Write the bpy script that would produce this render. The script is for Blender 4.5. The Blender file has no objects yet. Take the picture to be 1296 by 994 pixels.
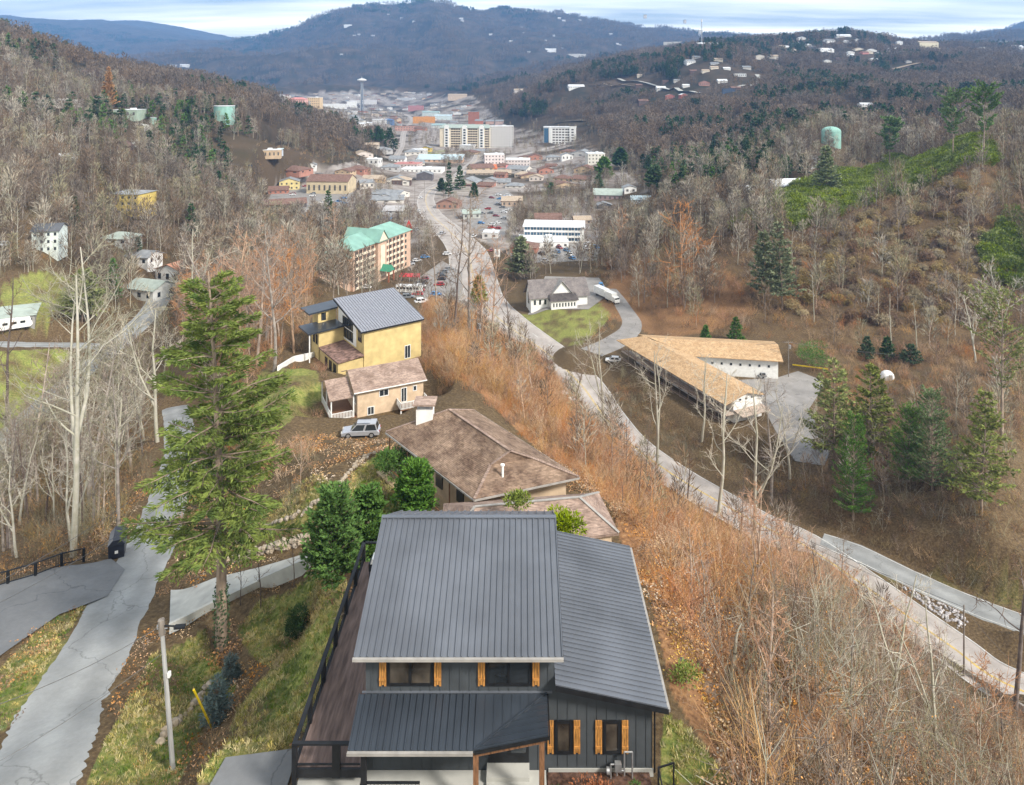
import bpy, math, random
import numpy as np
from mathutils import Vector, Matrix

random.seed(7)
RNG = np.random.default_rng(11)
SC = bpy.context.scene
COL = SC.collection
R = math.radians

# ------------------------------------------------------------------ camera, sky, sun, exposure
CX, HY, F, CZ = 660.0, 110.0, 900.0, 100.0
cam_d = bpy.data.cameras.new("camera")
cam_d.sensor_fit = 'HORIZONTAL'; cam_d.sensor_width = 36.0
cam_d.lens = 36.0 * F / 1296.0
cam_d.shift_x = -(CX - 648.0) / 1296.0
cam_d.shift_y = -(497.0 - HY) / 1296.0
cam_d.clip_start = 0.5; cam_d.clip_end = 60000
cam = bpy.data.objects.new("camera", cam_d); COL.objects.link(cam)
cam.location = (0, 0, CZ); cam.rotation_euler = (R(90), 0, 0)
SC.camera = cam

SUN_EL, SUN_AZ = R(40), R(128)           # soft sun behind the right shoulder
world = bpy.data.worlds.new("World"); SC.world = world; world.use_nodes = True
nt = world.node_tree; nt.nodes.clear()
def N(tree, typ, **kw):
    n = tree.nodes.new(typ)
    for k, v in kw.items(): setattr(n, k, v)
    return n
w_out = N(nt, 'ShaderNodeOutputWorld')
sky = N(nt, 'ShaderNodeTexSky'); sky.sky_type = 'NISHITA'; sky.sun_disc = False
sky.sun_elevation = SUN_EL; sky.sun_rotation = SUN_AZ % (2*math.pi)
b1 = N(nt, 'ShaderNodeBackground'); b1.inputs[1].default_value = 0.06
nt.links.new(sky.outputs[0], b1.inputs[0])
b2 = N(nt, 'ShaderNodeBackground'); b2.inputs[1].default_value = 1.0
tc = N(nt, 'ShaderNodeTexCoord')
sep = N(nt, 'ShaderNodeSeparateXYZ'); nt.links.new(tc.outputs['Generated'], sep.inputs[0])
zz = N(nt, 'ShaderNodeMath', operation='MAXIMUM'); zz.inputs[1].default_value = 0.0
nt.links.new(sep.outputs[2], zz.inputs[0])
za = N(nt, 'ShaderNodeMath', operation='ADD'); za.inputs[1].default_value = 0.06
nt.links.new(zz.outputs[0], za.inputs[0])
dx = N(nt, 'ShaderNodeMath', operation='DIVIDE'); nt.links.new(sep.outputs[0], dx.inputs[0]); nt.links.new(za.outputs[0], dx.inputs[1])
dy = N(nt, 'ShaderNodeMath', operation='DIVIDE'); nt.links.new(sep.outputs[1], dy.inputs[0]); nt.links.new(za.outputs[0], dy.inputs[1])
cmb = N(nt, 'ShaderNodeCombineXYZ'); nt.links.new(dx.outputs[0], cmb.inputs[0]); nt.links.new(dy.outputs[0], cmb.inputs[1])
mp = N(nt, 'ShaderNodeMapping'); mp.inputs['Scale'].default_value = (0.16, 0.55, 1); mp.inputs['Rotation'].default_value = (0, 0, R(6))
nt.links.new(cmb.outputs[0], mp.inputs[0])
cn = N(nt, 'ShaderNodeTexNoise'); cn.inputs['Scale'].default_value = 1.6; cn.inputs['Detail'].default_value = 7; cn.inputs['Roughness'].default_value = 0.55
nt.links.new(mp.outputs[0], cn.inputs['Vector'])
cr = N(nt, 'ShaderNodeValToRGB')
cr.color_ramp.elements[0].position = 0.36; cr.color_ramp.elements[0].color = (0.28, 0.315, 0.325, 1)
cr.color_ramp.elements[1].position = 0.62; cr.color_ramp.elements[1].color = (0.96, 0.92, 0.83, 1)
nt.links.new(cn.outputs['Fac'], cr.inputs[0])
# the cloud dome is set brighter at the horizon than overhead
ov = N(nt, 'ShaderNodeMapRange'); ov.inputs['From Min'].default_value = 0.08; ov.inputs['From Max'].default_value = 0.9
ov.inputs['To Min'].default_value = 0.95; ov.inputs['To Max'].default_value = 0.40
nt.links.new(zz.outputs[0], ov.inputs[0]); nt.links.new(ov.outputs[0], b2.inputs[1])
nt.links.new(cr.outputs[0], b2.inputs[0])
mx = N(nt, 'ShaderNodeMixShader'); mx.inputs[0].default_value = 0.88
nt.links.new(b1.outputs[0], mx.inputs[1]); nt.links.new(b2.outputs[0], mx.inputs[2]); nt.links.new(mx.outputs[0], w_out.inputs[0])

sun_d = bpy.data.lights.new("sun", 'SUN'); sun_d.energy = 1.5; sun_d.angle = R(10); sun_d.color = (1.0, 0.94, 0.86)
sun = bpy.data.objects.new("sun", sun_d); COL.objects.link(sun)
sd = Vector((math.sin(SUN_AZ) * math.cos(SUN_EL), math.cos(SUN_AZ) * math.cos(SUN_EL), math.sin(SUN_EL)))
sun.rotation_euler = sd.to_track_quat('Z', 'Y').to_euler()
vs = SC.view_settings
vs.view_transform = 'Standard'; vs.look = 'None'; vs.gamma = 1.0; vs.use_curve_mapping = False
vs.exposure = 1.85
SC.cycles.max_bounces = 4; SC.cycles.diffuse_bounces = 2; SC.cycles.glossy_bounces = 2
SC.cycles.transmission_bounces = 2; SC.cycles.volume_bounces = 0; SC.cycles.transparent_max_bounces = 4
SC.cycles.use_denoising = True

# ------------------------------------------------------------------ photograph-to-place helpers
def W(px, py, Y):                       # a point at distance Y
    return ((px - CX) * Y / F, Y, CZ - (py - HY) * Y / F)
def WZ(px, py, Z):                      # a point at height Z
    Y = (CZ - Z) * F / (py - HY)
    return ((px - CX) * Y / F, Y, Z)
def proj(x, y, z):
    return CX + F * x / y, HY + F * (CZ - z) / y

# ------------------------------------------------------------------ materials
MATS = {}
def mat(name, col, rough=0.85, var=0.12, scale=3.0, spec=0.25, metal=0.0, bump=0.0, coord='Object', inst=0.0, detail=4, col2=None, stretch=None, trans=0.0):
    """a plain surface colour broken up by noise; inst varies it from copy to copy"""
    if name in MATS: return MATS[name]
    m = bpy.data.materials.new(name); m.use_nodes = True
    t = m.node_tree; b = t.nodes['Principled BSDF']
    b.inputs['Roughness'].default_value = rough; b.inputs['Metallic'].default_value = metal
    b.inputs['Specular IOR Level'].default_value = spec
    tc = N(t, 'ShaderNodeTexCoord'); nz = N(t, 'ShaderNodeTexNoise')
    nz.inputs['Scale'].default_value = scale; nz.inputs['Detail'].default_value = detail
    src = tc.outputs[coord]
    if stretch:
        mpn = N(t, 'ShaderNodeMapping'); mpn.inputs['Scale'].default_value = stretch
        t.links.new(src, mpn.inputs[0]); src = mpn.outputs[0]
    t.links.new(src, nz.inputs['Vector'])
    mr = N(t, 'ShaderNodeMapRange'); mr.inputs['From Min'].default_value = 0.3; mr.inputs['From Max'].default_value = 0.7
    t.links.new(nz.outputs['Fac'], mr.inputs[0])
    mixc = N(t, 'ShaderNodeMix', data_type='RGBA')
    c2 = col2 if col2 else tuple(min(1, c * (1 + var * 1.6)) for c in col)
    c1 = col if col2 else tuple(c * (1 - var * 1.6) for c in col)
    mixc.inputs[6].default_value = (*c1, 1); mixc.inputs[7].default_value = (*c2, 1)
    t.links.new(mr.outputs[0], mixc.inputs[0])
    outc = mixc.outputs[2]
    if inst:
        oi = N(t, 'ShaderNodeObjectInfo')
        hs = N(t, 'ShaderNodeHueSaturation')
        v = N(t, 'ShaderNodeMapRange'); v.inputs['To Min'].default_value = 1 - inst; v.inputs['To Max'].default_value = 1 + inst
        t.links.new(oi.outputs['Random'], v.inputs[0]); t.links.new(v.outputs[0], hs.inputs['Value'])
        wn = N(t, 'ShaderNodeTexWhiteNoise', noise_dimensions='1D'); t.links.new(oi.outputs['Random'], wn.inputs['W'])
        s = N(t, 'ShaderNodeMapRange'); s.inputs['To Min'].default_value = 1 - inst * 1.2; s.inputs['To Max'].default_value = 1 + inst
        t.links.new(wn.outputs['Value'], s.inputs[0]); t.links.new(s.outputs[0], hs.inputs['Saturation'])
        t.links.new(outc, hs.inputs['Color']); outc = hs.outputs[0]
    t.links.new(outc, b.inputs['Base Color'])
    if bump:
        bp = N(t, 'ShaderNodeBump'); bp.inputs['Strength'].default_value = bump; bp.inputs['Distance'].default_value = 0.05
        t.links.new(nz.outputs['Fac'], bp.inputs['Height']); t.links.new(bp.outputs[0], b.inputs['Normal'])
    MATS[name] = m
    return m
def glass(name='window_glass', col=(0.03, 0.035, 0.04), rough=0.08):
    return mat(name, col, rough=rough, var=0.3, scale=0.6, spec=0.7)

# ------------------------------------------------------------------ mesh helpers
def link_mesh(name, me, parent=None, loc=None):
    o = bpy.data.objects.new(name, me); COL.objects.link(o)
    if parent is not None: o.parent = parent
    if loc is not None: o.location = loc
    return o
def np_mesh(name, V, faces, mats, midx=None, smooth=False):
    """faces: list of (M,k) integer arrays"""
    me = bpy.data.meshes.new(name)
    V = np.asarray(V, dtype=np.float32)
    me.vertices.add(len(V)); me.vertices.foreach_set('co', V.ravel())
    loops = np.concatenate([f.ravel() for f in faces]).astype(np.int32)
    sizes = np.concatenate([np.full(len(f), f.shape[1], dtype=np.int32) for f in faces])
    starts = np.concatenate([[0], np.cumsum(sizes)[:-1]]).astype(np.int32)
    me.loops.add(len(loops)); me.loops.foreach_set('vertex_index', loops)
    me.polygons.add(len(sizes)); me.polygons.foreach_set('loop_start', starts); me.polygons.foreach_set('loop_total', sizes)
    if midx is not None: me.polygons.foreach_set('material_index', np.asarray(midx, dtype=np.int32))
    if smooth: me.polygons.foreach_set('use_smooth', np.ones(len(sizes), dtype=bool))
    for m in (mats if isinstance(mats, (list, tuple)) else [mats]): me.materials.append(m)
    me.update(calc_edges=True)
    return me

class MB:
    """collects shapes, then links them as one mesh object"""
    def __init__(s): s.v = []; s.f = []; s.mi = []; s.sm = []; s.cur = 0
    def mat(s, i): s.cur = i; return s
    def add(s, vs, fs, smooth=False):
        o = len(s.v); s.v += [tuple(v) for v in vs]
        for f in fs: s.f.append([i + o for i in f]); s.mi.append(s.cur); s.sm.append(smooth)
        return s
    def box(s, x0, x1, y0, y1, z0, z1):
        if x0 > x1: x0, x1 = x1, x0
        if y0 > y1: y0, y1 = y1, y0
        if z0 > z1: z0, z1 = z1, z0
        v = [(x0,y0,z0),(x1,y0,z0),(x1,y1,z0),(x0,y1,z0),(x0,y0,z1),(x1,y0,z1),(x1,y1,z1),(x0,y1,z1)]
        return s.add(v, [(0,3,2,1),(4,5,6,7),(0,1,5,4),(1,2,6,5),(2,3,7,6),(3,0,4,7)])
    def bar(s, a, b, w, h, up=(0, 0, 1)):
        """rectangular bar from a to b, width w across, height h along up"""
        a = Vector(a); b = Vector(b); d = (b - a); 
        if d.length < 1e-6: return s
        d.normalize(); u = Vector(up); sdv = d.cross(u)
        if sdv.length < 1e-4: sdv = d.cross(Vector((1, 0, 0)))
        sdv.normalize(); u = sdv.cross(d).normalized()
        vs = []
        for p in (a, b):
            for i, j in ((-1,-1),(1,-1),(1,1),(-1,1)): vs.append(p + sdv * (i * w / 2) + u * (j * h / 2))
        return s.add(vs, [(0,1,2,3),(7,6,5,4),(0,4,5,1),(1,5,6,2),(2,6,7,3),(3,7,4,0)])
    def tube(s, a, b, r0, r1=None, n=8, caps=True):
        r1 = r0 if r1 is None else r1
        a = Vector(a); b = Vector(b); d = (b - a).normalized()
        t = Vector((1, 0, 0)) if abs(d.x) < 0.8 else Vector((0, 1, 0))
        e = d.cross(t).normalized(); g = d.cross(e)
        vs = []
        for p, r in ((a, r0), (b, r1)):
            for k in range(n):
                q = 2 * math.pi * k / n; vs.append(p + e * (r * math.cos(q)) + g * (r * math.sin(q)))
        fs = [(k, (k + 1) % n, n + (k + 1) % n, n + k) for k in range(n)]
        s.add(vs, fs, smooth=n > 5)
        if caps: s.add(vs, [tuple(range(n))[::-1], tuple(range(n, 2 * n))])
        return s
    def slab(s, pts, t, up=None):
        """a flat polygon given a thickness t downwards"""
        n = len(pts); a = [Vector(p) for p in pts]
        dn = Vector((0, 0, -t)) if up is None else Vector(up) * -t
        b = [p + dn for p in a]
        fs = [tuple(range(n)), tuple(range(n, 2 * n))[::-1]] + [(i, n + i, n + (i + 1) % n, (i + 1) % n) for i in range(n)]
        return s.add(a + b, fs)
    def prism(s, xz, y0, y1):
        """outline in x,z pushed from y0 to y1"""
        n = len(xz)
        v = [(x, y0, z) for x, z in xz] + [(x, y1, z) for x, z in xz]
        fs = [tuple(range(n)), tuple(range(n, 2 * n))[::-1]] + [(i, n + i, n + (i + 1) % n, (i + 1) % n) for i in range(n)]
        return s.add(v, fs)
    def blob(s, c, r, sub=2, jit=0.12, sq=(1, 1, 1)):
        import bmesh
        bm = bmesh.new(); bmesh.ops.create_icosphere(bm, subdivisions=sub, radius=1)
        vs = []
        for v in bm.verts:
            k = r * (1 + random.uniform(-jit, jit)); vs.append((c[0] + v.co.x * k * sq[0], c[1] + v.co.y * k * sq[1], c[2] + v.co.z * k * sq[2]))
        bm.verts.index_update()
        fs = [tuple(v.index for v in f.verts) for f in bm.faces]; bm.free()
        return s.add(vs, fs, smooth=False)
    def mesh(s, name, mats):
        me = bpy.data.meshes.new(name); me.from_pydata(s.v, [], s.f)
        for m in (mats if isinstance(mats, (list, tuple)) else [mats]): me.materials.append(m)
        me.polygons.foreach_set('material_index', s.mi); me.polygons.foreach_set('use_smooth', s.sm)
        import bmesh
        bm = bmesh.new(); bm.from_mesh(me); bmesh.ops.recalc_face_normals(bm, faces=bm.faces); bm.to_mesh(me); bm.free()
        me.update(); return me
    def build(s, name, mats, parent=None, world=False, loc=None):
        if world and parent is not None:
            l = parent.location; s.v = [(x - l.x, y - l.y, z - l.z) for x, y, z in s.v]
        return link_mesh(name, s.mesh(name, mats), parent, loc)

def tag(o, label=None, cat=None, group=None, kind=None):
    if label: o['label'] = label
    if cat: o['category'] = cat
    if group: o['group'] = group
    if kind: o['kind'] = kind
    return o
def thing(name, label, cat, loc=(0, 0, 0), rz=0.0, group=None):
    o = bpy.data.objects.new(name, None); COL.objects.link(o); o.empty_display_size = 0.3
    o.location = loc; o.rotation_euler = (0, 0, rz)
    return tag(o, label, cat, group)
def copy_tree(o, loc=None, rz=None, sc=None, label=None, group=None, parent=None):
    c = o.copy(); COL.objects.link(c)
    if parent is not None: c.parent = parent
    for ch in o.children: copy_tree(ch, parent=c)
    if loc is not None: c.location = loc
    if rz is not None: c.rotation_euler = (0, 0, rz)
    if sc is not None: c.scale = (sc, sc, sc) if not isinstance(sc, tuple) else sc
    if label: c['label'] = label
    if group: c['group'] = group
    return c

# ------------------------------------------------------------------ terrain
def vnoise(x, y, seed=0):
    xi = np.floor(x).astype(np.int64); yi = np.floor(y).astype(np.int64)
    fx = x - xi; fy = y - yi
    fx = fx * fx * fx * (fx * (fx * 6 - 15) + 10); fy = fy * fy * fy * (fy * (fy * 6 - 15) + 10)
    def h(a, b):
        n = (a * 374761393 + b * 668265263 + seed * 974634777) & 0xffffffff
        n = ((n ^ (n >> 13)) * 1274126177) & 0xffffffff
        n = n ^ (n >> 16)
        return (n & 0xffff) / 65535.0 * 2 - 1
    a = h(xi, yi); b = h(xi + 1, yi); c = h(xi, yi + 1); d = h(xi + 1, yi + 1)
    return (a * (1 - fx) + b * fx) * (1 - fy) + (c * (1 - fx) + d * fx) * fy
def fbm(x, y, o=4, seed=0, g=0.5):
    s = np.zeros_like(x, dtype=float); a = 1.0
    for i in range(o):
        s += a * vnoise(x, y, seed + i); x = x * 2.03 + 17.1; y = y * 2.03 - 5.7; a *= g
    return s

CP = []                                # ground control points X, Y, Z
def cp(px, py, Y): CP.append(W(px, py, Y))
def cw(x, y, z): CP.append((x, y, z))
# the knoll with the dark house, and the bank below it
for p in [(-6,30,71.9),(8,30,71.6),(0,38,71.5),(9,38,70.5),(11,31,70.6),(-7.5,41,69),(0,24,72),(-10,24,71.5),(12,24,71),(-20,20,67),(20,22,68),
          (17,42,65.5),(20,60,57),(30,85,42),(42,110,27),(42,60,41),(25,38,60),(35,45,52),(50,75,31),(60,95,19),(60,50,30),(75,62,18),
          (-11,31,70.2),(-14,30,68),(-12,38,67.5),(-14,45,64.5),(90,100,15),(110,92,15),(84,84,15),(-35,25,62),(-60,30,58)]: cw(*p)
for p in [(850,960,30.5),(900,880,38),(950,930,35),(219,975,38),(280,820,50),(300,900,41),(350,850,42),(400,790,42),
          (90,705,72),(50,715,70),(0,740,66),(0,860,50),(60,790,54),(0,940,44)]: cp(*p)
# spine with the neighbours
for p in [(0,52,66),(-6,58,65.4),(6,54,65.5),(-10,66,64),(2,66,62),(-12,56,65)]: cw(*p)
for p in [(350,560,85),(300,640,70),(430,620,58),(460,552,90),(380,490,105),(300,500,115),(475,528,101),(420,440,135),(350,420,150),(300,420,160),
          (470,470,127),(535,460,134),(380,380,180),(250,450,150),(400,350,220),(330,360,230),(450,378,250),
          (560,450,125),(600,500,100),(650,480,130),(620,430,170),(570,400,185),(600,410,215),(530,378,240),(700,560,100),(760,640,70),(750,560,110),
          (800,640,90),(780,720,55),(680,440,205)]: cp(*p)
# near lane on the left, slope to the left valley
for p in [(50,650,95),(100,600,110),(150,560,125),(0,700,78),(180,500,150),(-120,560,140),(-100,700,85)]: cp(*p)
for p in [(20,400,200),(0,440,185),(100,330,250),(190,330,280),(200,360,260),(150,430,205),(60,500,170),(0,550,150),(250,380,240),(300,330,300),
          (350,310,340),(0,320,230),(-100,430,190),(-100,330,230)]: cp(*p)
# left hill
for p in [(0,62,600),(100,80,700),(200,106,750),(300,131,800),(400,156,850),(480,192,800),(0,200,330),(100,200,380),(200,200,420),(284,152,600),
          (300,200,520),(170,170,500),(50,300,240),(150,265,320),(250,242,420),(340,212,520),(330,262,450),(400,255,480),(-120,40,600),(-120,200,330),
          (-150,60,1200),(100,90,1100),(250,112,1200),(400,140,1400)]: cp(*p)
# valley floor
for p in [(22,178,15),(33,156,15),(46,137,15),(66,111,15),(0,243,15),(-10,268,15),(-20,306,15),(-26,373,15),(-60,478,15),(-75,546,15),(-60,650,15),
          (-55,850,15),(-70,295,15),(-53,338,15),(-100,420,18),(-130,500,20),(15,273,17),(20,392,16),(50,420,17),(60,500,18),(20,600,16),(40,750,18),
          (69,164,18),(50,173,16),(72,200,18),(40,205,18),(45,235,18),(20,225,15.5),(99,190,18),(-60,1000,16),(20,1000,18),(-120,700,18),(-150,1000,20),
          (-180,1300,22),(0,1400,26),(-250,1900,24),(-100,1900,26),(-450,2200,28),(-330,2500,32),(60,1200,30)]: cw(*p)
# right hillside
for p in [(1150,700,124),(1200,640,131),(1250,600,134),(1296,550,160),(1400,640,140),(1100,470,205),(1240,195,335),(1150,330,270),(1240,400,240),
          (1296,260,300),(1100,262,320),(1000,285,310),(930,292,310),(900,380,255),(830,350,290),(960,412,232),(1400,200,330),(1400,350,250),(1296,185,380),
          (1240,190,450),(1100,235,430),(1052,182,490),(1000,200,500),(950,240,400),(900,200,600),(850,250,420),(800,280,430),(1150,165,620),(1296,150,650),
          (1000,135,900),(1200,128,900),(1400,120,900),(850,152,1000),(760,140,1300),(800,170,900),(740,200,750),(900,125,1100)]: cp(*p)
for p in [(1060,48,2000),(1000,58,1900),(1145,60,2200),(1296,62,2200),(1200,72,1700),(1000,92,1400),(1100,105,1250),(900,68,1500),(890,82,1350),
          (800,86,1700),(700,90,2600),(600,124,2200),(680,130,1500),(750,108,1500),(950,66,1750),(1400,60,2200),(1250,80,1500)]: cp(*p)
# far mountains
for p in [(560,8,5500),(440,14,5400),(500,6,5600),(330,52,5000),(240,64,4800),(170,75,4500),(850,38,6000),(700,17,6000),(620,12,5900),(960,47,6500),
          (780,28,6000),(500,82,4000),(620,74,4000),(400,92,3600),(300,104,3400),(560,118,3100),(450,120,2900),(380,124,2600),(700,60,4500),(800,60,4500),
          (1000,55,5000),(1145,56,4000),(1296,46,3600),(1200,50,3600),(1400,45,3600),(1300,30,7000),
          (0,18,9000),(60,24,9000),(130,27,9200),(180,34,9000),(240,47,9000),(-100,14,9000),(320,60,9500),(0,60,7000),(150,75,6500),(-100,60,6500),
          (560,60,10500),(900,70,10500),(1200,70,10500),(0,60,11500)]: cp(*p)
CPA = np.array(CP)
KU, KV, KC = 3.0, 1.0, 0.10
def _uv(x, y): return np.stack([KU * x / y, KV * np.log(y)], -1)
_P = _uv(CPA[:, 0], CPA[:, 1])
_D = np.sqrt(((_P[:, None] - _P[None]) ** 2).sum(-1) + KC ** 2)
_A = np.zeros((len(_P) + 3, len(_P) + 3)); n_ = len(_P)
_A[:n_, :n_] = _D - np.eye(n_) * 0.004
_A[:n_, n_] = 1; _A[:n_, n_ + 1:] = _P; _A[n_, :n_] = 1; _A[n_ + 1:, :n_] = _P.T
# the surface is solved for the drop below the eye divided by distance (an angle), which keeps near and far ground equally smooth
_b = np.concatenate([(CPA[:, 2] - CZ) / CPA[:, 1], np.zeros(3)])
_wt = np.linalg.solve(_A, _b)
def h_base(x, y):
    y = np.maximum(y, 12.0); out = np.empty(x.shape)
    xf, yf = x.ravel(), y.ravel(); of = out.ravel()
    for i in range(0, len(xf), 40000):
        q = _uv(xf[i:i+40000], yf[i:i+40000])
        d = np.sqrt((q[:, None, 0] - _P[None, :, 0]) ** 2 + (q[:, None, 1] - _P[None, :, 1]) ** 2 + KC ** 2)
        of[i:i+40000] = d @ _wt[:n_] + _wt[n_] + q @ _wt[n_ + 1:]
    return CZ + of.reshape(x.shape) * y
ROADS, PADS = [], []                   # filled below, before the first call of ground()
def ground(x, y, soft=True):
    x = np.asarray(x, float); y = np.asarray(y, float)
    z = h_base(x, y)
    far = np.clip((y - 2300) / 1500, 0, 1); mid = np.clip((y - 250) / 300, 0, 1) * np.clip((z - 24) / 30, 0, 1)
    z = z + 0.22 * fbm(x / 5.0, y / 5.0, 3, 1) * np.clip((y - 20) / 30, 0, 1)
    z = z + mid * (1 - far) * 9 * fbm(x / 120.0, y / 120.0, 4, 5)
    rid = 1 - np.abs(fbm((x + 0.25 * y) / 950.0, (y - 0.2 * x) / 1300.0, 5, 9))
    z = z + far * (200 * (rid - 0.93)) * np.clip((8800 - y) / 2500, 0.3, 1)
    for poly, pl, sh in PADS:
        lo = poly.min(0) - sh; hi = poly.max(0) + sh
        m = (x > lo[0]) & (x < hi[0]) & (y > lo[1]) & (y < hi[1])
        if not m.any(): continue
        xm, ym = x[m], y[m]; inside = np.zeros(xm.shape, bool); best = np.full(xm.shape, 1e9)
        for i in range(len(poly)):
            a, b = poly[i - 1], poly[i]; d = b - a
            t = np.clip(((xm - a[0]) * d[0] + (ym - a[1]) * d[1]) / ((d ** 2).sum() + 1e-9), 0, 1)
            best = np.minimum(best, np.hypot(xm - a[0] - t * d[0], ym - a[1] - t * d[1]))
            c = ((a[1] > ym) != (b[1] > ym)) & (xm < (b[0] - a[0]) * (ym - a[1]) / (b[1] - a[1] + 1e-12) + a[0])
            inside ^= c
        e = np.where(inside, 0, best - 0.4 - 0.006 * ym)
        f = np.clip(1 - e / sh, 0, 1); f = f * f * (3 - 2 * f)
        z[m] = z[m] * (1 - f) + (pl[0] + pl[1] * xm + pl[2] * ym - 0.05) * f
    for pts, w, sh in ROADS:
        lo = pts[:, :2].min(0) - w.max() - sh - 5; hi = pts[:, :2].max(0) + w.max() + sh + 5
        m = (x > lo[0]) & (x < hi[0]) & (y > lo[1]) & (y < hi[1])
        if not m.any(): continue
        xm, ym = x[m], y[m]; best = np.full(xm.shape, 1e9); bz = np.zeros(xm.shape); bw = np.zeros(xm.shape)
        for i in range(len(pts) - 1):
            a, b = pts[i], pts[i + 1]; d = b[:2] - a[:2]; L = (d ** 2).sum() + 1e-9
            t = np.clip(((xm - a[0]) * d[0] + (ym - a[1]) * d[1]) / L, 0, 1)
            dd = np.hypot(xm - a[0] - t * d[0], ym - a[1] - t * d[1])
            k = dd < best; best[k] = dd[k]; bz[k] = (a[2] + t * (b[2] - a[2]))[k]; bw[k] = (w[i] + t * (w[i + 1] - w[i]))[k]
        e = best - bw / 2 - 0.5 - 0.008 * ym
        f = np.clip(1 - e / sh, 0, 1); f = f * f * (3 - 2 * f)
        z[m] = z[m] * (1 - f) + (bz - 0.04) * f
    return z
def g1(x, y): return float(ground(np.array([x]), np.array([y]))[0])
_RY = 14.0 * np.exp(np.linspace(0, math.log(11000 / 14.0), 1400))
def hits(pxs, pys, ymin=14.0):
    """where the view through a pixel meets the ground"""
    out = []
    for px, py in zip(pxs, pys):
        xs = (px - CX) * _RY / F; zs = CZ - (py - HY) * _RY / F
        g = ground(xs, _RY); k = np.nonzero((g >= zs) & (_RY >= ymin))[0]
        if len(k) == 0: out.append(None); continue
        i = k[0]
        out.append((xs[i], _RY[i], g[i]))
    return out
def hit(px, py, ymin=14.0):
    h = hits([px], [py], ymin)[0]
    return h if h else W(px, py, 3000)
# ------------------------------------------------------------------ roads, drives and pads (laid on the ground, which is graded to carry them)
def catmull(P, step):
    P = np.asarray(P, float); out = []
    Q = np.vstack([2 * P[0] - P[1], P, 2 * P[-1] - P[-2]])
    for i in range(1, len(Q) - 2):
        n = max(2, int(np.hypot(*(Q[i + 1] - Q[i])[:2]) / (step * max(20, Q[i][1]) / 100)))
        for t in np.arange(n) / n:
            out.append(0.5 * (2 * Q[i] + (Q[i+1] - Q[i-1]) * t + (2*Q[i-1] - 5*Q[i] + 4*Q[i+1] - Q[i+2]) * t**2 + (3*Q[i] - Q[i-1] - 3*Q[i+1] + Q[i+2]) * t**3))
    out.append(Q[-2]); return np.array(out)
ROAD_DEF = []
def road(name, pts, m, sh=5.0, step=1.6, label=None, lift=0.05):
    """pts: X, Y, Z, width"""
    c = catmull(pts, step); ROADS.append((c[:, :3], c[:, 3], sh)); ROAD_DEF.append((name, c, m, lift))
def r_px(lst, Z): return [(*WZ(x, y, Z), w) for x, y, w in lst]
highway = r_px([(1296,876,8.5),(1200,816,8.5),(1100,746,9),(1017,690,9.5),(966,667,9.5),(900,630,9.5),(850,600,9.5),(800,564,10),(765,528,12),(735,487,14),
                (693,448,16),(642,412,19),(608,380,21),(598,346,22),(590,316,21),(567,291,18),(545,270,15),(539,251,13),(549,238,12),(575,226,12),
                (592,212,12),(603,203,12),(606,196,12)], 15.0)
highway = [(118, 74, 15, 8), (93, 88, 15, 8)] + highway
branch = [(121, 88, 15, 5), (96, 100, 15, 5)] + r_px([(1290,788,5.2),(1230,766,5.2),(1150,731,5.2),(1085,700,5.5),(1040,684,5)], 15.0)
lane = [(-27.5,22,65,5.2),(-26,30,64,5.2)] + [W(37,990,37) + (5.2,), W(75,900,43.9) + (5.2,), W(112,838,48.7) + (5.2,), W(146,772,55.9) + (5.0,),
        W(182,705,65) + (4.8,), W(205,652,75.8) + (4.6,), W(222,602,90) + (4.6,), W(229,560,106) + (4.6,), W(222,515,132) + (4.6,)]
valley_road = [(*W(-60,600,140), 6), (*W(0,560,150), 6), (*W(62,505,168), 6), (*W(110,466,186), 6.5), (*W(150,434,204), 7), (*W(186,400,232), 8), (*W(214,366,262), 8),
               (*W(262,330,300), 8), (*W(320,290,380), 8)]
cross_road = [(*W(-80,437,190), 5), (*W(0,436,190), 5), (*W(90,437,200), 5), (*W(140,439,203), 5)]
MOTEL_Z = 18.0
motel_drive = r_px([(760,392,6),(775,408,6),(795,420,7),(812,424,8)], MOTEL_Z - 0.5)
school_drive = r_px([(772,366,5.5),(790,390,6),(800,412,7),(780,432,9),(748,446,9)], 17.0)
town_street = r_px([(497,205,8),(508,185,9),(512,166,10),(521,150,11),(505,142,10)], 17.0)
side_street = r_px([(620,205,9),(660,196,9),(700,186,8),(735,178,8)], 18.0)
hill_street = r_px([(330,232,6),(380,206,6)], 20.0)
town_lane = r_px([(470,262,9),(520,262,9),(540,262,9)], 15.0)

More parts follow.
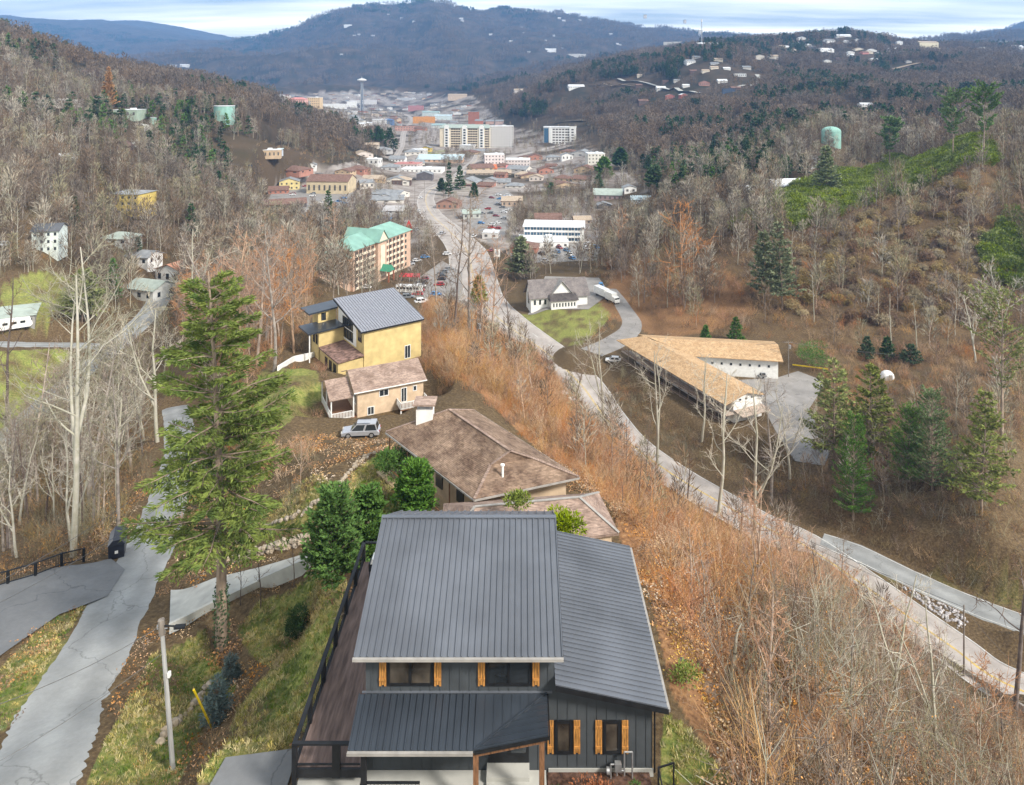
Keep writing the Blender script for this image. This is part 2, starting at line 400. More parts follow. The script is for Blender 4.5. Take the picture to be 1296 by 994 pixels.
def m_asphalt(name, base, crack=0.5, tracks=0.0):
    """worn asphalt: blotches, repair patches, cracks and, on roads, darker wheel tracks"""
    m = bpy.data.materials.new(name); m.use_nodes = True; t = m.node_tree; b = t.nodes['Principled BSDF']
    b.inputs['Roughness'].default_value = .9; b.inputs['Specular IOR Level'].default_value = .2
    tc = N(t, 'ShaderNodeTexCoord'); src = tc.outputs['Object']
    def nz(sc, det, lo, hi, a0, a1):
        n = N(t, 'ShaderNodeTexNoise'); n.inputs['Scale'].default_value = sc; n.inputs['Detail'].default_value = det; n.inputs['Roughness'].default_value = .65; t.links.new(src, n.inputs['Vector'])
        r = N(t, 'ShaderNodeMapRange'); r.inputs['From Min'].default_value = lo; r.inputs['From Max'].default_value = hi; r.inputs['To Min'].default_value = a0; r.inputs['To Max'].default_value = a1; t.links.new(n.outputs['Fac'], r.inputs[0]); return r.outputs[0]
    def mul(x, y):
        k = N(t, 'ShaderNodeMath', operation='MULTIPLY'); t.links.new(x, k.inputs[0]); t.links.new(y, k.inputs[1]); return k.outputs[0]
    v = mul(nz(.25, 6, .3, .7, .80, 1.16), nz(3.5, 8, .3, .7, .92, 1.06)); v = mul(v, nz(.09, 2, .52, .56, 1.0, .90))
    vo = N(t, 'ShaderNodeTexVoronoi', feature='DISTANCE_TO_EDGE'); vo.inputs['Scale'].default_value = .13
    wob = N(t, 'ShaderNodeTexNoise'); wob.inputs['Scale'].default_value = .6; wob.inputs['Detail'].default_value = 5; t.links.new(src, wob.inputs['Vector'])
    va = N(t, 'ShaderNodeVectorMath', operation='MULTIPLY_ADD'); va.inputs[1].default_value = (2.4, 2.4, 2.4); t.links.new(wob.outputs['Color'], va.inputs[0]); t.links.new(src, va.inputs[2]); t.links.new(va.outputs[0], vo.inputs['Vector'])
    cr_ = N(t, 'ShaderNodeMapRange'); cr_.inputs['From Max'].default_value = .009; cr_.inputs['To Min'].default_value = 1 - crack; t.links.new(vo.outputs['Distance'], cr_.inputs[0]); v = mul(v, cr_.outputs[0])
    if tracks:
        uv = N(t, 'ShaderNodeUVMap'); sx = N(t, 'ShaderNodeSeparateXYZ'); t.links.new(uv.outputs[0], sx.inputs[0])
        w = N(t, 'ShaderNodeMath', operation='MULTIPLY'); w.inputs[1].default_value = 4 * math.pi; t.links.new(sx.outputs[0], w.inputs[0])
        c = N(t, 'ShaderNodeMath', operation='COSINE'); t.links.new(w.outputs[0], c.inputs[0])
        r = N(t, 'ShaderNodeMapRange'); r.inputs['From Min'].default_value = -1; r.inputs['To Min'].default_value = 1 - tracks; r.inputs['To Max'].default_value = 1.05; t.links.new(c.outputs[0], r.inputs[0]); v = mul(v, r.outputs[0])
    hs = N(t, 'ShaderNodeMix', data_type='RGBA'); hs.blend_type = 'MULTIPLY'; hs.inputs[0].default_value = 1; hs.inputs[6].default_value = (*base, 1); t.links.new(v, hs.inputs[7]); t.links.new(hs.outputs[2], b.inputs['Base Color'])
    MATS[name] = m; return m
M_LANE = m_asphalt('pale_asphalt', (0.29, 0.298, 0.295), .35, .13); M_HWY = m_asphalt('highway_asphalt', (0.40, 0.362, 0.332), .14, .12)
M_DRIVE = m_asphalt('dark_asphalt', (0.17, 0.175, 0.18), .35); M_CONC = mat('concrete', (0.40, 0.40, 0.37), rough=0.9, var=0.12, scale=0.8, detail=8)
M_LOT = m_asphalt('lot_asphalt', (0.27, 0.255, 0.24), .6); M_DIRT = mat('dirt_track', (0.30, 0.235, 0.165), var=0.2, scale=0.5)
road('highway', highway, M_HWY, 7); road('branch_road', branch, M_LANE, 3, lift=0.062); road('lane_road', lane, M_LANE, 4)
road('valley_road', valley_road, M_LANE, 6); road('cross_road', cross_road, M_LANE, 4, lift=0.06)
road('school_road', school_drive, M_LOT, 6, lift=0.056)
road('town_street', town_street, M_HWY, 12); road('side_street', side_street, M_HWY, 10); road('hill_street', hill_street, M_LOT, 5)

PAD_DEF = []
def pad(name, pts, m, sh=4.0, lift=0.06, mesh=True):
    """a paved or levelled patch: corner points, graded to their common plane"""
    P = np.array(pts, float); A = np.c_[np.ones(len(P)), P[:, :2]]
    pl = np.linalg.lstsq(A, P[:, 2], rcond=None)[0] if len(P) > 3 else np.linalg.solve(A, P[:, 2])
    PADS.append((P[:, :2].copy(), pl, sh))
    if mesh: PAD_DEF.append((name, P[:, :2], pl, m, lift))
def pz(lst, Z): return [WZ(x, y, Z) for x, y in lst]
pad('motel_parking', pz([(1010,470),(1046,484),(1024,518),(1050,572),(1044,590),(1006,584),(985,552),(960,505),(925,482),(985,478)], MOTEL_Z), M_LOT, 6)
pad('motel_forecourt', pz([(742,448),(760,432),(800,420),(820,428),(800,437),(802,470),(762,470)], 17.2), M_LOT, 6, mesh=False)
pad('hotel_lot', pz([(505,400),(525,356),(560,330),(585,345),(585,372),(560,408),(540,412)], 15.2), M_LOT, 8, lift=0.1)
pad('town_lot', pz([(330,268),(345,243),(400,232),(450,240),(440,268),(400,276)], 18.0), M_LOT, 10, lift=0.15)
pad('strip_lot', pz([(585,262),(640,240),(655,252),(640,300),(620,306),(590,280)], 15.5), M_LOT, 10, lift=0.12)
pad('motel_court', pz([(640,318),(745,306),(760,312),(755,330),(650,334)], 16.5), M_LOT, 8, lift=0.12)
pad('lower_drive', [W(-40,752,58.5), W(60,722,62), W(140,700,65), W(158,716,62.5), W(136,748,58), W(75,772,55.5), W(0,832,50), W(-60,870,47)], M_DRIVE, 3, lift=0.075)
pad('concrete_drive', [W(216,742,58.5), W(262,734,57.5), W(330,716,57), W(392,694,57), W(396,716,55.5), W(330,742,55), W(262,778,53), W(214,800,51.5)], M_CONC, 3)
pad('driveway_pad', [(-12.9,31,70.75), (-9.75,31.2,70.9), (-9.5,20,71.2), (-14.2,20,70.8)], M_DRIVE, 1.5)
pad('bungalow_plot', [(-14,66,65.5), (-3,51,65.5), (7.5,47.5,65.7), (8.5,56,65.6), (-4,71,65.3)], None, 3.5, mesh=False)
pad('house_plot', [(-6.6,26,72.0), (6.0,26,72.0), (6.0,40,71.6), (-6.6,40,71.6)], None, 3.0, mesh=False)
pad('tan_house_plot', [(-28.5,98,53.3), (-14,104.5,53.3), (-16,111,53.3), (-30,105,53.3)], None, 4, mesh=False)
pad('gold_house_plot', [(-36,122,50), (-17,131,50), (-24,144,50), (-40,136,50)], None, 4, mesh=False)
pad('suv_spot', [(-25.5,87.5,56.3), (-17,89,56.3), (-18,93.5,56.2), (-26,92,56.2)], None, 4, mesh=False)
pad('hotel_plot', [(-72,290,15), (-50,336,15), (-84,350,15), (-104,304,15)], None, 10, mesh=False)
pad('school_plot', pz([(668,392),(745,392),(772,372),(758,352),(690,350)], 17.0), M_LOT, 8, lift=0.1)
pad('motel_plot', [(47,171,MOTEL_Z), (61,174,MOTEL_Z), (52,200,MOTEL_Z), (74,197,MOTEL_Z), (74,210,MOTEL_Z), (30,214,MOTEL_Z)], None, 6, mesh=False)

def ribbon(c, lift):
    d = np.gradient(c[:, :2], axis=0); d /= np.linalg.norm(d, axis=1)[:, None] + 1e-9
    nrm = np.c_[-d[:, 1], d[:, 0]]; V = []; ac = 5
    rs = np.random.default_rng(len(c))
    for k in range(ac):
        j = (k / (ac - 1) - 0.5) * c[:, 3:4]
        if k in (0, ac - 1): j = j + np.sign(k - 1) * 0.16 * fbm(c[:, 0:1] / 2.2 + k, c[:, 1:2] / 2.2, 3, 61)
        p = c[:, :2] + nrm * j; V.append(np.c_[p, c[:, 2] + lift - (0.10 if k in (0, ac - 1) else 0)])
    V = np.stack(V, 1).reshape(-1, 3); n = len(c)
    i = (np.arange(n - 1)[:, None] * ac + np.arange(ac - 1)[None]).ravel()
    return V, np.stack([i, i + ac, i + ac + 1, i + 1], 1)
for name, c, m, lift in ROAD_DEF:
    V, Fq = ribbon(c, lift); me = np_mesh(name, V, [Fq], m); uvl = me.uv_layers.new(name='UVMap')
    uu = np.tile(np.linspace(0, 1, 5), len(c)); vv = np.repeat(np.r_[0, np.cumsum(np.hypot(*np.diff(c[:, :2], axis=0).T))], 5)
    uvl.data.foreach_set('uv', np.stack([uu[Fq.ravel()], vv[Fq.ravel()]], 1).astype(np.float32).ravel()); tag(link_mesh(name, me), kind='structure')
# painted lines
def line(c, off, w, dash=None, lift=.064, y0=0, y1=1e9):
    d = np.gradient(c[:, :2], axis=0); d /= np.linalg.norm(d, axis=1)[:, None] + 1e-9; nr = np.c_[-d[:, 1], d[:, 0]]; o = off * c[:, 3:4] if abs(off) <= .5 else np.full((len(c), 1), off)
    s_ = np.r_[0, np.cumsum(np.hypot(*np.diff(c[:, :2], axis=0).T))]; mb = MB(); a = c[:, :2] + nr * (o - w / 2); b_ = c[:, :2] + nr * (o + w / 2)
    for i in range(len(c) - 1):
        if not y0 < c[i, 1] < y1 or (dash and (s_[i] % (dash * 2)) > dash): continue
        mb.add([(*a[i], c[i, 2] + lift), (*b_[i], c[i, 2] + lift), (*b_[i+1], c[i+1, 2] + lift), (*a[i+1], c[i+1, 2] + lift)], [(0, 1, 2, 3)])
    return mb
PW, PY = mat('white_road_paint', (.62, .62, .60), var=.2, scale=.6), mat('yellow_road_paint', (.55, .38, .07), var=.2, scale=.6)
hc = [r for r in ROAD_DEF if r[0] == 'highway'][0][1]
for off, w, m, dash in ((-.46, .16, PW, None), (.46, .16, PW, None), (.012, .13, PY, None), (-.012, .13, PY, None), (.24, .14, PW, 4), (-.24, .14, PW, 4)):
    if dash: tag(line(hc, off, w, dash, y0=215).build('road_marking', m), kind='structure')
    else: tag(line(hc, off, w).build('road_marking', m), kind='structure')
bc = [r for r in ROAD_DEF if r[0] == 'branch_road'][0][1]; tag(line(bc, .44, .12, lift=.07).build('road_marking', PW), kind='structure'); tag(line(bc, -.44, .12, lift=.07).build('road_marking', PW), kind='structure')
for name, P, pl, m, lift in PAD_DEF:
    from mathutils.geometry import tessellate_polygon
    tr = [[P[i] for i in t_] for t_ in tessellate_polygon([[Vector((x, y, 0)) for x, y in P]])]
    for k in range(5): tr = [q for a, b_, c_ in tr for ab, bc_, ca in (((a + b_) / 2, (b_ + c_) / 2, (c_ + a) / 2),) for q in ((a, ab, ca), (ab, b_, bc_), (ca, bc_, c_), (ab, bc_, ca))]
    T_ = np.array(tr).reshape(-1, 2); T_, inv = np.unique(T_.round(4), axis=0, return_inverse=True)
    Vp = np.c_[T_, ground(T_[:, 0], T_[:, 1]) + lift + .05]
    tag(link_mesh(name, np_mesh(name, Vp, [inv.reshape(-1, 3)], m, smooth=True)), kind='structure')

# ------------------------------------------------------------------ the ground sheet
NU, NYR = 640, 760
us = np.linspace(-0.98, 0.98, NU); ys = 13.0 * np.exp(np.linspace(0, math.log(11500 / 13.0), NYR))
gx = us[None] * ys[:, None]; gy = np.repeat(ys[:, None], NU, 1)
gz = ground(gx, gy)
V = np.stack([gx, gy, gz], -1).reshape(-1, 3)
ii = (np.arange(NYR - 1)[:, None] * NU + np.arange(NU - 1)[None]).ravel()
Fq = np.stack([ii, ii + 1, ii + NU + 1, ii + NU], 1)
def inpoly(x, y, poly):
    c = np.zeros(x.shape, bool); j = len(poly) - 1
    for i in range(len(poly)):
        a, b = poly[i], poly[j]
        if a[1] != b[1]: c ^= ((a[1] > y) != (b[1] > y)) & (x < (b[0] - a[0]) * (y - a[1]) / (b[1] - a[1]) + a[0])
        j = i
    return c
def px_poly(lst): return np.array([hit(*p)[:2] for p in lst])
GRASS = [([(250,994),(300,900),(345,850),(400,785),(432,775),(430,830),(376,930),(372,960),(270,994)], 0.85),
         ([(840,905),(870,925),(900,960),(930,994),(835,994)], 0.8),
         ([(445,600),(480,575),(520,590),(560,640),(500,650),(440,640)], 0.9),
         ([(330,650),(400,600),(420,625),(390,680),(300,700),(290,675)], 0.6),
         ([(0,445),(90,445),(70,490),(0,545),(-40,560),(-40,445)], 0.9),
         ([(0,365),(80,352),(120,372),(60,420),(0,425)], 0.8),
         ([(330,470),(400,470),(412,520),(360,540),(320,520)], 0.75),
         ([(660,400),(760,385),(775,400),(735,440),(690,425),(640,400)], 0.75),
         ([(560,240),(600,232),(607,245),(572,254),(545,247)], 0.9),
         ([(0,850),(60,790),(125,750),(105,800),(40,900),(0,930)], 0.55),
         ([(110,994),(190,830),(260,800),(300,870),(250,940),(225,994)], 0.75),
         ([(300,800),(330,762),(395,728),(440,738),(432,775),(400,785),(345,850)], 0.7),
         ([(520,190),(570,188),(560,200),(520,200)], 0.9),
         ([(1100,730),(1200,700),(1296,750),(1296,775)], 0.25)]
vx, vy = V[:, 0], V[:, 1]
grass = np.zeros(len(V)); straw = np.zeros(len(V)); wood = np.zeros(len(V))
for poly, k in GRASS:
    p = px_poly(poly); grass = np.maximum(grass, inpoly(vx, vy, p) * k)
grass = grass * np.clip(0.75 + 0.8 * fbm(vx / 3.0, vy / 3.0, 3, 21), 0, 1.1)
# tan and rust coloured bank facing the highway, and the cleared hillside beyond it
BANK = px_poly([(540,380),(600,400),(640,430),(700,470),(760,545),(850,625),(980,700),(1120,775),(1296,900),(1296,994),(935,994),(850,880),(790,700),(730,600),(560,480),(535,420)])
SLOPE = px_poly([(760,345),(820,300),(930,290),(1240,190),(1296,230),(1296,470),(1100,470),(1000,430),(860,425),(790,395)])
straw = np.maximum(inpoly(vx, vy, BANK) * 1.0, np.maximum(inpoly(vx, vy, SLOPE) * 0.06, inpoly(vx, vy, px_poly([(755,395),(775,345),(830,320),(930,350),(960,395),(900,422),(850,427)])) * .75))
wood = np.clip((vy - 180) / 500, 0, 1) * (1 - .5 * inpoly(vx, vy, SLOPE))
ppx, ppy = proj(V[:, 0], V[:, 1], V[:, 2]); TOWN_GROUND = np.array([(330,262),(350,236),(395,215),(440,206),(500,196),(480,170),(395,150),(345,132),(340,120),(480,114),(600,122),(640,160),(740,176),(770,200),(820,240),(830,262),(770,285),(750,320),(700,335),(650,330),(600,300),(540,300),(520,345),(480,290),(400,280)], float)
town = inpoly(ppx, ppy, TOWN_GROUND) * (vy > 330) * np.clip(.75 + 1.0 * fbm(vx / 40.0, vy / 40.0, 3, 41), 0, .95)
cov = np.stack([np.clip(grass, 0, 1), straw, wood, town], -1).astype(np.float32)
gm = bpy.data.materials.new('ground_cover'); gm.use_nodes = True
t = gm.node_tree; b = t.nodes['Principled BSDF']; b.inputs['Roughness'].default_value = 0.95; b.inputs['Specular IOR Level'].default_value = 0.1
tc = N(t, 'ShaderNodeTexCoord'); at = N(t, 'ShaderNodeAttribute'); at.attribute_name = 'cover'
sp = N(t, 'ShaderNodeSeparateColor'); t.links.new(at.outputs['Color'], sp.inputs[0])
def noise(sc, det=6, rough=0.6):
    n = N(t, 'ShaderNodeTexNoise'); n.inputs['Scale'].default_value = sc; n.inputs['Detail'].default_value = det; n.inputs['Roughness'].default_value = rough
    t.links.new(tc.outputs['Object'], n.inputs['Vector']); return n
def ramp(src, stops):
    r = N(t, 'ShaderNodeValToRGB'); e = r.color_ramp.elements
    while len(e) < len(stops): e.new(0.5)
    for k, (p, c) in enumerate(stops): e[k].position = p; e[k].color = (*c, 1)
    t.links.new(src, r.inputs[0]); return r
def mixc(f, a, b_):
    m = N(t, 'ShaderNodeMix', data_type='RGBA')
    if isinstance(f, float): m.inputs[0].default_value = f
    else: t.links.new(f, m.inputs[0])
    t.links.new(a, m.inputs[6]); t.links.new(b_, m.inputs[7]); return m.outputs[2]
n1 = noise(2.6, 12, 0.72); n2 = noise(0.12, 6); n3 = noise(0.012, 8, 0.65)
leaf = ramp(n1.outputs['Fac'], [(0.28, (0.035, 0.026, 0.016)), (0.45, (0.095, 0.065, 0.036)), (0.6, (0.155, 0.11, 0.06)), (0.75, (0.24, 0.175, 0.10))])
rust = ramp(n1.outputs['Fac'], [(0.28, (0.08, 0.045, 0.025)), (0.45, (0.23, 0.12, 0.06)), (0.6, (0.34, 0.19, 0.09)), (0.75, (0.45, 0.30, 0.17))])
gras = ramp(n1.outputs['Fac'], [(0.25, (0.06, 0.09, 0.02)), (0.42, (0.15, 0.20, 0.05)), (0.55, (0.27, 0.28, 0.075)), (0.72, (0.45, 0.38, 0.17))])
farw = ramp(n3.outputs['Fac'], [(0.3, (0.024, 0.032, 0.018)), (0.42, (0.05, 0.042, 0.028)), (0.55, (0.078, 0.058, 0.04)), (0.7, (0.12, 0.085, 0.058))])
c = mixc(sp.outputs[1], leaf.outputs[0], rust.outputs[0])
c = mixc(sp.outputs[2], c, farw.outputs[0])
c = mixc(sp.outputs[0], c, gras.outputs[0])
pave = ramp(n2.outputs['Fac'], [(0.3, (0.16, 0.13, 0.11)), (0.5, (0.30, 0.265, 0.24)), (0.7, (0.40, 0.37, 0.34))]); c = mixc(at.outputs['Alpha'], c, pave.outputs[0])
t.links.new(c, b.inputs['Base Color'])
bp = N(t, 'ShaderNodeBump'); bp.inputs['Strength'].default_value = 0.6; bp.inputs['Distance'].default_value = 0.25
t.links.new(n1.outputs['Fac'], bp.inputs['Height']); t.links.new(bp.outputs[0], b.inputs['Normal'])
gme = np_mesh('ground', V, [Fq], gm, smooth=True)
ca = gme.color_attributes.new('cover', 'FLOAT_COLOR', 'POINT'); ca.data.foreach_set('color', cov.ravel())
tag(link_mesh('ground', gme), kind='structure')
# ------------------------------------------------------------------ the air between here and the mountains
def haze():
    mb = MB(); mb.box(-10200, 10200, -40, 10400, -80, 40 + max(760.0, float(gz.max())))
    hm = bpy.data.materials.new('air'); hm.use_nodes = True; t = hm.node_tree; t.nodes.clear()
    o = N(t, 'ShaderNodeOutputMaterial'); v = N(t, 'ShaderNodeVolumePrincipled')
    v.inputs['Color'].default_value = (0.24, 0.50, 1.0, 1); v.inputs['Density'].default_value = 1.0e-4; v.inputs['Anisotropy'].default_value = 0.0
    t.links.new(v.outputs[0], o.inputs['Volume'])
    tag(mb.build('haze', hm), kind='stuff')
haze()

# ------------------------------------------------------------------ plants: generators
def tubes(P0, P1, r0, r1, n):
    if len(P0) == 0: return np.zeros((0, 3)), np.zeros((0, 4), int)
    P0 = np.asarray(P0, float); P1 = np.asarray(P1, float); r0 = np.asarray(r0, float)[:, None]; r1 = np.asarray(r1, float)[:, None]
    d = P1 - P0; d /= np.linalg.norm(d, axis=1)[:, None] + 1e-9
    t = np.where(np.abs(d[:, :1]) < 0.8, [[1., 0, 0]], [[0, 1., 0]]); e = np.cross(d, t); e /= np.linalg.norm(e, axis=1)[:, None]; g = np.cross(d, e)
    a = 2 * np.pi * np.arange(n) / n
    ring = np.cos(a)[None, :, None] * e[:, None] + np.sin(a)[None, :, None] * g[:, None]
    V = np.concatenate([P0[:, None] + ring * r0[:, None], P1[:, None] + ring * r1[:, None]], 1).reshape(-1, 3)
    base = (np.arange(len(P0)) * 2 * n)[:, None]; k = np.arange(n); k2 = (k + 1) % n
    Fq = np.stack([base + k, base + k2, base + n + k2, base + n + k], -1).reshape(-1, 4)
    return V, Fq
def blades(C, D, L, Wd, rs):
    """small pointed leaf or needle sprays: one diamond each"""
    C = np.asarray(C, float); D = np.asarray(D, float); D = D / (np.linalg.norm(D, axis=1)[:, None] + 1e-9)
    q = rs.standard_normal(C.shape); s = np.cross(D, q); s /= np.linalg.norm(s, axis=1)[:, None] + 1e-9
    L = np.broadcast_to(np.asarray(L, float), (len(C),))[:, None]; Wd = np.broadcast_to(np.asarray(Wd, float), (len(C),))[:, None]
    V = np.stack([C, C + D * L * 0.45 + s * Wd / 2, C + D * L, C + D * L * 0.45 - s * Wd / 2], 1).reshape(-1, 3)
    return V, (np.arange(len(C)) * 4)[:, None] + np.arange(4)[None]
def merge(parts):
    Vs, Fs, o = [], [], 0
    for v, f in parts: Vs.append(v); Fs.append(f + o); o += len(v)
    return np.concatenate(Vs), Fs
def unit(v): return v / (np.linalg.norm(v) + 1e-9)
def limb(p, d, L, r, k, rs, up=0.25, wob=0.16, tip=0.35):
    """a bent tapering limb as k segments"""
    out = []; p = np.array(p, float); d = unit(np.array(d, float))
    for i in range(k):
        q = p + d * (L / k); ra = r * (1 - (1 - tip) * i / k); rb = r * (1 - (1 - tip) * (i + 1) / k)
        out.append((p, q, ra, rb)); p = q
        d = unit(d + rs.standard_normal(3) * wob + np.array([0, 0, up / k]))
    return out
def bare_tree(seed, H=16, r=0.2, low=0.3, spread=0.3, limbs=14, subs=5, twigs=3, fork=0, twig_r=0.014, rise=0.9, thin=1.0):
    """leafless broadleaf: trunk and limbs, then a crown of fine twigs"""
    rs = np.random.default_rng(seed); T, Bm, Tw = [], [], []
    trunks = [limb((0, 0, -0.6), (rs.normal(0, .05), rs.normal(0, .05), 1), H * 0.92 + 0.6, r, 7, rs, 0.2, 0.05, 0.22)]
    for f in range(fork):
        h0 = trunks[0][2 + f % 2][0]; a = rs.uniform(0, 6.28)
        trunks.append(limb(h0, (math.cos(a) * .42, math.sin(a) * .42, 1), H * 0.62, r * .62, 5, rs, 0.4, 0.07, 0.25))
    for tk in trunks: T += tk
    for i in range(limbs):
        tk = trunks[i % len(trunks)]; f = low + (0.97 - low) * ((i + rs.uniform(0, 1)) / limbs); f = min(f, 0.99)
        s = tk[min(int(f * len(tk)), len(tk) - 1)]; w = f * len(tk) - int(f * len(tk)); p = s[0] + (s[1] - s[0]) * w; rr = s[2] + (s[3] - s[2]) * w
        a = i * 2.4 + rs.uniform(-.5, .5); L = H * spread * (1.12 - 0.72 * f) * rs.uniform(.75, 1.25)
        lb = limb(p, (math.cos(a), math.sin(a), rise * rs.uniform(.5, 1.4)), L, rr * 0.48, 4, rs, 0.55, 0.15, 0.3); T += lb
        for j in range(subs):
            g = 0.25 + 0.75 * (j + rs.uniform(0, 1)) / subs; g = min(g, .99); s2 = lb[int(g * 4)]; p2 = s2[0] + (s2[1] - s2[0]) * rs.uniform(0, 1)
            d2 = unit(s2[1] - s2[0] + rs.standard_normal(3) * .65 + np.array([0, 0, .2])); l2 = L * rs.uniform(.28, .5)
            sb = limb(p2, d2, l2, max(s2[3] * .5, twig_r * 1.5), 2, rs, 0.3, 0.2, 0.45); Bm += sb
            for q in range(twigs):
                s3 = sb[rs.integers(0, 2)]; p3 = s3[0] + (s3[1] - s3[0]) * rs.uniform(.2, 1)
                Tw += limb(p3, s3[1] - s3[0] + rs.standard_normal(3) * .35 * l2, l2 * rs.uniform(.4, .8), twig_r, 2, rs, 0.2, 0.25, 0.4)
    def mk(S, n):
        return tubes([s[0] for s in S], [s[1] for s in S], [s[2] * thin for s in S], [s[3] * thin for s in S], n)
    return mk(T, 6), mk(Bm, 4), mk(Tw, 3)
def tree_meshes(name, seed, bark, twig, **kw):
    a, b, c = bare_tree(seed, **kw); v, f = merge([b, c])
    return np_mesh(name + '_trunk', a[0], [a[1]], bark, smooth=True), np_mesh(name + '_crown', v, f, twig)
def far_tree(name, seed, mats, H=14, n=110, wd=0.16, spread=0.22, trunk=0.16):
    """one leafless tree as seen across a valley: trunk, a few limbs and a cloud of twigs"""
    rs = np.random.default_rng(seed)
    a, b, _ = bare_tree(seed, H=H, r=trunk, limbs=9, subs=2, twigs=0, spread=spread, low=.35, twig_r=.03)
    th = rs.uniform(0, 6.28, n); f = rs.uniform(0.25, 1, n); rad = H * spread * np.sqrt(rs.uniform(.03, 1, n)) * np.clip(1.25 - f * .95, .15, 1)
    C = np.stack([rad * np.cos(th), rad * np.sin(th), H * f * .96], 1)
    D = np.stack([np.cos(th) * .7, np.sin(th) * .7, rs.uniform(.4, 1.6, n)], 1) + rs.standard_normal((n, 3)) * .25
    tw = blades(C, D, rs.uniform(.1, .2, n) * H, wd, rs)
    v, fs = merge([a, b, tw]); mi = np.concatenate([np.zeros(len(a[1])), np.zeros(len(b[1])), np.ones(len(tw[1]))])
    return np_mesh(name, v, fs, mats, mi)
def conifer(seed, H=12, wid=3.0, base=0.15, whorls=16, per=6, droop=0.25, spr=26, bl=0.34, bw=0.09, shape=1.0, trunk=0.16, taper=0.9, ragged=0.25, top=0.0):
    """evergreen: trunk with branch whorls, each branch carrying needle sprays"""
    rs = np.random.default_rng(seed); T = limb((0, 0, -.6), (0, 0, 1), H + .6, trunk, 8, rs, 0.3, 0.018, 0.12); Br, C, D, L = [], [], [], []
    for i in range(whorls):
        f = base + (0.985 - base) * (i + rs.uniform(0, .9)) / whorls
        z = f * H; prof = (1 - (f - base) / (1 - base)) ** shape if top == 0 else math.sin(math.pi * min(1, .12 + .86 * (1 - (f - base) / (1 - base)))) ** .7
        for j in range(per):
            if rs.uniform() < ragged * .5: continue
            a = rs.uniform(0, 6.28); ln = max(.3, wid * (prof * taper + (1 - taper) * .5) * rs.uniform(1 - ragged, 1 + ragged * .6))
            sx = np.interp(z, [s[0][2] for s in T], [s[0][0] for s in T]); sy = np.interp(z, [s[0][2] for s in T], [s[0][1] for s in T])
            lb = limb((sx, sy, z), (math.cos(a), math.sin(a), .35 - droop * 1.5 + f * .4), ln, .022 + .012 * ln, 4, rs, -droop * .4 + .12, .09, .3); Br += lb
            m = max(4, int(spr * ln / wid))
            for k in range(m):
                g = .22 + .78 * rs.uniform() ** .8; s = lb[min(int(g * 4), 3)]; p = s[0] + (s[1] - s[0]) * rs.uniform()
                d = unit(s[1] - s[0]); sdv = np.cross(d, [0, 0, 1.]); o = rs.uniform(-1, 1) * ln * .22
                for q in range(3):
                    C.append(p + sdv * o * rs.uniform(.3, 1) + rs.standard_normal(3) * .05 + np.array([0, 0, -abs(o) * droop]))
                    D.append(d * .8 + sdv * np.sign(o) * .8 + rs.standard_normal(3) * .3 + np.array([0, 0, -.55 * droop])); L.append(bl * rs.uniform(.6, 1.3))
    for k in range(14):
        C.append(np.array([rs.normal(0, .06), rs.normal(0, .06), H * rs.uniform(.93, 1.0)])); D.append(np.array([rs.normal(0, .4), rs.normal(0, .4), 1.])); L.append(bl)
    tr = tubes([s[0] for s in T], [s[1] for s in T], [s[2] for s in T], [s[3] for s in T], 7)
    br = tubes([s[0] for s in Br], [s[1] for s in Br], [s[2] for s in Br], [s[3] for s in Br], 3)
    fo = blades(C, D, L, np.array(L) * bw / bl, rs)
    return tr, br, fo
def conifer_meshes(name, seed, bark, leaf, **kw):
    tr, br, fo = conifer(seed, **kw); v, f = merge([tr, br])
    return np_mesh(name + '_trunk', v, f, bark, smooth=True), np_mesh(name + '_crown', fo[0], [fo[1]], leaf)
def conifer_one(name, seed, mats, **kw):
    tr, br, fo = conifer(seed, **kw); v, f = merge([tr, fo])
    return np_mesh(name, v, f, mats, np.concatenate([np.zeros(len(tr[1])), np.ones(len(fo[1]))]))
def leafy(seed, rx, ry, rz, n=2500, bl=0.22, bw=0.09, lumps=9, up=0.5, c0=0.0):
    """a dense evergreen bush: leaf sprays over several overlapping lumps"""
    rs = np.random.default_rng(seed); C, D = [], []
    cs = rs.uniform(-.55, .55, (lumps, 3)); rr = rs.uniform(.38, .62, lumps)
    for i in range(lumps):
        m = n // lumps; d = rs.standard_normal((m, 3)); d /= np.linalg.norm(d, axis=1)[:, None]
        C.append(cs[i] + d * rr[i] * rs.uniform(.6, 1.05, (m, 1))); D.append(d + np.array([0, 0, up]) + rs.standard_normal((m, 3)) * .4)
    C = np.concatenate(C) * [rx, ry, rz] + [0, 0, rz * .92 + c0]; k = C[:, 2] > 0; D = np.concatenate(D)
    return blades(C[k], D[k], bl * rs.uniform(.6, 1.4, k.sum()), bw, rs)
